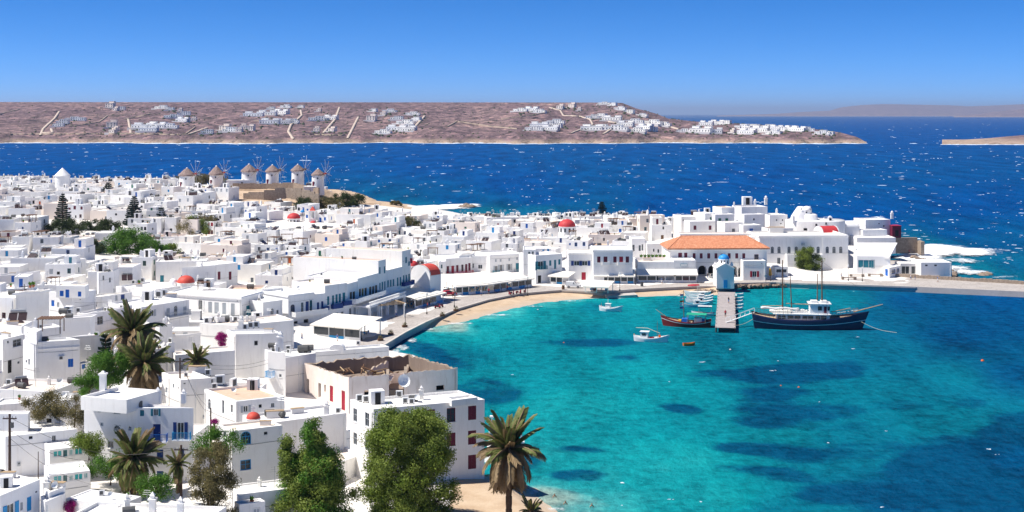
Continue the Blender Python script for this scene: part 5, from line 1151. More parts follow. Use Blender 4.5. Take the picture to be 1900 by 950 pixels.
# ------------------------------------------------------------------ fronts facing the bay
H['w2'] = front('townhouse', 'white house with maroon doors and railing behind the restaurant awnings', 827, 876, 480, 516, 12, yb=513, par=0.3, ops={'l': [(831,494,507,4,'shut','m'),(840,493,511,5,'door','r'),(848.5,492,505,4,'shut','m'),(858,491,504,4,'win','m'),(865,490,507,4,'door','m'),(871,488,502,4,'shut','m')]})
balcony(H['w2'], 'l', 828, 876, 510, 'r', 1.2)
mbw = extra(H['w2'], [(852,474),(876,471),(880,468)], 1.0, CAM_H-(473-HOR)/FPX*H['w2'][1][1].y, par=0.3)
H['w2b'] = front('townhouse', 'narrow white house left of the maroon doors', 814, 827, 485, 517, 9, par=0.2, ops={'l': [(819.5,491,498,3,'win','t'),(820,505,514,3,'door','e')]}, fits=[('pergola',803,472,0,.9)])
H['w3'] = front('townhouse', 'recessed white house with dark shop window between maroon-door and long parapet houses', 876, 909, 475, 512, 10, par=0.3, ops={'l': [(891,491,499,8,'shop','d'),(878,489,497,3,'win','e')]})
H['w4'] = front('mansion', 'long two-storey house with tall parapet and small attic windows on the bay', 909, 970, 473, 514, 12, yb=511, par=0.5, cornice=0.15, ops={'l': [(920,481,486,3,'hole','e'),(929,480.5,485.5,3,'hole','e'),(945,479,484,3,'hole','e'),(959.5,477,482,3,'hole','e'),(921,493,505,5,'open','e'),(929.5,491,503,5,'open','e'),(945,489.5,501.5,5,'open','e'),(960,488,505,6,'door','t')]})
balcony(H['w4'], 'l', 954, 969, 506, 'e', 1.0); balcony(H['w4'], 'l', 914, 926, 508, 't', 1.0)
H['w5'] = front('townhouse', 'tall white corner house with red ground-floor shutters', 971, 994, 463, 524, 10, par=0.3, ops={'l': [(982,467,474,4,'win','e'),(988.5,466.5,474,4,'win','e'),(985,486,494,5,'win','e'),(977,512,519,6,'shut','r'),(988,512,520,8,'shut','r')]})
H['w6'] = front('townhouse', 'white house with teal balcony and blue doors at the head of the bay', 994, 1043, 474, 527, 9, yb=523, par=0.25, ops={'l': [(1003,485,501,10,'open','t'),(1021,483,493,4,'shut','t'),(1030,482,499,4,'door','t'),(1038,481,491,4,'shut','t'),(1001,511,525,6,'door','k')]})
balcony(H['w6'], 'l', 996, 1013, 500, 't', 1.0)
H['w6b'] = front('townhouse', 'upper white house with two azure shutters behind the teal-balcony house', 978, 1022, 461, 505, 8, zg=2.6, par=0.2, ops={'l': [(988,466,474,3.5,'win','e'),(1008,463,472,4,'door','a'),(1017,462,468,3.5,'shut','a')]})
H['w7'] = front('townhouse', 'white house with navy window pairs and red door on the bay', 1055, 1102, 469, 521, 10, par=0.25, cornice=0.12, ops={'l': [(1070,484,493,10,'open','n'),(1085,484,493,10,'open','n'),(1083,505,520,8,'door','r'),(1096,508,516,12,'shut','r'),(1103,484,494,3,'shut','t')]})
H['w8'] = front('mansion', 'white house with five maroon shutters and two small stone balconies', 1101, 1174, 463, 526, 12, par=0.3, cornice=0.2, ops={'l': [(1111,476,487,6,'shut','m'),(1123.5,476,490,7,'door','m'),(1141,476,487,6,'shut','m'),(1152.5,476,490,7,'door','r'),(1164,476,487,6,'shut','m')]}, fits=[('chimney',1128,455,0,.8)])
balcony(H['w8'], 'l', 1117, 1131, 491, 'w', 1.0, 0.8, True); balcony(H['w8'], 'l', 1146, 1160, 491, 'w', 1.0, 0.8, True)
H['w9'] = front('townhouse', 'small white house with two narrow windows behind the roof garden', 1200, 1228, 452, 486, 9, zg=4.0, par=0.2, ops={'l': [(1213,461.5,467,2.5,'hole','k'),(1221.5,462.5,469,3,'hole','k')]})
H['w9b'] = front('townhouse', 'white house with grey barred windows behind the maroon-shutter house', 1172, 1197, 443, 490, 9, zg=3.0, par=0.25, ops={'l': [(1175.5,454,466,4,'win','e'),(1187,455,466,4,'win','e'),(1192,453,465,3,'win','e')]})
H['w10'] = front('shop_terrace', 'white shop row with planted roof garden left of the tiled roof', 1183, 1250, 486, 522.5, 12, par=1.0, roof='roof_cream', ops={'l': [(1209,511,523,26,'shop','w'),(1238,510,523,24,'shop','w')]}, fits=[('flower_pot',k,482,0,2.0) for k in range(1190,1245,7)]+[('planter_box',1200,484,0,1.0),('planter_box',1225,483,0,1.0)])
H['w11'] = front('shop_terrace', 'white shop with sign board at the foot of the tiled town house', 1250, 1291, 483, 522.5, 7, par=0.3, ops={'l': [(1258,508,523,9,'shop','w'),(1269,508,523,5,'door','w'),(1281,507,523,17,'shop','w')]})
# sign board
mb = MB(); p = hit_face(1269, 494, H['w11'][1][0], Vector((0,-1,0))); q = p-H['w11'][4]; mb.box((q.x-1.0,q.y-.12,p.z-H['w11'][3]),(q.x+1.0,q.y-.02,p.z-H['w11'][3]+.75),'paint_teal'); mb.box((q.x-.93,q.y-.14,p.z-H['w11'][3]+.07),(q.x+.93,q.y-.12,p.z-H['w11'][3]+.68),'paint_white'); mb.build('sign_board', H['w11'][0])

# ------------------------------------------------------------------ the tiled town house
th = H['hall'] = front('town_hall', 'long two-storey building with orange tiled roof, maroon windows and arcade', 1243, 1423, 461, 516.5, 14, yb=515.5, par=0.02, pw=0.05, cat='building',
  ops={'l': [(1262,469,483,7,'door','m'),(1272.5,469,478.5,5.5,'shut','m')]+[(px, 470, 479.5, 5.2, 'shut', 'm') for px in (1288,1301,1315,1328.5,1353,1367,1380)]+[(1341,471,481,7.5,'door','m'),(1403.5,472,484,8,'win','m'),
       (1303,493,515.5,15.5,'archway','k'),(1321.5,493,515.5,15,'archway','k'),(1362,494,515.5,12,'archway','k'),(1373.5,497,515.5,7.5,'archway','k')]})
balcony(th, 'l', 1334, 1349, 486, 'm', 1.1)
# roof: hipped, each pantile column a ridge of its own
l, c, r, d = th[1]; ctr = th[4]; z0 = th[2]-th[3]; u = (c-l); u.z = 0; Lr = u.length; u.normalize(); n = Vector((-u.y, u.x, 0)); ov = 0.7; W = Lr+2*ov; Dp = 14+2*ov; rise = 3.0; hip = 5.3
o0 = l-ctr-u*ov-n*ov; P = lambda a, b_, z: (o0.x+u.x*a+n.x*b_, o0.y+u.y*a+n.y*b_, z0+z)
mb = MB(); rf = thing
A, B_, C, D = P(0,0,0), P(W,0,0), P(W,Dp,0), P(0,Dp,0); E, F_ = P(hip,Dp/2,rise), P(W-hip,Dp/2,rise)
for f_ in ([A,B_,F_,E],[B_,C,F_],[C,D,E,F_],[D,A,E]): mb.poly(f_, 'roof_tile')
for q0, q1 in ((A,B_),(B_,C),(C,D),(D,A)): mb.poly([(q0[0],q0[1],q0[2]-0.3),(q1[0],q1[1],q1[2]-0.3),q1,q0], 'roof_tile')
mb.poly([(q[0],q[1],q[2]-0.3) for q in (D,C,B_,A)], 'white_plaster')
roof = mb.build('tiled_roof', th[0])
tm = MB(); nn_ = 8
for k in range(4):
    a0, a1 = math.pi*k/4, math.pi*(k+1)/4; tm.raw([(0.16*math.cos(a0),0,0.11*math.sin(a0)),(0.16*math.cos(a1),0,0.11*math.sin(a1)),(0.16*math.cos(a1),1,0.11*math.sin(a1)),(0.16*math.cos(a0),1,0.11*math.sin(a0))],[(0,1,2,3)],'roof_tile')
tme = tm.mesh('tile_column')
def tilecol(p0, p1):
    p0, p1 = Vector(p0), Vector(p1); d_ = p1-p0
    if d_.length < 0.6: return
    y = d_.normalized(); x = y.cross(Vector((0,0,1))).normalized(); z = x.cross(y)
    o = link('tile_column', tme, roof); o.matrix_local = Matrix(((x.x, y.x*d_.length, z.x, p0.x), (x.y, y.y*d_.length, z.y, p0.y), (x.z, y.z*d_.length, z.z, p0.z), (0,0,0,1)))
nt2 = 64
for k in range(nt2):
    a = W*(k+0.5)/nt2; t_ = min(1.0, a/hip, (W-a)/hip); tilecol(P(a, 0, 0.02), P(a, Dp/2*t_, rise*t_+0.02))
for side in (0, 1):
    for k in range(34):
        b_ = Dp*(k+0.5)/34; t_ = min(b_, Dp-b_)/(Dp/2); a0 = 0 if side == 0 else W; a1 = hip*t_ if side == 0 else W-hip*t_; tilecol(P(a0, b_, 0.02), P(a1, b_, rise*t_+0.02))
for q0, q1 in ((A,E),(B_,F_),(E,F_)): tilecol((q0[0],q0[1],q0[2]+.08),(q1[0],q1[1],q1[2]+.08))
H['hallwing'] = front('annex', 'projecting white wing with maroon ground-floor window at the tiled building', 1379, 1421, 484, 519.8, 6.0, par=0.2, ops={'l': [(1400,503,514,8,'open','r')]})
# library-like mansion with arched windows
H['lib'] = r_ = front('mansion', 'wide pale mansion with ten arched grey windows and tree in front', 1409, 1574, 437, 501, 16, yb=500, par=0.6, cornice=0.25, ops={'l': [(px, 457.5, 470, 6.2, 'arch', 'e') for px in (1433,1445.5,1464,1477.5,1491,1504,1518,1535,1547.5,1560)]+[(1445,478,492,6,'win','e'),(1474,479,486,3,'hole','k')]}, fits=[('planter_box',1440,432,0,2),('chimney',1500,432,0,.6)])
for px in (1452, 1528):
    p = hit_face(px, 501, r_[1][0], Vector((0,-1,0))); mb = MB(); mb.box((p.x-r_[4].x-.12, -8.2-.0, 0.3),(p.x-r_[4].x+.12,-8.02,r_[2]-r_[3]-0.6),'white_plaster'); mb.build('drainpipe', r_[0])
mb = MB(); p = hit_face(1491, 456, r_[1][0], Vector((0,-1,0))); mb.box((p.x-r_[4].x-.55,-8.2,p.z-r_[3]),(p.x-r_[4].x+.55,-8.03,p.z-r_[3]+.85),'paint_grey'); mb.build('plaque', r_[0])
H['libw'] = front('annex', 'low white garden wall house under the arched-window mansion', 1460, 1528, 472, 502.5, 3, par=0.2, ops={'l': [(1476,478,485,5,'win','e')]})
H['libs'] = front('kiosk', 'white ticket office with dark counter window beside the yellow stand', 1438, 1462, 495, 514, 4, par=0.1, ops={'l': [(1450,499,506,20,'shop','d')]})
H['whall'] = r_ = hero('market_hall', 'white hall with broad sloping roof sheet facing the square', (1584,468), (1590,475), (1652,476), z=7.2, back=None, par=0.1, ops={'r': [(1607,482,497,30,'shop','t'),(1620,482,498,6,'door','t')]})
p0, p1, p2, p3 = [onz(a, b_, z) for a, b_, z in ((1586,477,6.6),(1650,480,6.6),(1665,452,8.4),(1590,452,8.4))]
mb = MB(); cc = r_[4]; mb.raw([(p.x-cc.x, p.y-cc.y, p.z-r_[3]+dz) for dz in (0, 0.3) for p in (p0,p1,p2,p3)], [(4,5,6,7),(3,2,1,0),(0,1,5,4),(1,2,6,5),(2,3,7,6),(3,0,4,7)], 'roof_white'); mb.build('roof_sheet', r_[0])
H['whall2'] = front('market_hall', 'white two-storey house with blue-shaded side behind the sloping roof hall', 1590, 1662, 441, 480, 12, zg=2.0, par=0.2)
H['kiosk'] = r_ = hero('kiosk', 'small white and blue kiosk on the square near the pier', (1638,494), (1650,497), (1671,493), z=4.6, par=0.05, base=1.4, cat='kiosk', ops={'l': [(1645,499,512,5,'door','b')], 'r': [(1658,500,508,7,'win','b'),(1666,498,506,5,'win','b')]})
H['shed'] = front('storage_shed', 'grey barred shed between kiosk and white pier house', 1671, 1709, 489, 509, 6, par=0.05, wall='grey_plaster', ops={'l': [(1680,494,508.5,15,'shop','d'),(1698,494,508.5,15,'shop','d')]})
H['pierh'] = front('pier_house', 'windowless white box house at the root of the pier', 1709, 1766, 487, 513, 9, par=0.1, ops={'l': [(1719,491,494,5,'hole','k'),(1736,491,494,5,'hole','k')]})
# ------------------------------------------------------------------ old quarter on the point
def K(label, a, b_, row, Yd, h, depth=8, ops=None, **kw):
    A = onY(a, row, Yd); B2 = onY(b_, row, Yd*1.004); u = (B2-A); u.z = 0; u.normalize(); q = Vector((-u.y, u.x, 0))*depth
    return hero_w(kw.pop('name', 'point_house'), label, [A, Vector((B2.x, B2.y, A.z)), Vector((B2.x, B2.y, A.z))+q, A+q], A.z, base=A.z-h, ops={'l': ops or []}, **kw)
K('tall white house rising highest on the point with chimneys on its roof', 1376, 1424, 384, 438, 12, 9, [(1393,404.5,410,3,'hole','k'),(1399,404,409,3,'hole','k')], par=0.5, fits=[('chimney',1401,382,0,1.2),('chimney',1421,380,0,1.6),('stair_hut',1386,381,0,1.6)])
K('white house with two green doors beside the tall house on the point', 1327, 1363, 398, 430, 11, 9, [(1335.5,405,416.5,5,'door','g'),(1348.5,405,413,5,'shut','g'),(1335.5,421.5,432,8,'door','a')], par=0.2)
K('small white roof house above the green doors', 1338.5, 1363, 385, 436, 6, 6, [], par=0.15, roof='roof_tan', fits=[('chimney',1362,383,0,.8)])
K('white house with small green window left of the green doors', 1308, 1327, 396, 432, 9, 7, [(1319.5,403,408.5,4.5,'shut','g')], par=0.2)
K('low white house with two maroon windows on the point', 1280, 1327, 411, 424, 8, 6, [(1289.5,418.5,426.5,5,'shut','m'),(1317.5,418.5,426.5,5,'shut','m')], par=0.15)
K('pale lavender house at the left of the point', 1264, 1308, 402, 436, 8, 8, [(1268,407,410,2,'hole','k')], par=0.2, fits=[('chimney',1297,399,0,1.0),('solar_water_heater',1288,399,0,1.0),('stair_hut',1312,396,0,1.0)])
K('white house with grey shuttered window below the tall house', 1345, 1378, 413, 420, 8, 6, [(1361,424,431,6,'win','e'),(1372.5,424,426.5,2.5,'hole','k'),(1372.5,429,431.5,2.5,'hole','k')], par=0.2)
K('white house with one bright blue shutter below the tall house', 1379, 1413, 418, 418, 8, 6, [(1394,424,431,6.5,'shut','b')], par=0.2, fits=[('flower_pot',1388,412,0,2.2),('stair_hut',1398,413,0,.8)])
K('white mid house with orange pots stepping up to the tall house', 1381, 1418, 398, 428, 8, 5, [(1399,405,409,3,'hole','k')], par=0.25)
K('white house with two slit windows right of the tall house', 1428, 1461, 399, 436, 10, 8, [(1441,406.5,410,2,'hole','k'),(1452,406.5,410,2.5,'hole','k'),(1449,414,416,3,'hole','k')], par=0.15, fits=[('chimney',1441,397,0,1.0)])
K('long white wall house hidden behind the tiled roof', 1262, 1395, 434, 412, 7, 6, [(1366,430,436,3,'hole','e')], par=0.2, roof='roof_cream')
K('white terrace house between tiled roof and arched mansion', 1390, 1425, 440, 405, 8, 5, [(1403,441,449,3,'hole','e')], par=0.2)
K('white house with terracotta clutter on the roof left of the domed church', 1425, 1472, 424, 420, 9, 6, [(1448,424,426,4,'hole','k')], par=0.4, roof='roof_tan')
# whitewashed church of many chapels
Yc = 436; ch = thing('whitewashed_church', 'lumpy whitewashed church with domed top and flowing buttress on the point', 'church', tuple(onY(1510, 440, Yc)))
cb = onY(1510, 440, Yc)
def blob(nm, ring, mat='white_plaster', n=24, parent=ch):
    """smooth mass: rings of (cx, cy, rx, ry, z)"""
    vs_ = []; fs = []
    for (x, y, rx, ry, z) in ring:
        for k in range(n):
            a = 2*math.pi*k/n; e = 0.55; ca, sa = math.cos(a), math.sin(a); sx = math.copysign(abs(ca)**e, ca); sy = math.copysign(abs(sa)**e, sa); vs_.append((x+rx*sx, y+ry*sy, z))
    for j in range(len(ring)-1):
        for k in range(n): k2 = (k+1) % n; fs.append((j*n+k, j*n+k2, (j+1)*n+k2, (j+1)*n+k))
    fs.append(tuple((len(ring)-1)*n+k for k in range(n))); mb = MB(); mb.raw(vs_, fs, mat); return mb.build(nm, parent, True)
s = Yc/FPX; zz = lambda row: (440-row)*s
xx = lambda px: (px-1510)*s
blob('lower_mass', [(xx(1512), 0, 55*s, 5, -3), (xx(1512), 0, 54*s, 5, zz(410)), (xx(1512), 0, 53.5*s, 4.8, zz(407.5))])
blob('buttress', [(xx(1490), 1, 23*s, 3.5, zz(412)), (xx(1489), 1, 18*s, 3.2, zz(401)), (xx(1489), 1, 13*s, 2.8, zz(393)), (xx(1489), 1, 9*s, 2.2, zz(387)), (xx(1488), 1, 6*s, 1.6, zz(384)), (xx(1488), 1, 3*s, .8, zz(383.4))])
blob('side_mass', [(xx(1502), 0.5, 16*s, 3.5, zz(412)), (xx(1502), .5, 13*s, 3.2, zz(398)), (xx(1502), .5, 10*s, 3, zz(396.5))])
mb = MB(); mb.lathe([(9*s, zz(400)), (9*s, zz(389.5)), (9.6*s, zz(389)), (9*s, zz(388.6))]+[(9*s*math.cos(a), zz(389)+6.8*s*math.sin(a)) for a in np.linspace(0.1, 1.56, 7)], 'white_plaster', (xx(1497), 0, 0), 18); mb.build('dome', ch, True)
for px, r0, r1, w_ in ((1494,392,395,2.2),(1488,427,421,6),(1508,424,418,5),(1508,413,417,3),(1526,410.5,414.5,2.5),(1484.5,386,388,2)):
    mb = MB(); mb.box((xx(px)-w_*s/2, -5.12 if r0 > 405 else -1.85, min(zz(r0), zz(r1))), (xx(px)+w_*s/2, -4.9 if r0 > 405 else -1.6, max(zz(r0), zz(r1))), 'dark_void'); mb.build('window', ch)
mb = MB(); mb.box((xx(1531),-4.6,zz(409)),(xx(1538),-3.6,zz(401)),'white_plaster'); mb.tbox((xx(1534.5),-4.1,zz(401)),(7*s,1.0,zz(398.5)-zz(401)),'white_plaster',0,.2); mb.box((xx(1533),-4.65,zz(407)),(xx(1536),-4.6,zz(403)),'dark_void'); mb.build('bell_gable', ch)
for px in (1467.5, 1534.5): mb = MB(); mb.box((xx(px)-.35,-4.5,zz(411)),(xx(px)+.35,-3.8,zz(399 if px < 1500 else 400)),'white_plaster'); mb.build('pinnacle', ch)
HEROES.append([(cb.x-11, cb.y-6), (cb.x+11, cb.y-6), (cb.x+11, cb.y+6), (cb.x-11, cb.y+6)])
def barrel(name, label, pxc, row, wpx, Yd, L, mat, h=5, rz=0.0, cat='chapel'):
    """white chapel with a barrel roof, axis across the view turned by rz"""
    c = onY(pxc, row, Yd); W2 = wpx*Yd/FPX/2; t = thing(name, label, cat, (c.x, c.y, c.z-h), rz); HEROES.append([(c.x+i*W2, c.y+j*W2) for i, j in ((-1,-1),(1,-1),(1,1),(-1,1))])
    mb = MB(); r_ = L/2
    mb.box((-W2, -r_, 0), (W2, r_, h-0.9), 'white_plaster', False)
    prof = [(-r_*math.cos(a), h-0.9+r_*0.75*math.sin(a)) for a in np.linspace(0, math.pi, 13)]
    for sgn in (-1, 1): mb.poly([(sgn*W2, y, z) for y, z in (prof if sgn > 0 else prof[::-1])], 'white_plaster')
    mb.build('wall', t); mr = MB()
    for i in range(12):
        (ya, za), (yb_, zb2) = prof[i], prof[i+1]; mr.poly([(-W2*.9, ya, za+.06), (W2*.9, ya, za+.06), (W2*.9, yb_, zb2+.06), (-W2*.9, yb_, zb2+.06)], mat)
        for sg in (-1, 1):
            x0, x1 = sorted((sg*W2*.9, sg*W2)); mr.poly([(x0, ya*1.03, za+.12), (x1, ya*1.03, za+.12), (x1, yb_*1.03, zb2+.12), (x0, yb_*1.03, zb2+.12)], 'white_plaster')
    mr.build('barrel_roof', t, True); return t
barrel('chapel', 'white chapel with red barrel roof behind the arched-window mansion', 1533, 428, 34, 420, 6.5, 'dome_red', 7, 0.25)
barrel('chapel', 'small white chapel with pale barrel roof right of the lumpy church', 1577, 416, 26, 440, 5.5, 'white_plaster', 8, 0.1)
K('white house with red shed on its flank overlooking the surf', 1606, 1652, 408, 445, 10, 9, [(1631,414,416,2,'hole','k'),(1640,418,421,3,'hole','k')], par=0.3, fits=[('chimney',1655,406,0,1.4)])
K('low white terrace front of the house overlooking the surf', 1601, 1646, 427, 436, 6, 5, [(1624,438,440,4,'hole','k')], par=0.3, name='terrace_house')
mb = MB(); p = onY(1660, 440, 446); mb.box((-1.5,-2.5,0),(1.5,2.5,4.0),'paint_maroon'); mb.box((-1.6,-2.6,4.0),(1.6,2.6,4.15),'paint_red'); mb.box((-0.6,-2.56,0.6),(0.6,-2.5,2.6),'dark_void'); tag(mb.build('red_shed', loc=tuple(p)), 'dark red wooden shed on the seaward edge of the point', 'shed')
mb = MB(); p = onz(1680, 470, 1.5); mb.box((-5,-0.6,0),(4,0.6,5.5),'raw_stone'); mb.box((4,-4.5,0),(5.2,0.6,4.5),'raw_stone'); tag(mb.build('stone_wall', loc=tuple(p)), 'dark rough stone wall between the hall and the surf', 'wall')

# ------------------------------------------------------------------ the chapel at the jetty
p = onz(1346, 531.5, 1.7); cp = thing('harbour_chapel', 'pale blue chapel with bright blue dome at the head of the jetty', 'chapel', tuple(p))
W2, Dp2, hh = 2.45, 6.5, 5.0; mb = MB(); mb.box((-W2,0,-0.6),(W2,Dp2,hh),'white_plaster'); mb.poly([(-W2,0,hh),(W2,0,hh),(0,0,hh+1.3)],'white_plaster'); mb.poly([(W2,Dp2,hh),(-W2,Dp2,hh),(0,Dp2,hh+1.3)],'white_plaster'); mb.build('wall', cp)
mb = MB()
for sg in (-1, 1): mb.raw([(sg*(W2+.2),-.25,hh-.15),(0,-.25,hh+1.3),(0,Dp2+.2,hh+1.3),(sg*(W2+.2),Dp2+.2,hh-.15),(sg*(W2+.2),-.25,hh+.15),(0,-.25,hh+1.6),(0,Dp2+.2,hh+1.6),(sg*(W2+.2),Dp2+.2,hh+.15)],[(4,5,6,7),(3,2,1,0),(0,1,5,4),(2,3,7,6),(3,0,4,7)],'white_plaster')
mb.build('gable_roof', cp)
mb = MB(); mb.lathe([(1.5,hh+.4),(1.5,hh+2.2),(1.65,hh+2.2),(1.65,hh+2.35),(1.4,hh+2.36)],'white_plaster',(0.1,3.4,0),16); dr = mb.build('drum', cp)
mb = MB(); mb.lathe([(1.55*math.cos(a),hh+2.3+1.35*math.sin(a)) for a in np.linspace(0,1.565,9)],'dome_blue',(0.1,3.4,0),20); mb.build('dome', cp, True)
for a in (-2.2,-1.57,-0.9): mb = MB(); mb.tbox((0.1+1.5*math.cos(a),3.4+1.5*math.sin(a),hh+1.0),(0.1,0.3,1.0),'dark_void',a); mb.build('window', dr)
mb = MB(); mb.box((-.05,-.05,0),(.05,.05,.9),'white_plaster'); mb.box((-.25,-.04,.5),(.25,.04,.6),'white_plaster'); mb.build('cross', cp, loc=(0.1,3.4,hh+3.6))
for sg in (-1, 1): mb = MB(); mb.box((-.35,-.3,0),(.35,.3,.8),'white_plaster'); mb.tbox((0,0,.8),(.7,.6,.6),'white_plaster',0,.1); mb.build('pinnacle', cp, loc=(sg*(W2-.1),Dp2*.55,hh+.1))
mb = MB(); mb.box((-.55,-.06,0),(.55,.02,2.2),'paint_azure'); mb.build('door', cp, loc=(0,-.02,-.4))
# jetty: planks on piles
ja, jb = onz(1348, 541, 1.2), onz(1346, 608, 1.2); W0 = 4.6; jt = thing('jetty', 'grey plank jetty running out from the blue-domed chapel', 'jetty', (jb.x, jb.y, 0)); Lj = (ja-jb).length; ang = math.atan2(-(ja-jb).x, (ja-jb).y)
jt.rotation_euler = (0, 0, ang); pm = MB(); pm.box((-W0/2,0,-.08),(W0/2,.94,.0),'jetty_plank'); pme = [pm.mesh('plank')]
for k in range(int(Lj)): o = link('plank', pme[0], jt); o.location = (random.uniform(-.05,.05), k, 1.2+random.uniform(-.02,.02)); o.scale = (1+random.uniform(-.02,.02),1.02,1)
for k in range(0, int(Lj), 5):
    for sg in (-1, 1): mb = MB(); mb.tube([(0,0,-2),(0,0,1.25)],.16,.16,'pole_wood',7); mb.build('pile', jt, loc=(sg*(W0/2-.2),k+.5,0))
for sg in (-1, 1): mb = MB(); mb.box((sg*(W0/2-.25)-.1,0,.9),(sg*(W0/2-.25)+.1,Lj,1.1),'pole_wood'); mb.build('beam', jt)
# ------------------------------------------------------------------ boat-shaped stone base under the chapel, rocks along the quay
def rocks(name, label, pts, n, smin, smax):
    """every boulder a part"""
    P = [onz(*p) for p in pts]; t = thing(name, label, 'rocks', tuple(P[0])); vars_ = []
    for k in range(6):
        bm_ = bmesh.new(); bmesh.ops.create_icosphere(bm_, subdivisions=1, radius=1)
        for v in bm_.verts: v.co *= random.uniform(.7, 1.15)
        me_ = bpy.data.meshes.new('boulder'); bm_.to_mesh(me_); bm_.free(); me_.materials.append(MATS['rock']); vars_.append(me_)
    for k in range(n):
        s_ = random.random()*(len(P)-1); i = int(s_); p = P[i].lerp(P[i+1], s_-i)+Vector((random.uniform(-.6,.6), random.uniform(-1.2,1.2), 0)); q = random.uniform(smin, smax)
        o = link('boulder', random.choice(vars_), t); o.location = p-P[0]; o.scale = (q*random.uniform(.9,1.6), q, q*random.uniform(.5,.9)); o.rotation_euler = (random.random()*.5, random.random()*.5, random.random()*6)
rocks('quay_rocks', 'brown boulders along the quay behind the two-masted ship', [(1366,532,.5),(1400,530,.8),(1440,529,.7),(1480,530,.6),(1500,531,.4)], 110, .35, .95)
rocks('quay_rocks', 'brown rocks around the base of the blue-domed chapel', [(1288,541,.4),(1310,540,.7),(1330,541,.4)], 40, .35, .8)
rocks('shore_rocks', 'dark shore rocks under the terrace by the surf', [(1690,478,.8),(1720,486,.8),(1762,500,.6),(1775,513,.4)], 50, .6, 1.6)
# pier parapet on the seaward side: separate stone courses
P0, P1 = onz(1660, 513.5, 1.56), onz(1925, 529, 1.56); pw_ = thing('pier_parapet', 'low rough stone parapet on the seaward side of the pier', 'parapet', tuple(P0)); d_ = P1-P0; nS = 46; ang = math.atan2(d_.y, d_.x)
sm = MB(); sm.box((-.5,-.35,0),(.5,.35,1.0),'raw_stone'); sme = sm.mesh('stone_block')
for k in range(nS): o = link('stone_block', sme, pw_); q = d_*((k+.5)/nS); o.location = (q.x,q.y,0); o.rotation_euler = (0,0,ang); o.scale = (d_.length/nS*.97,1,random.uniform(.85,1.1))
# small landing on the beach
q = [onz(*p, .55) for p in ((1119,546.5),(1128,550.5),(1183,548),(1176,543))]; o = slab('landing', [(p.x, p.y) for p in q], .7, 'concrete', 'concrete', 1.6); tag(o, 'small concrete boat landing on the beach beside the canopy', 'landing')
# ------------------------------------------------------------------ restaurants: canopy, posts, glass screens
def cafe(label, A, B_, depth, h=2.9, slope=0.7, nb=4, glass=(0,1), zg=1.58, roof='awning', strips=3, skirt='paint_azure', name='cafe_pavilion', wall_h=.7, over=.9):
    """A, B_: feet of the front posts in the photograph; the canopy rises away from the front"""
    a = onz(*A, zg); b_ = onz(*B_, zg); u = b_-a; L = u.length; ang = math.atan2(u.y, u.x); t = thing(name, label, 'cafe', (a.x, a.y, zg), ang)
    for k in range(nb+1):
        x = L*k/nb
        for y in (0, depth): mb = MB(); mb.box((x-.09,y-.09,0),(x+.09,y+.09,h+slope*y/depth),'paint_white'); mb.build('post', t)
    n = strips
    for k in range(n):
        mb = MB(); x0, x1 = -over*.5+(L+over)*k/n+.04, -over*.5+(L+over)*(k+1)/n-.04; sag = random.uniform(.0,.14)
        rows = []
        for j in range(5):
            y = -over+(depth+over+.3)*j/4; z = h+slope*max(0,y)/depth+.06-sag*math.sin(math.pi*j/4)-(.25 if j == 0 else 0); rows.append(((x0,y,z),(x1,y,z)))
        for j in range(4): mb.poly([rows[j][0],rows[j][1],rows[j+1][1],rows[j+1][0]],roof); mb.poly([(p[0],p[1],p[2]-.05) for p in (rows[j+1][0],rows[j+1][1],rows[j][1],rows[j][0])],roof)
        mb.poly([(x0,-over,rows[0][0][2]-.3),(x1,-over,rows[0][0][2]-.3),rows[0][1],rows[0][0]],roof); mb.build('canopy', t)
    for k in range(nb):
        x0, x1 = L*k/nb+.1, L*(k+1)/nb-.1; mb = MB(); mb.box((x0,-.04,0),(x1,.04,wall_h),skirt if k % 2 else 'paint_white'); mb.build('low_wall', t)
        if glass == 'all' or k in glass: mb = MB(); mb.box((x0+.05,-.015,wall_h),(x1-.05,.015,h-.25),'dark_glass'); mb.build('glass_screen', t)
    mb = MB(); mb.box((-.1,-.1,h-.15),(L+.1,.1,h+.05),'paint_white'); mb.build('beam', t)
    for k in range(max(2,int(L*depth/9))):
        x, y = random.uniform(.8,L-.8), random.uniform(.8,max(.9,depth-.6)); mb = MB(); mb.box((-.4,-.4,.7),(.4,.4,.75),'wood_pale'); mb.box((-.05,-.05,0),(.05,.05,.7),'metal_dark'); mb.build('table', t, loc=(x,y,0))
        for sg in (-1,1): mb = MB(); mb.box((-.22,-.22,.4),(.22,.22,.46),'paint_azure'); mb.box((-.22,sg*.2-.02,.46),(.22,sg*.2+.02,.9),'paint_azure'); mb.box((-.03,-.03,0),(.03,.03,.4),'metal_dark'); mb.build('chair', t, loc=(x,y+sg*.65,0))
    HEROES.append([((a+Vector((math.cos(ang)*x-math.sin(ang)*y, math.sin(ang)*x+math.cos(ang)*y,0))).x,(a+Vector((math.cos(ang)*x-math.sin(ang)*y, math.sin(ang)*x+math.cos(ang)*y,0))).y) for x,y in ((0,0),(L,0),(L,depth),(0,depth))])
    return t
cafe('white-canopied harbour restaurant with glass screens at the quay corner', (582,625), (668,633), 8, 3.0, .9, 3, 'all', strips=2)
cafe('white-canopied restaurant with blue trim in front of the coral barrel chapel', (770,574), (822,561), 7, 2.7, .9, 4, (0,2), strips=2)
cafe('long restaurant canopy on the curve of the harbour, left section', (846,548), (905,544), 11, 2.6, .9, 5, (0,1), strips=3)
cafe('long restaurant canopy on the curve of the harbour, middle section', (905,544), (950,537), 11, 2.7, .8, 4, (1,2), strips=2)
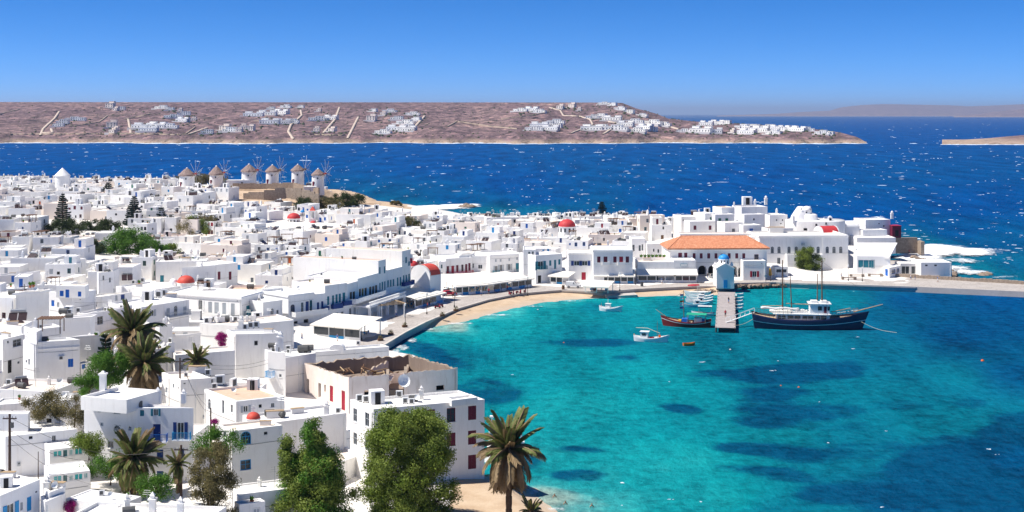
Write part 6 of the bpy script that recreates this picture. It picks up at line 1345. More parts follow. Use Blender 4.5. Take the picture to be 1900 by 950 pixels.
cafe('restaurant canopy end section with blue glass beside the red shutters', (950,537), (986,532), 10, 2.6, .8, 3, 'all', strips=2, skirt='paint_azure')
cafe('small striped cafe awning with dark glass at the head of the bay', (1021,527), (1055,529), 4, 2.6, .6, 3, (0,1), strips=1)
cafe('white shop awning with dark glazing under the maroon-shutter house', (1104,526), (1176,526.5), 2.6, 2.4, 1.2, 6, 'all', strips=3, skirt='paint_azure')
cafe('white shop awning below the roof garden', (1184,524.5), (1251,524.5), 2.0, 2.5, 1.0, 4, (0,1), strips=2, skirt='paint_white')
cafe('white shop awning under the sign board', (1253,524.5), (1292,524.5), 1.8, 2.5, 1.0, 3, 'all', strips=1, skirt='paint_white')
cafe('cream beach canopy over wooden tables at the water edge', (1086,542), (1128,544), 5, 1.9, .7, 2, (), strips=2, wall_h=.1, skirt='wood_brown')
# timber frame left without its awning
a = onz(708, 592, 1.58); t = thing('bare_pergola', 'bare timber awning frame in front of the portico on the quay', 'pergola', (a.x, a.y, 1.58), .55)
for x in (0,6): 
    for y in (0,5): mb = MB(); mb.box((-.1,-.1,0),(.1,.1,3.1),'paint_white'); mb.build('post', t, loc=(x,y,0))
for k in range(4): mb = MB(); mb.box((-.8,-.07,0),(6.8,.07,.18),'wood_pale'); mb.build('rafter', t, loc=(0,k*5/3,3.1))
for k in range(2): mb = MB(); mb.box((-.07,-.6,0),(.07,5.6,.18),'wood_pale'); mb.build('rafter', t, loc=(k*6,0,3.29))
# the coral barrel chapel and its dome on the quay
barrel('chapel', 'white quay chapel with coral barrel roof beside the tallest row house', 790, 502, 30, 336, 6.8, 'dome_coral', 9.0, 0.9)
dome('chapel_dome', 'red dome behind the tallest harbour row house', 767, 493, 9.5, z=CAM_H-(493-HOR)/FPX*345, mat='dome_red', drum=2.6, hk=1.0)
dome('church_dome', 'big red dome on white drum in the middle of the town', 1052, 420, 16, z=CAM_H-(420-HOR)/FPX*455, mat='dome_red', drum=2.6, hk=0.85)
dome('church_dome', 'red dome of the church below the windmill knoll', 545, 405, 12.5, z=CAM_H-(405-HOR)/FPX*500, mat='dome_red', drum=2.6, hk=0.8)
dome('church_dome', 'small pale red dome right of the belfry below the windmills', 581, 415, 6, z=CAM_H-(415-HOR)/FPX*498, mat='dome_red', drum=1.0, hk=.9)
dome('church_dome', 'low pink cupola at the left foot of the red-domed church', 530, 421, 7, z=CAM_H-(421-HOR)/FPX*493, mat='dome_red', drum=.6, hk=.5)
dome('church_dome', 'tiny pale blue cupola beside the red dome below the windmills', 561.5, 394, 4, z=CAM_H-(394-HOR)/FPX*503, mat='dome_blue', drum=2.0, hk=1.2)
p = onY(580, 420, 500); bt = thing('bell_tower', 'slender white belfry with pink top below the windmills', 'bell tower', tuple(p)); s = 500/FPX
mb = MB(); mb.box((-1.3,-1.3,-3),(1.3,1.3,3.2),'white_plaster'); mb.build('shaft', bt)
for x in (-1,1):
    for y in (-1,1): mb = MB(); mb.box((x-.28,y-.28,3.2),(x+.28,y+.28,5.8),'white_plaster'); mb.build('pillar', bt)
mb = MB(); mb.box((-1.5,-1.5,5.8),(1.5,1.5,6.1),'white_plaster'); mb.tbox((0,0,6.1),(2.2,2.2,1.6),'dome_coral',0,.15); mb.build('cap', bt)
# ------------------------------------------------------------------ the rest of the town: every house its own, packed along crooked lanes
def quad(c, w_, d_, a):
    ca, sa = math.cos(a), math.sin(a); return [(c[0]+x*ca-y*sa, c[1]+x*sa+y*ca) for x, y in ((-w_/2,-d_/2),(w_/2,-d_/2),(w_/2,d_/2),(-w_/2,d_/2))]
def sat(A, B_):
    for P in (A, B_):
        for i in range(4):
            ex, ey = P[(i+1) % 4][0]-P[i][0], P[(i+1) % 4][1]-P[i][1]; nx, ny = -ey, ex
            a = [p[0]*nx+p[1]*ny for p in A]; b_ = [p[0]*nx+p[1]*ny for p in B_]
            if max(a) <= min(b_) or max(b_) <= min(a): return False
    return True
def bb(P): return (min(p[0] for p in P), min(p[1] for p in P), max(p[0] for p in P), max(p[1] for p in P))
PROMP = np.array([(p.x, p.y) for p in quay]+[(p.x, p.y) for p in back])
GARD = [(onY(265, 460, 395), 15), (onY(215, 455, 400), 10), (onY(300,470,380), 7), (onY(120, 420, 470), 12), (onY(150,425,455), 8), (onY(190, 420, 455), 8), (onY(370, 430, 445), 11), (onY(762, 428, 470), 8), (onY(130, 515, 290), 7), (onY(570, 390, 530), 9), (onY(610, 385, 540), 12), (onY(640, 378, 560), 11), (onY(1085,455,410), 4), (onY(200, 690, 195), 7), (onY(95, 755, 165), 6), (onY(255,660,190),4), (onY(250, 870, 158), 8), (onY(390, 880, 150), 7), (onY(420,640,205),3), (onY(1117,405,500),3)]
_r = random.Random(21); cand = []
occ = [(h, bb(h)) for h in HEROES]
th0 = R(-9); c0, s0 = math.cos(th0), math.sin(th0)
v = 110.0
while v < 760:
    drow = _r.uniform(7.0, 11.0); u = -420.0
    while u < 260:
        w_ = _r.choice([_r.uniform(5.0, 9.0), _r.uniform(8.0, 14.5)]); gap = 2.2 if _r.random() < 0.28 else 0.15; uc = u+w_/2; u += w_+gap
        dv = _r.uniform(-0.8, 0.8); x, y = uc*c0-(v+dv)*s0, uc*s0+(v+dv)*c0
        if y < 120 or y > 735 or abs(x) > 0.405*y+9: continue
        ang = th0+_r.gauss(0, 0.10)+0.22*math.sin(x*0.02+y*0.013)
        cand.append((x, y, w_, drow*_r.uniform(0.85, 1.0), ang))
    v += drow+(2.0 if _r.random() < 0.45 else 0.3)
X = np.array([c[0] for c in cand]); Y = np.array([c[1] for c in cand])
okm = inside(X, Y, LANDP) & (dist_poly(X, Y, LANDP) > 5.0) & ~inside(X, Y, PROMP)
okm &= ((X+104)/33)**2+((Y-570)/36)**2 > 1.0
placed = []
PROT = [(1030,1074,434,453),(522,594,424,492),(328,364,346,580),(386,418,343,575),(430,606,347,545),(98,134,333,598),(178,336,474,382),(92,162,438,455),(160,215,430,450),(338,406,437,440),(733,792,437,462),(408,606,374,535),(600,740,386,540),(228,272,428,425),(283,317,425,428),(183,219,378,505),(340,372,387,505),(1102,1132,406,495),(318,442,525,340),(310,490,592,292),(100,160,527,284),(1262,1395,436,405),(780,812,505,330),(762,772,490,338),(262,352,592,285)]
def sky_row(px): return np.interp(px, [-50,90,100,330,340,600,610,735,750,950,960,1250,1262,1700], [327,327,331,331,345,345,372,388,398,402,401,398,412,412])
def limit(px0, px1, y):
    z = CAM_H-(float(sky_row((px0+px1)/2))-HOR)/FPX*y
    for a, b_, row, Yp in PROT:
        if y < Yp and px1 > a and px0 < b_: z = min(z, CAM_H-(row-HOR)/FPX*y)
    return z
for i, c in enumerate(cand):
    if not okm[i]: continue
    x, y, w_, d_, ang = c
    if any((x-g.x)**2+(y-g.y)**2 < rr*rr for g, rr in GARD): continue
    px = 950+FPX*x/y
    if px > 600 and px < 740 and y > 540: continue
    if y < 150: continue
    if px > 520 and y < 262 or px > 535 and y < 305: continue
    ok = True
    for shrink in (1.0, 0.72):
        q = quad((x, y), w_*shrink, d_*shrink, ang); b_ = bb(q)
        ok = not any(not (b_[2] < o[1][0] or b_[0] > o[1][2] or b_[3] < o[1][1] or b_[1] > o[1][3]) and sat(q, o[0]) for o in occ)
        if ok: w_, d_ = w_*shrink, d_*shrink; break
    if not ok: continue
    pq = [950+FPX*p_[0]/p_[1] for p_ in q]; zl = limit(min(pq), max(pq), y)-min(gz(*p_) for p_ in q)
    if zl < 2.3: continue
    occ.append((q, b_)); placed.append((x, y, w_, d_, ang, q, zl))
placed.sort(key=lambda p: p[1])
LM = [('the blue-balcony house', onY(257,800,160)), ('the lavender block', onY(95,665,215)), ('the coral dome', onY(345,520,345)), ('the neoclassical house', onY(400,570,300)), ('the maroon-shutter house behind the dome', onY(385,510,350)),
      ('the tallest harbour row house', onY(740,480,340)), ('the long parapet house', onY(940,490,390)), ('the five-shutter house', onY(1138,480,380)), ('the big red dome', onY(1052,420,455)), ('the red-domed church', onY(545,405,500)), ('the orange tiled roof', onY(1330,445,390)),
      ('the dark Norfolk pine', onY(250,400,430)), ('the green garden', onY(265,455,395)), ('the round dark bush', onY(762,425,470)), ('the white conical mill', onY(115,320,600)), ('the leftmost windmill', onY(347,330,580)), ('the third windmill', onY(462,330,570)), ('the rightmost windmill', onY(590,330,560)), ('the tall point house', onY(1400,390,440)), ('the brown-green garden', onY(370,425,445)), ('the small seaside pine', onY(1117,400,500)), ('the left garden pine', onY(115,400,470)), ('the pale left pine', onY(200,360,500)), ('the round bush', onY(130,510,290))]
lmc = {}
MORE = MB()      # houses past the three hundred that show largest
n_ind = 0; colours = 'eeekkbbbbaaattnnegmmro'
for idx, (x, y, w_, d_, ang, q, zl) in enumerate(placed):
    g = min(gz(*p) for p in q); near = idx < 300
    two = _r.random() < (0.30 if y < 240 else 0.42); h_ = (_r.uniform(5.4, 6.6) if two else _r.uniform(3.0, 4.1))
    if y < 240: h_ = min(h_, 4.2); two = False
    h_ = min(h_, zl)
    if h_ < 5: two = False
    low_ = zl-h_ < 1.4
    wallm = _r.choices(['white_plaster','grey_plaster','cream_plaster'], [0.82,0.06,0.12])[0]; roofm = _r.choices(['roof_white','roof_cream','roof_tan','concrete'], [0.64,0.26,0.05,0.05])[0]; par = _r.choice([0.12,0.25,0.35,0.5,0.6])
    ops = {0: [], 1: [], 3: []}; maincol = _r.choice(colours); z0 = -1.0; cnt_w = 0
    for side, L in ((0, w_), (1, d_), (3, d_)):
        for st in range(2 if two else 1):
            n = _r.choice([0,1,1,2,3] if side == 0 else [0,0,1,1])
            for k in range(n):
                uu = L*(k+_r.uniform(0.35,0.65))/n; vv = 1.0+st*3.0+_r.uniform(0.7,1.1)
                t = _r.random(); col_ = maincol if _r.random() < 0.6 else _r.choice('ekke')
                if st == 0 and k == 0 and side != 1 and t < 0.6: e = (uu, 1.02, 0.95, 2.05, 'door', col_ if col_ != 'k' else 'p')
                elif t < 0.40: e = (uu, vv, _r.choice([0.6,0.8,0.9]), _r.choice([0.8,1.0,1.2]), 'hole', 'k' if col_ == 'e' else col_)
                elif t < 0.68: e = (uu, vv, 0.9, 1.3, 'shut', col_)
                else: e = (uu, vv, 0.9, 1.3, 'win', col_ if col_ not in 'k' else 'e')
                if 0.7 < uu < L-0.7 and not any(abs(uu-o_[0]) < 1.1 and abs(o_[1]-e[1]) < 2.0 for o_ in ops[side]): ops[side].append(e); cnt_w += 1
    rel = [Vector((p[0]-x, p[1]-y, 0)) for p in q]; upper = None
    if _r.random() < 0.42 and w_ > 5 and not low_:
        f = _r.uniform(0.35,0.65); k = _r.choice([0,1]); a, b_, c_, d2 = rel
        i0, i1 = (0.03, f) if k == 0 else (1-f, 0.97); fy0 = _r.choice([0.03,0.25,0.4])
        L_ = lambda s_, t_: a.lerp(b_, s_).lerp(d2.lerp(c_, s_), t_)
        upper = [L_(i0,fy0), L_(i1,fy0), L_(i1,0.97), L_(i0,0.97)]
        uh = min(zl-h_+par, _r.uniform(1.6,2.7)); uo = {0: [((upper[1]-upper[0]).length*0.5, 0.35, 0.8, min(1.9,uh-.5), 'door' if uh > 2.2 else 'hole', maincol if maincol != 'k' else 'e')]}
    fits_ = []
    for kind, pr in (('chimney',.55),('solar_water_heater',.36),('air_conditioner',.5),('water_tank',.2),('antenna',.35),('satellite_dish',.16),('stair_hut',.15),('pergola',.10),('flower_pot',.3),('planter_box',.2)):
        if _r.random() < pr:
            for k in range(_r.choice([1,1,2])): fits_.append((kind, rel[0].lerp(rel[1], _r.uniform(.15,.85)).lerp(rel[3].lerp(rel[2], _r.uniform(.15,.85)), _r.uniform(.12,.88)), ang+_r.choice([0,0.4,-0.4,1.57])))
    top_ = h_+1.0
    if near:
        # say which one it is: its look, then its rank around a landmark
        li = min(range(len(LM)), key=lambda k_: (LM[k_][1].x-x)**2+(LM[k_][1].y-y)**2); lx, ly = LM[li][1].x, LM[li][1].y
        dx, dy = x-lx, y-ly; dirn = ('right of' if dx > 0 else 'left of') if abs(dx) > abs(dy)*0.8 else ('behind' if dy > 0 else 'in front of')
        k_ = (li, dirn); lmc[k_] = lmc.get(k_, 0)+1; cw = {'b':'blue','a':'azure','n':'navy','t':'teal','g':'green','m':'maroon','r':'red','o':'orange','e':'grey','k':'dark'}[maincol]
        o = ORD[lmc[k_]-1] if lmc[k_] <= 20 else None
        look = f"{'two-storey' if two else 'low'} {'cream' if wallm == 'cream_plaster' else 'white'} house with {cw} openings"
        root = thing('town_house', f"{look}, {o} house {dirn} {LM[li][0]}" if o else f"{look}, {lmc[k_]}th house {dirn} {LM[li][0]}", 'house', (x, y, g-1.0), 0, 'white houses of the old town'); n_ind += 1
        block(root, rel, 0, top_, ops, wallm, roofm, par, subs=False)
        if upper: block(root, upper, top_-par-0.05, top_-par+uh, uo, wallm, roofm, 0.12, subs=False, wname='upper_wall')
        for kind, p_, a_ in fits_: fit(root, kind, (p_.x, p_.y, top_-par), a_, _r.uniform(.8,1.1))
    else:
        def shift(m0):
            for j in range(m0, len(MORE.v)): p_ = MORE.v[j]; MORE.v[j] = (p_[0]+x, p_[1]+y, p_[2]+g-1.0)
        m0 = len(MORE.v)
        block(None, rel, 0, top_, ops, wallm, roofm, par, stuff=MORE)
        if upper: block(None, upper, top_-par-0.05, top_-par+uh, uo, wallm, roofm, 0.12, stuff=MORE)
        shift(m0)
        for kind, p_, a_ in fits_:
            if kind in ('pergola','planter_box','satellite_dish'): continue
            me_ = FIT[kind]; ca, sa = math.cos(a_), math.sin(a_); i0 = len(MORE.v); bx, by, bz = x+p_.x, y+p_.y, g-1+top_-par
            for v_ in me_.vertices: cx_, cy_, cz_ = v_.co; MORE.v.append((bx+cx_*ca-cy_*sa, by+cx_*sa+cy_*ca, bz+cz_))
            for pl in me_.polygons: MORE.f.append(tuple(i0+k2 for k2 in pl.vertices)); MORE.m.append(MORE.mi(me_.materials[pl.material_index].name))
print('HOUSES placed', len(placed), 'individual', n_ind)
if MORE.f: tag(MORE.build('distant_houses'), 'mass of small white houses in the far half of the town', kind='stuff')
# ------------------------------------------------------------------ windmills on the knoll
def windmill(label, px, base_row, wpx, top_row, roof_row, Yd, sail_px, sail_py, spokes, red=False, reach=6.2):
    b0 = onY(px, base_row, Yd); s = Yd/FPX; r0 = wpx*s/2; h = (base_row-roof_row)*s; rh = (roof_row-top_row)*s
    t = thing('windmill', label, 'windmill', (b0.x, b0.y, b0.z), 0, 'windmills in a row on the knoll')
    mb = MB(); mb.lathe([(r0*1.03,-4),(r0*1.02,0),(r0*.99,h*.5),(r0*.97,h)],'white_plaster',(0,0,0),24); mb.build('tower', t, True)
    mb = MB(); n = 26; prof = [(r0*1.14,h-.35),(r0*1.08,h+rh*.08),(r0*.78,h+rh*.38),(r0*.46,h+rh*.68),(r0*.16,h+rh*.93),(.05,h+rh)]; vs_ = []; fs = []
    for j, (r_, z) in enumerate(prof):
        for k in range(n): a = 2*math.pi*k/n; q = r_*(1+random.uniform(-.035,.035)); vs_.append((q*math.cos(a), q*math.sin(a), z+random.uniform(-.12,.12)*(1 if j < 4 else .2)))
    for j in range(len(prof)-1):
        for k in range(n): fs.append((j*n+k, j*n+(k+1)%n, (j+1)*n+(k+1)%n, (j+1)*n+k))
    mb.raw(vs_, fs, 'thatch'); rf_ = mb.build('thatched_roof', t)
    mb = MB(); mb.lathe([(.45,h+rh-.35),(.3,h+rh+.15),(.02,h+rh+.3)],'white_plaster',(0,0,0),10); mb.build('roof_cap', rf_)
    for wx, wz, w_, h_ in ((.1,h*.62,.55,.7),(-.55,h*.2,.6,.9)):
        mb = MB(); a = -math.pi/2+wx; mb.tbox((r0*1.0*math.cos(a), r0*1.0*math.sin(a), wz), (.16, w_, h_), 'dark_glass', a); mb.build('window', t)
    mb = MB(); a = -math.pi/2-.7; mb.tbox((r0*1.01*math.cos(a), r0*1.01*math.sin(a), 0.0), (.14, .95, 1.9), 'paint_maroon', a); mb.build('door', t)
    # axle out of the roof, spokes in a wheel square to it
    sp = onY(sail_px, sail_py, Yd)-b0; d_ = Vector((sp.x, -abs(sp.x)*.35, 0)).normalized(); hub = Vector((0,0,h+rh*.22))+d_*(r0*1.35)
    mb = MB(); mb.tube([Vector((0,0,h+rh*.3)), hub+d_*.6],.22,.16,'paint_maroon' if red else 'wood_brown',7); mb.lathe([(.05,-.3),(.5,-.3),(.5,.3),(.05,.3)],'dome_red' if red else 'wood_brown',tuple(hub),8); ax = mb.build('axle', t)
    side = d_.cross(Vector((0,0,1))).normalized()
    for k in range(spokes):
        a = 2*math.pi*k/spokes+.22; e = hub+(side*math.cos(a)+Vector((0,0,1))*math.sin(a))*reach; mb = MB(); mb.tube([hub, hub.lerp(e,.5)+d_*.05, e],.075,.045,'cloth_white' if k % 3 else 'wood_pale',5); mb.build('sail_spoke', t)
    tip = hub+d_*1.8; mb = MB(); mb.tube([hub+d_*.4, tip],.08,.05,'wood_pale',5)
    for k in range(spokes):
        a = 2*math.pi*k/spokes+.22; mb.tube([tip, hub+(side*math.cos(a)+Vector((0,0,1))*math.sin(a))*reach*.97],.018,.018,'rope',3,False)
    mb.build('bowsprit_rigging', t)
    return t
windmill('leftmost windmill, with red canvas patch on its thatched roof', 347, 345, 28, 311.5, 325, 585, 363, 318, 10, True)
windmill('second windmill from the left, standing alone above the houses', 401.5, 341, 25, 308, 323, 580, 416, 318, 10, True)
windmill('third windmill from the left, largest of the row, low white annex', 462, 341, 27, 304.5, 317.5, 572, 476, 316, 10, True)
windmill('fourth windmill from the left, white-armed sails and plain tower', 505.5, 340.5, 24, 306, 317.5, 570, 519, 316, 10)
windmill('fifth windmill from the left, tallest slim tower', 552.5, 340.5, 23, 305, 316, 566, 563, 313, 8)
windmill('rightmost windmill, lowest of the row with a red hub', 590, 344.5, 23, 313, 324, 560, 602, 321, 10, True)
p = onY(116, 332, 600); t = thing('old_mill', 'white mill with smooth conical roof on the left skyline', 'windmill', tuple(p)); s = .25
mb = MB(); mb.lathe([(3.4,-5),(3.35,1.5)],'white_plaster',(0,0,0),20); mb.build('tower', t, True); mb = MB(); mb.lathe([(3.7,1.4),(3.5,1.7),(.1,5.2)],'white_plaster',(0,0,0),20); mb.build('cone_roof', t)
# low walls and hut around the knoll: stones as parts
def stone_wall(label, pts, h=1.3, mat='raw_stone'):
    P = [onY(*p) for p in pts]; t = thing('stone_wall', label, 'wall', tuple(P[0])); sm = MB(); sm.box((-.5,-.3,-.6),(.5,.3,1.0),mat); me_ = sm.mesh('stone')
    for a, b_ in zip(P, P[1:]):
        L = (b_-a).length; n = max(1, int(L/2.2)); ang = math.atan2((b_-a).y, (b_-a).x)
        for k in range(n): o = link('stone', me_, t); q = a.lerp(b_, (k+.5)/n)-P[0]; o.location = q; o.rotation_euler = (0,0,ang+random.uniform(-.05,.05)); o.scale = (L/n*1.0,1,h*random.uniform(.85,1.1))
stone_wall('upper stone retaining wall below the windmills', [(432,347,566),(495,347,565),(545,345.5,562),(580,355,552),(592,356,548)], 1.6)
stone_wall('lower dark stone wall at the foot of the windmill knoll', [(452,371,540),(490,368,538),(530,360,540),(560,364,536),(592,374,530)], 3.0)
mb = MB(); p = onY(576, 354, 553); mb.box((-2.6,-2,0),(2.6,2,2.7),'white_plaster'); mb.box((-.4,-2.05,0.9),(.5,-2,1.7),'paint_grey'); mb.box((-2.7,-2.1,2.7),(2.7,2.1,2.9),'roof_white'); tag(mb.build('mill_hut', loc=tuple(p-Vector((0,0,1)))), 'small white hut with one grey window at the right end of the windmills', 'hut')
mb = MB(); p = onY(443, 343, 570); mb.box((-5,-2,-1),(5,2,2.2),'white_plaster'); mb.box((1.5,-2.05,0.6),(2.2,-2,1.3),'dark_void'); mb.box((5,-2,-1),(8.5,1.5,1.4),'white_plaster'); tag(mb.build('mill_annex', loc=tuple(p)), 'low white annex joined to the third windmill', 'annex')

# ------------------------------------------------------------------ vegetation
def leaf_cloud(C, Rr, n_per, size, seed, flat=0.8, elong=1.6):
    """leaf-sized faces around clump centres C with radii Rr; faces on the shell more than inside"""
    g = np.random.default_rng(seed); V = []
    for c, r_ in zip(C, Rr):
        n = int(n_per); d = g.normal(size=(n, 3)); d /= np.linalg.norm(d, axis=1)[:, None]; rad = r_*(0.25+1.15*g.random(n)**0.9)
        P = np.asarray(c)+d*rad[:, None]*np.array([1, 1, flat])
        nrm = d+g.normal(size=(n, 3))*0.7; nrm /= np.linalg.norm(nrm, axis=1)[:, None]
        t = np.cross(nrm, g.normal(size=(n, 3))); t /= np.linalg.norm(t, axis=1)[:, None]; b_ = np.cross(nrm, t); s_ = size*g.uniform(.6, 1.3, n)[:, None]
        V.append(np.stack([P-t*s_*elong, P+b_*s_*.6, P+t*s_*elong, P-b_*s_*.6], 1).reshape(-1, 3))
    V = np.concatenate(V); return V, np.arange(len(V)).reshape(-1, 4)
def tree(name, label, base, clumps, mat, leaf, n_per, trunk_r=.22, seed=1, group=None, cat='tree', bark='bark', flat=.85, mat2=None):
    """base: foot in the world; clumps: (x,y,z,r) relative to it"""
    t = thing(name, label, cat, tuple(base), 0, group); C = np.array([c[:3] for c in clumps]); Rr = [c[3] for c in clumps]
    V, F = leaf_cloud(C, Rr, n_per, leaf, seed, flat); mi = None; mats = [mat]
    if mat2: mats = [mat, mat2]; nl = len(F)//len(clumps); mi = np.repeat(np.random.default_rng(seed).random(len(clumps)) < .3, nl).astype(int)
    link('crown', np_mesh('crown', V, F, mats, False, mi), t)
    mb = MB(); top_ = C[:, 2].mean()
    mb.tube([(0,0,-.6),(0.05,0,top_*.35),(C[:,0].mean()*.5,C[:,1].mean()*.5,top_*.8)],trunk_r,trunk_r*.55,bark,8)
    for k, c in enumerate(clumps[:14]):
        a = Vector((C[:,0].mean()*.25,C[:,1].mean()*.25,top_*random.uniform(.35,.6))); e = Vector(c[:3]); mb.tube([a, a.lerp(e,.5)+Vector((0,0,.15)), e],trunk_r*.45,trunk_r*.12,bark,5)
    mb.build('trunk', t, True); return t
def crown(n, rx, ry, z0, z1, rmin, rmax, seed, shape=1.0, off=(0,0)):
    g = random.Random(seed); out_ = []
    for k in range(n):
        f = g.random(); z = z0+(z1-z0)*f; prof = math.sin(math.pi*min(1, .18+.75*f))**shape; a = g.random()*6.283; q = math.sqrt(g.random())*.95
        out_.append((off[0]+rx*prof*q*math.cos(a), off[1]+ry*prof*q*math.sin(a), z, g.uniform(rmin, rmax)))
    return out_
# three big tamarisks in front
b0 = Vector((xat(759, 150), 150, 0.6)); zt = CAM_H-(752-HOR)/FPX*150
tree('tamarisk_tree', 'broad dense tamarisk tree in front of the maroon-shutter beach house', b0, crown(240, 5.8, 4.8, 0.4, zt-1.4, .7, 1.3, 3, .5), 'leaf_tamarisk', .09, 520, .35, 3, mat2='leaf_lime')
b0 = Vector((xat(585, 146), 146, 0.8)); zt = CAM_H-(775-HOR)/FPX*146
tree('tamarisk_tree', 'tall uneven tamarisk tree left of the dense one at bottom centre', b0, crown(110, 5.3, 4.0, 0.0, 8.4, .75, 1.3, 5, .5)+crown(80, 3.7, 3.0, 5.0, 10.9, .65, 1.1, 15, .5)+crown(26, 1.2, 1.1, 9.5, zt-1.5, .45, .8, 6, .4, (-.3,0))+crown(22, 1.2, 1.1, 8.5, zt-3.2, .45, .8, 8, .4, (-2.9,0)), 'leaf_tamarisk', .09, 480, .3, 5, mat2='leaf_green')
b0 = Vector((xat(390, 141), 141, 2.2)); zt = CAM_H-(808-HOR)/FPX*141
tree('tamarisk_tree', 'olive-brown tamarisk with open crown beside the bottom left utility pole', b0, crown(80, 2.8, 2.6, 1.6, zt-3.0, .45, .95, 9, .6), 'leaf_olive', .07, 420, .22, 9)
tree('garden_bush', 'grey-green garden bush at the foot of the dense tamarisk', Vector((xat(735,142),142,1.0)), crown(9, 2.4, 1.5, .8, 2.6, .6, .9, 91, .6), 'leaf_dark', .07, 600, .1, 91, cat='bush')
def bush(name, label, px, row_base, Yd, rx, ry, h, mat, leaf, n, npc, seed, cat='bush', rm=(.5,.9), group=None, mat2=None):
    p = top(px, row_base, 0.0) if Yd > 260 else onY(px, row_base, Yd); k = p.y/Yd; p.z -= .2
    return tree(name, label, p, crown(int(n*1.6), rx*k, ry*k, h*k*.12, h*k, rm[0]*k, rm[1]*k, seed, .6), mat, leaf, int(npc*.7), .12, seed, cat=cat, group=group, mat2=mat2)
bush('olive_bush', 'dry olive-brown bush behind the pointed gable chimney', 88, 775, 168, 3.6, 2.5, 3.2, 'leaf_olive', .07, 20, 500, 31)
bush('olive_bush', 'small dry bush against the blue-balcony house side wall', 138, 785, 165, 1.7, 1.4, 3.4, 'leaf_olive', .06, 10, 450, 32)
bush('vine', 'lime-green vine spilling over the wall above the turquoise panes', 165, 842, 158, 2.2, 1.4, 2.6, 'leaf_lime', .07, 16, 450, 33, 'vine')
bush('garden_bush', 'green shrubs under the garden palm', 205, 888, 155, 4.0, 2.0, 2.6, 'leaf_green', .07, 20, 420, 34)
bush('garden_bush', 'bright green bush behind the white chimney at the bottom edge', 287, 925, 147, 2.4, 1.6, 2.6, 'leaf_green', .07, 14, 450, 35)
bush('garden_bush', 'leafy dark green bush behind the olive-brown tamarisk', 405, 845, 152, 2.8, 1.6, 3.4, 'leaf_green', .08, 16, 450, 36)
bush('garden_tree', 'dense bright green tree between lavender block and palms', 203, 716, 190, 3.2, 2.6, 5.0, 'leaf_green', .09, 28, 480, 37, 'tree', (.6,1.0))
bush('garden_bush', 'dark green hedge below the tall white chimney', 165, 728, 178, 2.6, 1.6, 2.2, 'leaf_green', .07, 14, 420, 38)
bush('bougainvillea', 'magenta bougainvillea beside the rounded-parapet house', 411, 642, 222, .9, .8, 2.4, 'bougainvillea', .06, 12, 420, 39, 'bougainvillea', (.35,.55))
bush('bougainvillea', 'small magenta bougainvillea by the pole right of the blue balconies', 397, 802, 158, .5, .5, 1.6, 'bougainvillea', .05, 6, 300, 40, 'bougainvillea', (.25,.4))
bush('bougainvillea', 'dark red flowering bush at the bottom left corner', 133, 948, 140, 1.0, .7, 1.2, 'bougainvillea', .05, 8, 300, 41, 'bougainvillea', (.25,.4))
bush('round_bush', 'rounded olive-green bush above the blue-shuttered terrace', 131, 527, 288, 3.0, 2.6, 3.6, 'leaf_olive', .11, 18, 360, 42, mat2='leaf_tamarisk')
# gardens inside the town
bush('garden_tree', 'broad bright green trees of the garden in the left of the town', 237, 474, 392, 7.5, 5, 7.5, 'leaf_green', .17, 34, 420, 43, 'tree', (1.1,1.8))
bush('garden_tree', 'smaller bright green tree at the right of the garden', 282, 474, 388, 5.0, 3.5, 4.6, 'leaf_green', .16, 20, 380, 44, 'tree', (.9,1.4))
bush('garden_tree', 'low green tree trailing right of the garden', 318, 474, 385, 3.2, 2.5, 3.4, 'leaf_tamarisk', .15, 12, 320, 45, 'tree', (.7,1.1))
bush('garden_tree', 'dark spreading shrub left of the bright garden trees', 160, 470, 398, 5.5, 3.5, 4.0, 'leaf_dark', .16, 22, 320, 46, 'tree', (.8,1.3))
bush('garden_tree', 'dark green thicket under the left Norfolk pine', 122, 437, 462, 7.0, 4.0, 5.2, 'leaf_dark', .18, 26, 320, 47, 'tree', (1.0,1.6))
bush('garden_tree', 'dark green thicket between the two left pines', 185, 428, 455, 9.0, 3.5, 3.4, 'leaf_dark', .18, 26, 300, 48, 'tree', (.9,1.4))
bush('garden_tree', 'brown-green trees in the middle of the left town', 365, 437, 445, 6.5, 4.0, 6.4, 'leaf_olive', .17, 30, 360, 49, 'tree', (1.0,1.7), mat2='leaf_tamarisk')
bush('garden_tree', 'second brown-green tree right of the middle garden', 391, 436, 446, 3.2, 3.0, 5.8, 'leaf_olive', .17, 16, 320, 50, 'tree', (.9,1.4))
bush('garden_tree', 'dark round tree standing among white roofs in mid town', 757, 434, 472, 5.2, 4.0, 5.2, 'leaf_olive', .18, 26, 360, 51, 'tree', (1.0,1.7), mat2='leaf_dark')
bush('garden_tree', 'bright green shrub at the foot of the dark round tree', 775, 438, 466, 4.2, 2.0, 2.0, 'leaf_green', .16, 14, 300, 52, 'bush', (.6,1.0))
bush('garden_tree', 'dark trees right of the windmill church', 566, 402, 515, 4.5, 4.0, 7.0, 'leaf_dark', .2, 22, 320, 53, 'tree', (1.0,1.7))
bush('garden_tree', 'olive trees on the slope below the rightmost windmill', 606, 396, 525, 7.0, 4.0, 6.0, 'leaf_olive', .2, 28, 300, 54, 'tree', (1.0,1.7))
bush('garden_tree', 'dark scrub trees near the bare headland', 645, 381, 545, 7.5, 4.0, 5.0, 'leaf_dark', .2, 26, 280, 55, 'tree', (.9,1.6))
bush('garden_bush', 'dark bush above the cream roofs in mid town', 458, 470, 420, 3.2, 2.0, 2.8, 'leaf_dark', .16, 12, 280, 56)
bush('garden_bush', 'green tree beside the blue shop front near the bay', 1068, 460, 405, 2.9, 2.0, 2.9, 'leaf_green', .15, 14, 320, 57)
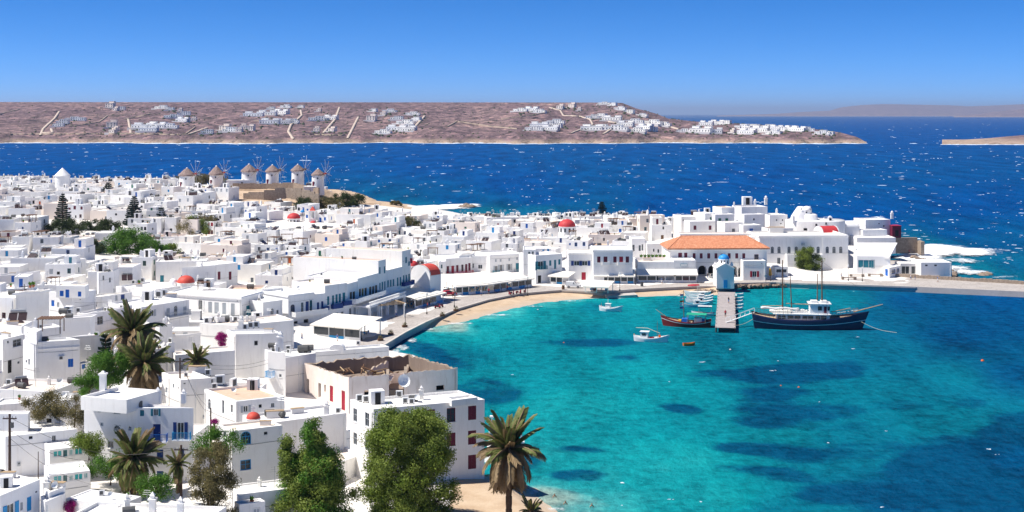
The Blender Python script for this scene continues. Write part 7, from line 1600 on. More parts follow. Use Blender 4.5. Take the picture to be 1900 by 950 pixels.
bush('scrub', 'grey-brown scrub bank behind the leftmost windmill', 372, 342, 625, 17, 5, 4.4, 'leaf_olive', .25, 40, 220, 58, 'scrub', (1.2,2.0))
bush('garden_bush', 'dark shrub at the end of the olive slope', 735, 381, 600, 3, 2, 2.0, 'leaf_olive', .2, 8, 200, 59)
bush('square_tree', 'wide olive-green tree on the harbour square', 1500, 500, 395, 4.0, 3.4, 6.2, 'leaf_tamarisk', .14, 34, 420, 60, 'tree', (.8,1.3), mat2='leaf_dark')
bush('square_tree', 'small pale dry tree beside the sloping roof hall', 1629, 498, 398, 1.5, 1.4, 3.4, 'leaf_palm_dry', .12, 12, 320, 61, 'tree', (.4,.7))
bush('roof_plant', 'green plant on a roof at the point', 1332, 393, 437, 1.8, 1.2, 1.6, 'leaf_green', .15, 8, 240, 62)
# araucaria: whorls of level branches
def norfolk(label, px, base_row, top_row, Yd, wpx, seed, sparse=1.0, mat='leaf_pine'):
    b_ = top(px, base_row, 0.0); Yd = b_.y; Hh = (base_row-top_row)*Yd/FPX; rad = wpx/2*Yd/FPX; t = thing('norfolk_pine', label, 'tree', tuple(b_), 0, 'Norfolk pines in the town'); g = random.Random(seed)
    mb = MB(); mb.tube([(0,0,-1),(0,0,Hh*.5),(0,0,Hh)],.28,.05,'bark',7); mb.build('trunk', t)
    V = []; nw = int(Hh/ (0.75/sparse**.3)); g2 = np.random.default_rng(seed)
    for k in range(nw):
        z = Hh*(.10+.89*k/nw); r_ = rad*(1-(k/nw))**.85*(.85+.3*g.random())+.25; nb = 6 if k % 2 else 7; a0 = g.random()*6
        for j in range(nb):
            if g.random() < .12: continue
            a = a0+2*math.pi*j/nb; L = r_*g.uniform(.85,1.1); ns = max(4, int(L/.22))
            for i in range(ns):
                q = (i+.6)/ns; zz = z+.10*L*q*q*4*.25-.04*L; c = np.array([math.cos(a)*L*q, math.sin(a)*L*q, zz]); wd = .34*(1-.45*q)*max(.7,L/3)
                u_ = np.array([math.cos(a),math.sin(a),.15])*.26; p_ = np.array([-math.sin(a),math.cos(a),0])*wd
                V.append(np.stack([c-u_-p_*.7, c+u_-p_*.4+np.array([0,0,.18]), c+u_*1.4+p_*.4+np.array([0,0,.22]), c-u_+p_*.7])); V.append(np.stack([c-u_+np.array([0,0,-.2]), c+u_+np.array([0,0,-.08]), c+u_*1.1+np.array([0,0,.38]), c-u_+np.array([0,0,.3])]))
    V = np.concatenate(V); link('crown', np_mesh('crown', V, np.arange(len(V)).reshape(-1,4), [mat]), t); return t
norfolk('dark full Norfolk pine in the centre of the left town', 249, 425, 362, 430, 42, 71)
norfolk('slim Norfolk pine right of the dark full pine', 299, 424, 383, 432, 32, 72)
norfolk('tall sparse Norfolk pine at the left of the town', 116, 425, 357, 468, 34, 73)
norfolk('grey open Norfolk pine on the far left rise', 201, 377, 337, 520, 32, 74)
norfolk('Norfolk pine below the second windmill', 356, 385, 350, 520, 28, 75)
norfolk('lone Norfolk pine against the sea behind the old town', 1117, 408, 373, 520, 26, 76, mat='leaf_pine')
norfolk('layered young Norfolk pine behind the green tree and palms', 196, 712, 616, 196, 44, 77)
# palms
def frond_mesh(L, droop, dry, seed):
    g = random.Random(seed); mb = MB(); mat = 'leaf_palm_dry' if dry else 'leaf_palm'; P = []
    for k in range(13): s_ = k/12; P.append(Vector((L*s_*(1-.18*droop*s_), 0, L*(.32*s_-droop*.62*s_*s_))))
    mb.tube(P, .045, .01, 'leaf_palm_dry', 4, False)
    n = 60
    for k in range(n):
        s_ = .10+.9*k/n; i = min(11, int(s_*12)); p = P[i].lerp(P[i+1], s_*12-i); d = (P[i+1]-P[i]).normalized(); ll = L*.125*(math.sin(math.pi*min(1,.2+.8*s_))**.6)*(1-.35*s_)+.1
        for sg in (-1, 1):
            e = p+d*ll*.75+Vector((0, sg*ll*.6, -ll*(.20+.55*droop*g.random()))); w_ = d*.014; mb.raw([p-w_, p+w_, e.lerp(p,.35)+w_*1.2, e, e.lerp(p,.35)-w_*1.2], [(0,1,2,3),(0,3,4)], mat)
    return mb.mesh('frond')
FR = {(dr, k): frond_mesh(1.0, dr_, dr, 100+k*7+int(dr)) for dr in (0, 1) for k, dr_ in enumerate((.35, .8, 1.2, 1.7))}
def palm(label, px, crown_row, Yd, spread_px, trunk_px, seed, n=46, dryf=.4, lean=0.0, wind=.0, tr=.26, base_z=None):
    c = onY(px, crown_row, Yd); s = Yd/FPX; zb = base_z if base_z is not None else c.z-trunk_px*s; t = thing('palm_tree', label, 'palm', (c.x-lean, c.y, zb), 0, 'date palms'); g = random.Random(seed); Ht = c.z-zb; L0 = spread_px*s/2*1.12
    mb = MB(); P = [(lean*(q**2), 0, Ht*q) for q in np.linspace(0,1,14)]
    for i in range(13): mb.tube([P[i], P[i+1]], tr*(1.12 if i % 2 else .98), tr*1.16, 'bark', 9, False)
    mb.lathe([(tr*1.1,-.9),(tr*1.8,-.35),(tr*1.5,.1),(.1,.5)],'leaf_palm_dry',(lean,0,Ht),10); mb.build('trunk', t)
    for k in range(n):
        f = (k+.5)/n; el = 80-150*f+g.uniform(-12,12); az = k*2.39996+g.uniform(-.45,.45); dry = 1 if f > 1-dryf or g.random() < .12 else 0
        dk = 0 if f < .25 else 1 if f < .5 else 2 if f < .8 else 3
        o = link('frond', FR[(dry, dk)], t); L = L0*g.uniform(.68,1.18)*(.9 if f > .8 else 1)
        M = Matrix.Translation((lean,0,Ht+.15)) @ Matrix.Rotation(az,4,'Z') @ Matrix.Rotation(-R(max(-62, el-18)),4,'Y') @ Matrix.Rotation(g.uniform(-.5,.5),4,'X') @ Matrix.Diagonal((L,L,L,1)); o.matrix_local = M
    return t
palm('big shaggy date palm on the near beach', 944, 838, 150, 134, 125, 81, 120, .65, base_z=1.2, tr=.34)
palm('dark old date palm behind, highest of the left palms', 246, 622, 205, 108, 95, 82, 96, .68, tr=.3)
palm('date palm with golden fronds in front of the old palm', 268, 680, 192, 108, 60, 83, 96, .55, tr=.3)
palm('short green date palm in front of the cream roof', 365, 672, 205, 70, 30, 84, 56, .15, tr=.28)
palm('leafy green garden palm beside the blue-balcony house', 247, 856, 154, 112, 62, 85, 96, .15, tr=.3)
palm('small green palm beside the bottom left utility pole', 330, 865, 150, 58, 50, 86, 46, .1, tr=.2)
palm('low young palm at the foot of the big beach palm', 985, 952, 147, 60, 22, 87, 34, .3, tr=.2, base_z=1.2)
# ------------------------------------------------------------------ boats
def hull_mesh(L, B, D, sheer_b, sheer_s, mat, stripe='paint_white', rake=.10, stern=.45, n=22, draft=.5, bul=.12, deck='deck_wood', keel=None, stripe_z=.72):
    """lofted hull: x from stern (0) to bow (L), deck edge rising to both ends. Returns (hull, deck) builders"""
    hb, dk = MB(), MB(); secs = []
    for i in range(n+1):
        t = i/n; bw = B/2*(stern+(1-stern)*min(1, t/.35)**.7 if t < .35 else (1-((t-.35)/.65)**2.4))
        bw = max(bw, .03); sh = D+sheer_b*max(0, (t-.45)/.55)**2+sheer_s*max(0, (.35-t)/.35)**2
        x = L*t; row = []
        for f, z in ((0.0,-draft),(.55,-draft*.7),(.86,0.0),(.95,sh*.45),(1.0,sh*stripe_z),(1.02,sh*stripe_z+.14),(1.03,sh),(1.0,sh+bul)):
            xo = L*rake*(z+draft)/(sh+draft)*(t**3) - L*rake*.35*(z+draft)/(sh+draft)*((1-t)**4)
            row.append((x+xo, bw*f, z))
        secs.append((row, sh, bw))
    m = len(secs[0][0]); mats = [keel or mat, keel or mat, mat, mat, stripe, mat, mat]
    for sg in (-1, 1):
        for i in range(n):
            for j in range(m-1):
                a, b_, c, d = secs[i][0][j], secs[i+1][0][j], secs[i+1][0][j+1], secs[i][0][j+1]; q = [(p[0], p[1]*sg, p[2]) for p in (a,b_,c,d)]; hb.poly(q if sg < 0 else q[::-1], mats[j])
    r0 = secs[0][0]; hb.poly([(p[0], -p[1], p[2]) for p in r0]+[(p[0], p[1], p[2]) for p in r0[::-1]], mat)
    for i in range(n):
        (ra, sa, ba), (rb, sb, bb_) = secs[i], secs[i+1]; xa, xb = ra[6][0], rb[6][0]
        dk.poly([(xa,-ba*.97,sa-.12),(xb,-bb_*.97,sb-.12),(xb,bb_*.97,sb-.12),(xa,ba*.97,sa-.12)], deck)
    sheer = lambda t: D+sheer_b*max(0,(t-.45)/.55)**2+sheer_s*max(0,(.35-t)/.35)**2
    return hb, dk, sheer
def boat_thing(name, label, px0, px1, row, cat='boat', group=None):
    """stern pixel, bow pixel at the waterline"""
    a, b_ = onz(px0, row, 0), onz(px1, row if not isinstance(row, tuple) else row[1], 0); d = b_-a; t = thing(name, label, cat, (a.x, a.y, 0), math.atan2(d.y, d.x), group); return t, d.length
# the two-masted ship
a, b_ = onz(1400, 607, 0), onz(1592, 611, 0); d = b_-a; L = d.length*1.03; sh = thing('sailing_ship', 'navy two-masted wooden ship with white deckhouse moored at the jetty', 'ship', (a.x, a.y, 0), math.atan2(d.y, d.x))
hb, dk, sheer = hull_mesh(L, 6.4, 2.0, 1.9, 1.2, 'hull_navy', 'paint_white', .07, .62, 28, .6, .35, stripe_z=.55); hb.build('hull', sh, True); dk.build('deck', sh)
def cyl(nm, p0, p1, r0, r1, mat, par=sh, n=7): mb = MB(); mb.tube([p0, p1], r0, r1, mat, n); return mb.build(nm, par)
def deckbox(nm, x0, x1, w_, z0, z1, mat, par=sh, tap=1.0):
    mb = MB(); mb.raw([(x0,-w_/2,z0),(x1,-w_/2,z0),(x1,w_/2,z0),(x0,w_/2,z0),(x0+.1,-w_/2*tap,z1),(x1-.15,-w_/2*tap,z1),(x1-.15,w_/2*tap,z1),(x0+.1,w_/2*tap,z1)],[(4,5,6,7),(0,1,5,4),(1,2,6,5),(2,3,7,6),(3,0,4,7)],mat); return mb.build(nm, par)
dh = deckbox('deckhouse', L*.20, L*.70, 4.6, 1.8, 3.5, 'paint_white'); mb = MB(); mb.box((L*.17,-2.5,3.5),(L*.71,2.5,3.62),'paint_white'); mb.build('upper_deck', sh)
for x0, x1 in ((.215,.245),(.255,.285),(.305,.36),(.37,.425),(.445,.49),(.495,.545),(.565,.61),(.615,.665)):
    mb = MB(); mb.box((L*x0,-2.36,2.45),(L*x1,-2.30,3.25),'dark_glass'); mb.build('window', dh)
wh = deckbox('wheelhouse', L*.515, L*.70, 3.8, 3.62, 5.9, 'paint_white', tap=.96); mb = MB(); mb.box((L*.50,-2.2,5.9),(L*.715,2.2,6.05),'paint_white'); mb.build('roof', wh)
for x0, x1, z0, z1, mt in ((.59,.625,4.5,5.4,'dark_glass'),(.645,.67,3.9,5.4,'paint_maroon'),(.68,.695,4.5,5.4,'dark_glass')): mb = MB(); mb.box((L*x0,-1.97,z0),(L*x1,-1.86,z1),mt); mb.build('window', wh)
mb = MB(); mb.box((L*.695,-1.5,4.5),(L*.703,1.5,5.4),'dark_glass'); mb.build('window', wh)
for k in (0.53,.62): mb = MB(); mb.box((L*k,-1.2,6.05),(L*(k+.06),1.0,6.55),'cloth_white'); mb.build('life_raft', sh)
for x, h_ in ((.265,15.8),(.635,16.2)):
    m_ = cyl('mast', (L*x,0,1.8), (L*x,0,h_), .2, .11, 'wood_brown')
    for sx in (-1,1):
        for k in (0,1,2): mb = MB(); mb.tube([(L*x,0,h_*.93),(L*x+(k-1)*1.1,sx*2.9,2.4)],.022,.022,'metal_dark',3,False); mb.build('shroud', m_)
for x, x2, h_ in ((.34,.355,12.3),(.60,.592,12.6)): cyl('mast', (L*x2,.8,3.5), (L*x,1.2,h_), .15, .08, 'wood_brown')
cyl('boom', (L*.07,.2,5.0), (L*.26,.2,5.1), .09, .09, 'wood_pale'); cyl('boom', (L*.30,.6,5.6), (L*.52,.5,5.5), .1, .1, 'wood_pale')
def furled(x0, x1, y, z): 
    mb = MB(); P = [(L*x0+(L*(x1-x0))*k/10, y, z+.12*math.sin(k*1.3)) for k in range(11)]; mb.tube(P,.3,.22,'cloth_white',8); mb.build('furled_sail', sh, True)
furled(.06,.42,.0,4.55); furled(.14,.36,-.6,3.95); furled(.38,.5,.2,4.1)
mb = MB(); mb.box((L*.16,-1.6,3.62),(L*.34,1.2,4.1),'awning'); mb.build('covered_tender', sh)
cyl('bowsprit', (L*.93,0,4.0), (L*1.20,0,5.9), .16, .08, 'wood_pale'); cyl('staysail_boom', (L*.72,0,3.9), (L*.90,0,4.9), .09, .07, 'wood_pale')
for y in (-1,1):
    mb = MB(); prev = None
    for k in range(26):
        t_ = .02+.95*k/25; x = L*t_; z = sheer(t_)+.35; yy = y*(3.2*(.62+.38*min(1,t_/.35)**.7) if t_ < .35 else 3.2*(1-((t_-.35)/.65)**2.4))*1.0; mb.tube([(x,yy,z),(x,yy,z+.8)],.025,.025,'wood_brown',4,False)
        if prev:
            for q in (.4,.8): mb.tube([(prev[0],prev[1],prev[2]+q),(x,yy,z+q)],.025,.025,'wood_brown' if q > .5 else 'metal_grey',4,False)
        prev = (x,yy,z)
    mb.build('railing', sh)
mb = MB(); prev = None
for k in range(22):
    x = L*(.175+.33*k/21); mb.tube([(x,-2.4,3.6),(x,-2.4,4.5)],.02,.02,'metal_dark',3,False)
mb.tube([(L*.175,-2.4,4.5),(L*.505,-2.4,4.5)],.025,.025,'metal_dark',4,False); mb.tube([(L*.175,-2.4,4.1),(L*.505,-2.4,4.1)],.02,.02,'metal_dark',4,False); mb.build('railing', sh)
mb = MB(); mb.tube([(L*.98,0,6.3),(L*1.05,0,6.1),(L*1.12,.0,5.5)],.03,.03,'metal_dark',3,False); mb.build('stay', sh)
mb = MB(); mb.tube([(L*.635,0,15.6),(L*1.19,0,5.8)],.022,.022,'metal_dark',3,False); mb.tube([(L*.265,0,15.0),(L*.02,0,3.6)],.022,.022,'metal_dark',3,False); mb.build('stay', sh)
gp = thing('gangway', 'white railed gangway from the jetty to the ship stern', 'gangway', tuple(onz(1347,598,1.3))); e = onz(1400,604,0)-onz(1347,598,1.3); mb = MB(); mb.raw([(0,-.35,0),(e.x,e.y-.35,1.9),(e.x,e.y+.35,1.9),(0,.35,0),(0,-.35,-.08),(e.x,e.y-.35,1.82),(e.x,e.y+.35,1.82),(0,.35,-.08)],[(0,1,2,3),(7,6,5,4),(0,4,5,1),(2,6,7,3)],'paint_white'); mb.build('walkway', gp)
for s_ in (-.35,.35): mb = MB(); mb.tube([(0,s_,.95),(e.x,e.y+s_,2.85)],.04,.04,'paint_white',5); [mb.tube([(e.x*k/6,e.y*k/6+s_,1.9*k/6),(e.x*k/6,e.y*k/6+s_,1.9*k/6+.95)],.03,.03,'paint_white',4,False) for k in range(7)]; mb.build('railing', gp)
def rope(label, p0, p1, sag, r_=.035, mat='rope', n=14, name='mooring_rope', cat='rope'):
    mb = MB(); mb.tube([p0.lerp(p1,k/n)-Vector((0,0,sag*math.sin(math.pi*k/n))) for k in range(n+1)], r_, r_, mat, 4, False); return tag(mb.build(name), label, cat)
rope('mooring rope slanting from the ship bow into the water', onY(1583,588,300), onz(1664,617,.05), .8); rope('yellow mooring rope from the jetty to the ship stern', onz(1362,604,1.3), onY(1402,588,302), .5, .04)
# wooden caique
def caique(name, label, pxs, pxb, row, mat, B, D, sb, ss, group=None, **kw):
    a, b_ = onz(pxs, row[0], 0), onz(pxb, row[1], 0); d = b_-a; t = thing(name, label, 'boat', (a.x, a.y, 0), math.atan2(d.y, d.x), group); L = d.length
    hb, dk, shf = hull_mesh(L, B, D, sb, ss, mat, kw.get('stripe','paint_white'), .06, kw.get('stern',.25), 18, .4, .14, kw.get('deck','deck_wood'), kw.get('keel')); hb.build('hull', t, True); dk.build('deck', t); return t, L, shf
t, L, shf = caique('fishing_caique', 'dark red wooden caique with green awning and blue tarps beside the jetty', 1318, 1231, (607,604), 'hull_red', 3.9, 1.1, 1.3, .7)
mb = MB(); mb.box((L*.08,-1.6,2.9),(L*.50,1.6,3.02),'canvas_green'); mb.build('awning', t)
for x in (.1,.3,.48):
    for y in (-1.4,1.4): mb = MB(); mb.tube([(L*x,y,1.0),(L*x,y,2.9)],.05,.05,'wood_pale',5); mb.build('awning_pole', t)
mb = MB(); mb.box((L*.18,-.9,1.0),(L*.34,.9,2.1),'paint_white'); mb.build('cabin', t); mb = MB(); mb.box((L*.47,-1.2,1.0),(L*.60,1.3,1.9),'paint_blue'); mb.build('tarpaulin', t); mb = MB(); mb.box((L*.1,-1.3,1.2),(L*.22,.2,1.8),'paint_azure'); mb.build('tarpaulin', t); mb = MB(); mb.box((L*.62,-1.1,1.1),(L*.68,.6,1.45),'paint_yellow'); mb.build('net_pile', t)
mb = MB(); mb.tube([(L*.56,0,1),(L*.57,0,8.4)],.11,.06,'wood_brown',6); mb.build('mast', t); mb = MB(); mb.tube([(L*.95,0,2.2),(L*1.17,0,3.8)],.09,.05,'wood_pale',5); mb.build('bowsprit', t); mb = MB(); mb.tube([(L*.57,0,8.2),(L*1.16,0,3.8)],.025,.025,'metal_dark',3,False); mb.tube([(L*.57,0,8.2),(L*.03,0,2.0)],.025,.025,'metal_dark',3,False); mb.build('stay', t)
for k in range(5): mb = MB(); zz = 4.6+k*.75; mb.raw([(L*.57,0,zz),(L*.57+.9,.1,zz-.1),(L*.57+.85,.0,zz-.5),(L*.57,0,zz-.45)],[(0,1,2,3)],['cloth_blue','cloth_white','paint_orange','cloth_white','cloth_blue'][k]); mb.build('pennant', t)
# white fishing boat with wheelhouse, near
t, L, shf = caique('fishing_boat', 'white fishing boat with small wheelhouse and orange-tipped ends in the bay', 1177, 1238, (632,635), 'hull_white', 2.4, .75, .75, .45, stern=.2, keel='hull_navy', deck='paint_white')
mb = MB(); mb.box((L*.20,-.7,.7),(L*.42,.7,2.1),'paint_white'); mb.box((L*.18,-.85,2.1),(L*.46,.85,2.2),'paint_white'); w_ = mb.build('wheelhouse', t); mb = MB(); mb.box((L*.25,-.73,1.35),(L*.37,-.69,1.85),'dark_glass'); mb.build('window', w_)
mb = MB(); mb.tube([(L*.70,0,.7),(L*.70,0,4.6)],.05,.03,'wood_brown',5); mb.build('mast', t); mb = MB(); mb.tube([(L*.05,0,2.9),(L*.4,0,2.9),(L*.78,0,1.9)],.06,.06,'rope',5); mb.build('boom', t)
mb = MB(); mb.box((L*.74,-.3,1.0),(L*.80,.3,1.5),'buoy_orange'); mb.build('crate', t); mb = MB(); mb.box((L*.47,-.5,.75),(L*.58,.5,1.0),'cloth_red'); mb.build('hatch', t)
for x in (-.01,1.02): mb = MB(); mb.box((L*x-.05,-.08,.9),(L*x+.08,.08,1.55),'paint_yellow'); mb.build('stem_post', t)
t, L, shf = caique('fishing_boat', 'small pale blue-white fishing boat near the beach landing', 1113, 1153, (576,578), 'hull_white', 2.2, .7, .7, .5, stern=.2, keel='hull_turquoise', deck='paint_white')
mb = MB(); mb.box((L*.28,-.55,.7),(L*.48,.55,1.8),'paint_white'); mb.box((L*.26,-.65,1.8),(L*.52,.65,1.88),'paint_white'); mb.build('wheelhouse', t); mb = MB(); mb.tube([(L*.38,0,1.8),(L*.38,0,3.2)],.04,.03,'paint_white',5); mb.tube([(L*.38,-.4,2.6),(L*.38,.4,2.6)],.03,.03,'paint_white',4); mb.build('mast', t)
mb = MB(); mb.tube([(L*.06,.3,.7),(L*.06,.3,1.9)],.03,.02,'paint_orange',4); mb.build('tiller_post', t)
t, L, shf = caique('rowing_boat', 'small orange rowing dinghy in front of the white fishing boat', 1268, 1288.5, (641.5,640.5), 'paint_orange', 1.2, .38, .2, .1, stern=.6, stripe='paint_yellow', deck='paint_yellow')
# boats nested against the jetty
for k, (a0, a1, r0, mt, lab) in enumerate(((1315,1268,570,'hull_turquoise','turquoise-hulled fishing boat with white cabin beside the jetty'),(1322,1274,564.5,'hull_white','white fishing boat second in the jetty cluster'),(1322,1276,559.5,'hull_white','white cabin boat third in the jetty cluster'),(1323,1280,554.5,'hull_white','white boat nearest the beach in the jetty cluster'),(1318,1272,549,'hull_white','white boat under a pale cover by the chapel rocks'))):
    t, L, shf = caique('fishing_boat', lab, a0, a1, (r0,r0-.6), mt, 2.3, .75, .6, .4, stern=.3, deck='paint_white', group='fishing boats beside the jetty')
    if k < 4:
        mb = MB(); mb.box((L*.35,-.6,.7),(L*.55,.6,1.75),'paint_white'); mb.box((L*.33,-.7,1.75),(L*.57,.7,1.84),'paint_white'); w_ = mb.build('wheelhouse', t); mb = MB(); mb.box((L*.40,-.62,1.1),(L*.50,-.59,1.55),'dark_glass'); mb.box((L*.40,.59,1.1),(L*.50,.62,1.55),'dark_glass'); mb.build('window', w_)
        mb = MB(); mb.tube([(L*.6,0,.7),(L*.6,0,3.0+.5*k)],.04,.03,'paint_white',5); mb.build('mast', t)
    else: mb = MB(); mb.box((L*.1,-.8,.7),(L*.8,.8,1.2),'awning'); mb.build('cover', t)
t, L, shf = caique('rowing_boat', 'white flat boat with canopy between red caique and jetty', 1325, 1285, (586,585), 'hull_white', 2.0, .6, .4, .2, stern=.5, deck='deck_wood'); mb = MB(); mb.box((L*.1,-.8,2.3),(L*.75,.8,2.4),'paint_white'); mb.build('canopy', t)
for x in (.12,.7):
    for y in (-.7,.7): mb = MB(); mb.tube([(L*x,y,.5),(L*x,y,2.3)],.03,.03,'metal_grey',4); mb.build('canopy_post', t)
t, L, shf = caique('rowing_boat', 'upturned red boat drawn up by the chapel rocks', 1277, 1298, (541,540), 'cloth_red', 1.7, .5, .3, .2, stern=.5, stripe='cloth_red', deck='cloth_red'); t.rotation_euler[0] = 2.6; t.location.z = 1.6
for k, (px, py) in enumerate(((1372,556),(1371,562),(1372,569),(1371,575),(1372,549))):
    t, L, shf = caique('rowing_boat', ['first','second','third','fourth','fifth'][k]+' small pale dinghy tied at the right side of the jetty', px-6, px+7, (py,py-1), 'hull_white', 1.1, .4, .2, .1, stern=.6, deck='paint_white', group='dinghies tied at the jetty')
for lab, px, py, r_ in (('large orange mooring buoy on the right of the bay',1823,670,.34),('left one of two small orange buoys over the seagrass',1449,716,.17),('right one of two small orange buoys over the seagrass',1482,719,.2),('small orange buoy left of the fishing boat',1046,636,.16),('white buoy in the open bay',1355,649,.2)):
    p = onz(px, py, 0); t = thing('buoy', lab, 'buoy', tuple(p)); mb = MB(); mt = 'cloth_white' if 'white' in lab else 'buoy_orange'; mb.lathe([(.05,-r_*.6),(r_*.8,-r_*.3),(r_,r_*.2),(r_*.8,r_*.75),(.15*r_,r_*1.05)],mt,(0,0,0),12); mb.build('float', t, True); mb = MB(); mb.tube([(0,0,r_),(0,0,r_*1.8)],r_*.12,r_*.12,'metal_dark',5); mb.build('ring', t)
# ------------------------------------------------------------------ people: one skinned body each
def person_mesh(pose, cols, seed=0):
    """skeleton grown by a Skin modifier; cols: (top, legs)"""
    J = {'pel':(0,0,.95,.15),'chest':(0,0,1.32,.17),'neck':(0,0,1.5,.06),'head':(0,-.02,1.64,.115),'top':(0,-.01,1.74,.07)}
    st = .16 if pose == 'walk' else .03
    for s_, sx in (('l',-1),('r',1)):
        J['hip'+s_] = (sx*.1,0,.88,.11); J['kn'+s_] = (sx*.1,-st*sx*.7-.02,.48,.075); J['an'+s_] = (sx*.1,-st*sx*1.2+(.08 if pose == 'walk' and sx > 0 else 0),.08,.05); J['toe'+s_] = (sx*.11,-st*sx*1.2-.16,.04,.04)
        J['sh'+s_] = (sx*.19,0,1.42,.07); J['el'+s_] = (sx*.25,st*sx*.5,1.14,.05); J['ha'+s_] = (sx*.24,st*sx*.8-.08,.88,.04)
    if pose == 'sit':
        for k in list(J):
            x,y,z,r_ = J[k]
            if k[:2] in ('kn',): J[k] = (x,-.42,.52,r_)
            elif k[:2] in ('an',): J[k] = (x,-.42,.1,r_)
            elif k[:3] == 'toe': J[k] = (x,-.56,.05,r_)
            else: J[k] = (x,y,z-.42,r_)
    if pose == 'swim': J = {k: v for k, v in J.items() if v[2] > 1.1}; J = {k: (x,y,z-1.25,r_) for k,(x,y,z,r_) in J.items()}
    E = [('pel','chest'),('chest','neck'),('neck','head'),('head','top')]+[e for s_ in 'lr' for e in (('pel','hip'+s_),('hip'+s_,'kn'+s_),('kn'+s_,'an'+s_),('an'+s_,'toe'+s_),('chest','sh'+s_),('sh'+s_,'el'+s_),('el'+s_,'ha'+s_))]
    E = [e for e in E if e[0] in J and e[1] in J]; K_ = list(J); me_ = bpy.data.meshes.new('person'); me_.from_pydata([J[k][:3] for k in K_], [(K_.index(a),K_.index(b_)) for a,b_ in E], []); o = bpy.data.objects.new('tmp', me_); COL.objects.link(o)
    m_ = o.modifiers.new('s','SKIN'); 
    for k, sv in zip(K_, me_.skin_vertices[0].data): sv.radius = (J[k][3]*1.0, J[k][3]*(.75 if k in ('pel','chest') else 1.0))
    me_.skin_vertices[0].data[K_.index('pel' if 'pel' in K_ else 'chest')].use_root = True; m2 = o.modifiers.new('d','SUBSURF'); m2.levels = m2.render_levels = 1
    dg = bpy.context.evaluated_depsgraph_get(); nm = bpy.data.meshes.new_from_object(o.evaluated_get(dg)); bpy.data.objects.remove(o); bpy.data.meshes.remove(me_)
    for k in ('skin', cols[0], cols[1], 'wood_brown'): nm.materials.append(MATS[k])
    off = -.42 if pose == 'sit' else -1.25 if pose == 'swim' else 0
    for p in nm.polygons:
        x,y,z = p.center; z -= off; a = abs(x); p.use_smooth = True
        p.material_index = 3 if z > 1.64 and (y > -.08 or z > 1.72) else 0 if z > 1.49 else (1 if (z > .95 and a < .24 and not (a > .2 and z < 1.2)) else (2 if (.45 < z <= .97 and a < .2) or pose == 'sit' and z < 1.0 and z > .5 and a < .2 else 0))
    return nm
PM = {(p, c): person_mesh(p, cc) for p in ('stand','walk') for c, cc in enumerate((('cloth_dark','cloth_blue'),('cloth_red','cloth_dark'),('cloth_white','cloth_blue'),('cloth_blue','cloth_white')))}; PM[('swim',0)] = person_mesh('swim', ('skin','skin'))
CW = ['dark shirt and blue shorts','red shirt and dark shorts','white shirt and blue shorts','blue shirt and white shorts']
for k, (px, py, pose, c, where) in enumerate(((1561,516,'stand',0,'alone near the quay benches'),(1313,518,'walk',0,'on the pavement before the arches'),(1318.5,518,'walk',2,'on the pavement before the arches'),(1289,524,'stand',2,'at the corner of the sign-board shop'),
   (793,573,'walk',1,'by the quay restaurant'),(797,570,'stand',0,'outside the quay restaurant'),(803,567,'walk',3,'on the quay beside the restaurant'),(560,633,'walk',2,'at the quay corner restaurant door'),(626,634,'stand',3,'beside the quay corner restaurant'),
   (840,552,'stand',1,'left of the long restaurant canopy'),(845,551,'walk',0,'left of the long restaurant canopy'),(893,549,'stand',2,'in front of the long restaurant canopy'),(918,543,'walk',0,'in front of the middle canopy'),(930,540,'stand',2,'in front of the middle canopy'),(941,540,'walk',1,'near the end of the middle canopy'),(907,546,'stand',1,'with back to the canopy posts'),
   (1680,468,'stand',0,'on the terrace above the surf'),(1687,472,'walk',1,'on the terrace above the surf'),(1690,519,'walk',2,'walking on the pier'),(1698,520,'stand',0,'walking on the pier'),(1740,523,'walk',3,'walking on the pier'),(660,612,'walk',0,'crossing the empty quay'),(735,588,'walk',2,'crossing the empty quay'),(1228,526,'walk',3,'in front of the roof-garden shop'),(1346,585,'stand',1,'on the jetty planks'),(1352,560,'walk',0,'on the jetty planks'))):
    p = onz(px, py, 1.6 if px < 1670 or px > 1688 else 1.6); o = link('person', PM[(pose, c)]); o.location = (p.x, p.y, 1.58 if not (1340 < px < 1356) else 1.22); o.rotation_euler = (0,0,random.uniform(-3,3)); tag(o, f"person in {CW[c]} {'standing' if pose == 'stand' else 'walking'} {where}", 'person', 'people on the waterfront')
for px, py, lab in ((1029,923,'upper swimmer in the shallows off the near beach'),(1049,936,'swimmer with pale ring in the near shallows'),(1098,941,'swimmer farthest from the near beach')):
    p = onz(px, py, 0); o = link('person', PM[('swim',0)]); o.location = (p.x, p.y, .02); tag(o, lab, 'person', 'swimmers')
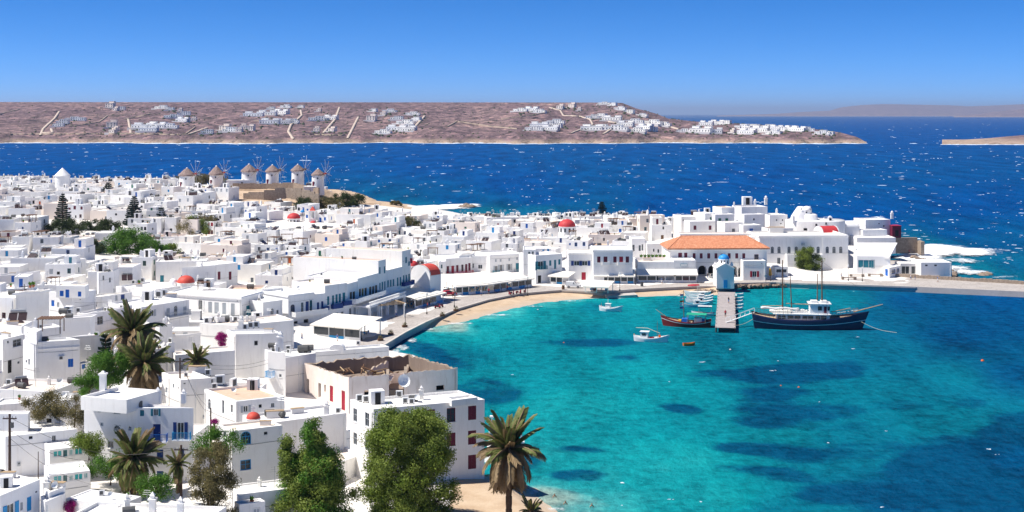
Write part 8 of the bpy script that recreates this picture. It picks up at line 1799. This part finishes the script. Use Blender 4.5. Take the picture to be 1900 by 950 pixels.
# ------------------------------------------------------------------ vehicles
def car(label, px, py, rz, body='paint_white', van=False, zg=1.58, name='parked_car'):
    p = onz(px, py, zg); t = thing(name, label, 'van' if van else 'car', (p.x, p.y, zg), rz, 'vehicles on the waterfront'); L = 4.2; Wd = .86; prof = [(-2.1,.45),(-2.1,1.0),(-2.0,1.75),(.2,1.8),(.9,1.15),(1.95,.95),(2.1,.6),(2.1,.4)] if van else [(-2.05,.45),(-2.05,.85),(-1.6,1.0),(-1.25,1.42),(.15,1.46),(.85,.98),(1.85,.85),(2.05,.55),(2.05,.4)]
    mb = MB(); n = len(prof)
    for i in range(n): a, b_ = prof[i], prof[(i+1) % n]; ia = .88 if a[1] > 1.2 else 1; ib = .88 if b_[1] > 1.2 else 1; mb.poly([(a[0],-Wd*ia,a[1]),(a[0],Wd*ia,a[1]),(b_[0],Wd*ib,b_[1]),(b_[0],-Wd*ib,b_[1])],body)
    for sg in (-1,1): q = [(a[0],sg*Wd*(.88 if a[1] > 1.2 else 1),a[1]) for a in prof]; mb.poly(q if sg > 0 else q[::-1],body)
    mb.build('body', t); 
    mb = MB(); x0, x1 = ((-.1,.75) if van else (-1.2,.65))
    for sg in (-1,1): mb.poly([(x0,sg*Wd*.995,1.12),(x1,sg*Wd*.995,1.12),(x1-.45,sg*Wd*.92,1.55 if van else 1.38),(x0+.1,sg*Wd*.92,1.62 if van else 1.38)][::sg],'dark_glass')
    mb.build('side_window', t); mb = MB(); a, b_ = prof[3 if van else 4], prof[4 if van else 5]; mb.poly([(a[0]*.9+b_[0]*.1+.03,-Wd*.8,a[1]*.9+b_[1]*.1+.03),(a[0]*.1+b_[0]*.9+.03,-Wd*.88,a[1]*.1+b_[1]*.9+.03),(a[0]*.1+b_[0]*.9+.03,Wd*.88,a[1]*.1+b_[1]*.9+.03),(a[0]*.9+b_[0]*.1+.03,Wd*.8,a[1]*.9+b_[1]*.1+.03)],'dark_glass'); mb.build('windscreen', t)
    for x in (-1.3,1.3):
        for sg in (-1,1): mb = MB(); mb.tube([(x,sg*Wd*.82,.33),(x,sg*Wd*1.02,.33)],.33,.33,'rubber',14); w_ = mb.build('wheel', t); mb = MB(); mb.tube([(x,sg*Wd*1.0,.33),(x,sg*Wd*1.04,.33)],.19,.19,'metal_grey',10); mb.build('rim', w_)
    for sg in (-1,1): mb = MB(); mb.box((2.0,sg*.6-.17,.62),(2.11,sg*.6+.17,.78),'metal_grey'); mb.build('headlight', t)
    return t
car('white delivery van parked beside the beach canopy', 1064, 534, -.12, van=True, name='delivery_van')
car('silver car parked under the arcade of the tiled building', 1321, 517.5, -1.4, 'metal_grey')
car('red car among scooters at the left end of the long restaurant', 833, 549, .4, 'paint_red')
car('white car parked beside the red car', 828, 545, .5, 'paint_white')
# scooters
def scooter(label, px, py, rz, c):
    p = onz(px, py, 1.58); t = thing('scooter', label, 'scooter', tuple(p), rz, 'scooters parked at the beach edge'); 
    for x in (-.6,.6): mb = MB(); mb.tube([(x,-.06,.25),(x,.06,.25)],.25,.25,'rubber',12); mb.build('wheel', t)
    mb = MB(); mb.box((-.75,-.16,.35),(-.1,.16,.65),c); mb.box((-.1,-.14,.25),(.4,.14,.33),c); mb.raw([(.35,-.15,.25),(.6,-.15,.95),(.6,.15,.95),(.35,.15,.25),(.45,-.15,.25),(.68,-.15,.95),(.68,.15,.95),(.45,.15,.25)],[(0,1,2,3),(7,6,5,4),(0,4,5,1),(2,6,7,3),(1,5,6,2)],c); mb.build('body', t)
    mb = MB(); mb.box((-.75,-.17,.65),(-.05,.17,.78),'rubber'); mb.build('seat', t); mb = MB(); mb.tube([(.62,0,.9),(.58,0,1.05)],.03,.03,'metal_dark',5); mb.tube([(.56,-.32,1.05),(.56,.32,1.05)],.025,.025,'metal_dark',5); mb.build('handlebar', t)
for k, (px, py) in enumerate(((946,547),(950,546.5),(962,545),(966,544.5),(974,543.5),(812,572),(817,570),(1440,504))): scooter(['leftmost scooter at the beach edge','second scooter at the beach edge','third scooter at the beach edge','fourth scooter at the beach edge','rightmost scooter at the beach edge','scooter beside the quay restaurant','second scooter beside the quay restaurant','scooter parked on the square by the mansion'][k], px, py, random.uniform(0,3), random.choice(['paint_red','tank_grey','paint_navy','paint_maroon']))
# ------------------------------------------------------------------ street furniture
def lamp(label, px, py, h=4.6, zg=1.58):
    p = onz(px, py, zg); t = thing('street_lamp', label, 'lamp post', tuple(p), 0, 'lamp posts on the waterfront'); mb = MB(); mb.lathe([(.16,0),(.16,.5),(.07,.6),(.05,h)],'metal_dark',(0,0,0),8); mb.build('post', t); mb = MB(); mb.lathe([(.05,h),(.2,h+.12),(.22,h+.5),(.05,h+.62)],'paint_white',(0,0,0),8); mb.build('lantern', t)
for k, (px, py, h_) in enumerate(((671,632,2.6),(752,605,4.6),(792,583,4.6),(843,570,4.6),(979,548,4.4),(1150,540,4.4),(1179,528,4.0),(1574,521,4.0),(1430,521,3.6),(1600,522,3.6))): lamp(['short dark lamp post at the quay corner','lamp post above the quay wall','lamp post at the quay restaurant','lamp post at the start of the beach','lamp post at the scooters','lamp post on the beach landing','lamp post before the roof-garden shop','lamp post near the stone benches','lamp post by the ticket office','lamp post right of the stone benches'][k], px, py, h_)
for k, (px, py) in enumerate(((706,632),(725,621),(751,607),(821,587),(846,577),(1103,538))):
    p = onz(px, py, 1.58); t = thing('planter', ['planter nearest the quay corner','second planter along the quay wall','planter under the quay lamp post','planter at the top of the beach steps','planter where the beach begins','planter beside the beach canopy'][k], 'planter', tuple(p), .4, 'wooden planters along the quay edge'); mb = MB(); mb.tbox((0,0,0),(1.1,.6,.45),'wood_brown',0,1.1); mb.build('box', t); V, F = leaf_cloud([(0,0,.75)],[.45],90,.09,k); link('plant', np_mesh('plant', V, F, ['leaf_olive']), t)
for lab, px, py in (('left stone bench on the square',1590,514),('right stone bench on the square near the kiosk',1624,513),('stone bench beside the standing person',1575,519)):
    p = onz(px, py, 1.58); t = thing('stone_bench', lab, 'bench', tuple(p)); mb = MB(); mb.box((-2,-.25,.55),(2,.25,.7),'wood_brown'); mb.build('seat', t)
    for x in (-1.8,1.8): mb = MB(); mb.box((x-.35,-.35,0),(x+.35,.35,.85),'raw_stone'); mb.build('end_block', t)
p = onz(1429, 516, 1.58); t = thing('parasol', 'closed yellow parasol beside the maroon-window wing', 'parasol', tuple(p)); mb = MB(); mb.lathe([(.12,.6),(.5,.9),(.35,2.6),(.05,3.1)],'paint_yellow',(0,0,0),10); mb.build('canopy', t, True); mb = MB(); mb.tube([(0,0,0),(0,0,3.1)],.04,.04,'wood_brown',5); mb.build('pole', t)
p = onz(1421, 524, 1.58); t = thing('lifebuoy_stand', 'dark signpost on the quay near the ticket office', 'sign', tuple(p)); mb = MB(); mb.tube([(0,0,0),(0,0,2.2)],.05,.05,'metal_dark',5); mb.build('post', t); mb = MB(); mb.box((-.4,-.04,1.6),(.4,.04,2.2),'paint_grey'); mb.build('board', t)
for k, (px, py, lab) in enumerate(((1191,531,'dark bin in front of the roof-garden shop'),(1045,537,'brown barrel left of the delivery van'))):
    p = onz(px, py, 1.58); mb = MB(); mb.lathe([(.01,0),(.38,0),(.42,.5),(.38,1.15),(.01,1.18)],'tank_grey' if k == 0 else 'wood_brown',(0,0,0),12); mb.lathe([(.40,1.0),(.46,1.03),(.46,1.1),(.40,1.13)],'metal_dark',(0,0,0),12); tag(mb.build('litter_bin', loc=tuple(p)), lab, 'bin')
# ------------------------------------------------------------------ utility poles and wires
def pole(label, px, top_row, base_row, Yd, r_=.14, arm=True):
    a = onY(px, base_row, Yd); b_ = onY(px, top_row, Yd); g = min(a.z, gz(a.x, a.y)); h = b_.z-g; t = thing('utility_pole', label, 'utility pole', (a.x, a.y, g), 0, 'utility poles'); mb = MB(); mb.tube([(0,0,-.5),(0,0,h)],r_,r_*.7,'pole_wood',8); mb.build('pole', t)
    if arm:
        mb = MB(); mb.box((-.8,-.06,h-.6),(.8,.06,h-.48),'pole_wood'); mb.build('crossarm', t)
        for x in (-.7,-.3,.3,.7): mb = MB(); mb.lathe([(.05,0),(.06,.12),(.03,.2)],'metal_grey',(x,0,h-.48),6); mb.build('insulator', t)
        mb = MB(); mb.box((.1,-.2,h-1.6),(.45,.1,h-1.0),'tank_grey'); mb.build('junction_box', t)
    return Vector((a.x, a.y, g+h-.4))
w1 = pole('dark utility pole at the left edge beside the gable-chimney house', 18, 768, 850, 150, .2); w2 = pole('brown utility pole in front of the house between the palms', 334, 664, 748, 185, .15); w3 = pole('dark utility pole in front of the ruin', 544, 646, 722, 222, .13)
w4 = pole('short utility pole beside the olive-brown tamarisk', 336, 826, 940, 150, .18); w5 = pole('thin pole beside the tall white house at left', 45, 527, 560, 270, .11); w6 = pole('thin pole left of the lean-to at left edge', 29, 541, 585, 255, .11); w7 = pole('pole wrapped with creepers right of the blue balconies', 391, 757, 815, 165, .13, False)
pole('thin dark flag mast among the roofs near the tiled roof', 1249, 403, 440, 430, .12, False); pole('thin mast at the lower annex', 71, 838, 880, 152, .07, False)
wi = [('cables from the left edge pole to the short pole', w1, w4, 2.2),('cable from the brown pole down to the blue-balcony house corner', w2, onY(391,760,165), 1.0),('second cable from the brown pole to the creeper pole', w2+Vector((.3,0,-.1)), onY(393,775,164), 1.2),('cable from the brown pole to the pole before the ruin', w2, w3, 1.6),('lower cable between brown pole and ruin pole', w2+Vector((0,0,-.6)), w3+Vector((0,0,-.7)), 1.5),('cable from the ruin pole to the pale house', w3, onY(438,645,235), 2.0),
      ('slack cable from the ruin pole to the turquoise-balcony house', w3+Vector((0,0,-1)), onY(527,682,220), 1.4),('cable from the left edge pole past the turquoise panes', w1+Vector((0,0,-1.5)), onY(167,856,150), .8),('second cable from the left edge pole past the panes', w1+Vector((0,0,-2.4)), onY(172,900,146), .8),('cable from short pole up to the balconies', w4, onY(250,812,158), .5),('cable between the two thin poles at left', w5, w6, .4),('cable from the thin pole over the solar panels', w5, onY(200,560,255), 1.5),('cable from short pole to the arched-window house', w4, onY(430,812,155), .9)]
for lab, a, b_, sg in wi: rope(lab, a, b_, sg, .022, 'metal_dark', 16, 'power_cable', 'cable')
# satellite of beach things on the near beach
for lab, px, py, c in (('white towel on the near beach beside the palm',868,925,'cloth_white'),('blue towel on the near beach',872,943,'cloth_blue')):
    p = onz(px, py, 2.0); mb = MB()
    for k in range(6): x0, x1 = -.9+k*.3, -.9+(k+1)*.3; z0, z1 = .02*math.sin(k*1.7), .02*math.sin((k+1)*1.7); mb.raw([(x0,-.4,z0),(x1,-.4,z1),(x1,.4,z1),(x0,.4,z0),(x0,-.4,z0+.03),(x1,-.4,z1+.03),(x1,.4,z1+.03),(x0,.4,z0+.03)],[(4,5,6,7),(0,1,5,4),(2,3,7,6),(3,0,4,7),(1,2,6,5)],c)
    q = mb.build('beach_towel', loc=(p.x, p.y, 2.05)); tag(q, lab, 'towel')
# ------------------------------------------------------------------ the air
m = bpy.data.materials.new('haze_air'); m.use_nodes = True; nt_ = m.node_tree; nt_.nodes.clear()
pv = nt_.nodes.new('ShaderNodeVolumePrincipled'); ou = nt_.nodes.new('ShaderNodeOutputMaterial')
pv.inputs['Color'].default_value = (0.56, 0.72, 1.0, 1); pv.inputs['Density'].default_value = 3.8e-5; pv.inputs['Anisotropy'].default_value = 0.2
nt_.links.new(pv.outputs[0], ou.inputs['Volume'])
mb = MB(); MATS['haze_air'] = m
mb.box((-110000, -2000, -60), (110000, 90000, 420), 'haze_air'); tag(mb.build('haze'), 'thin pale air over the strait', kind='stuff')
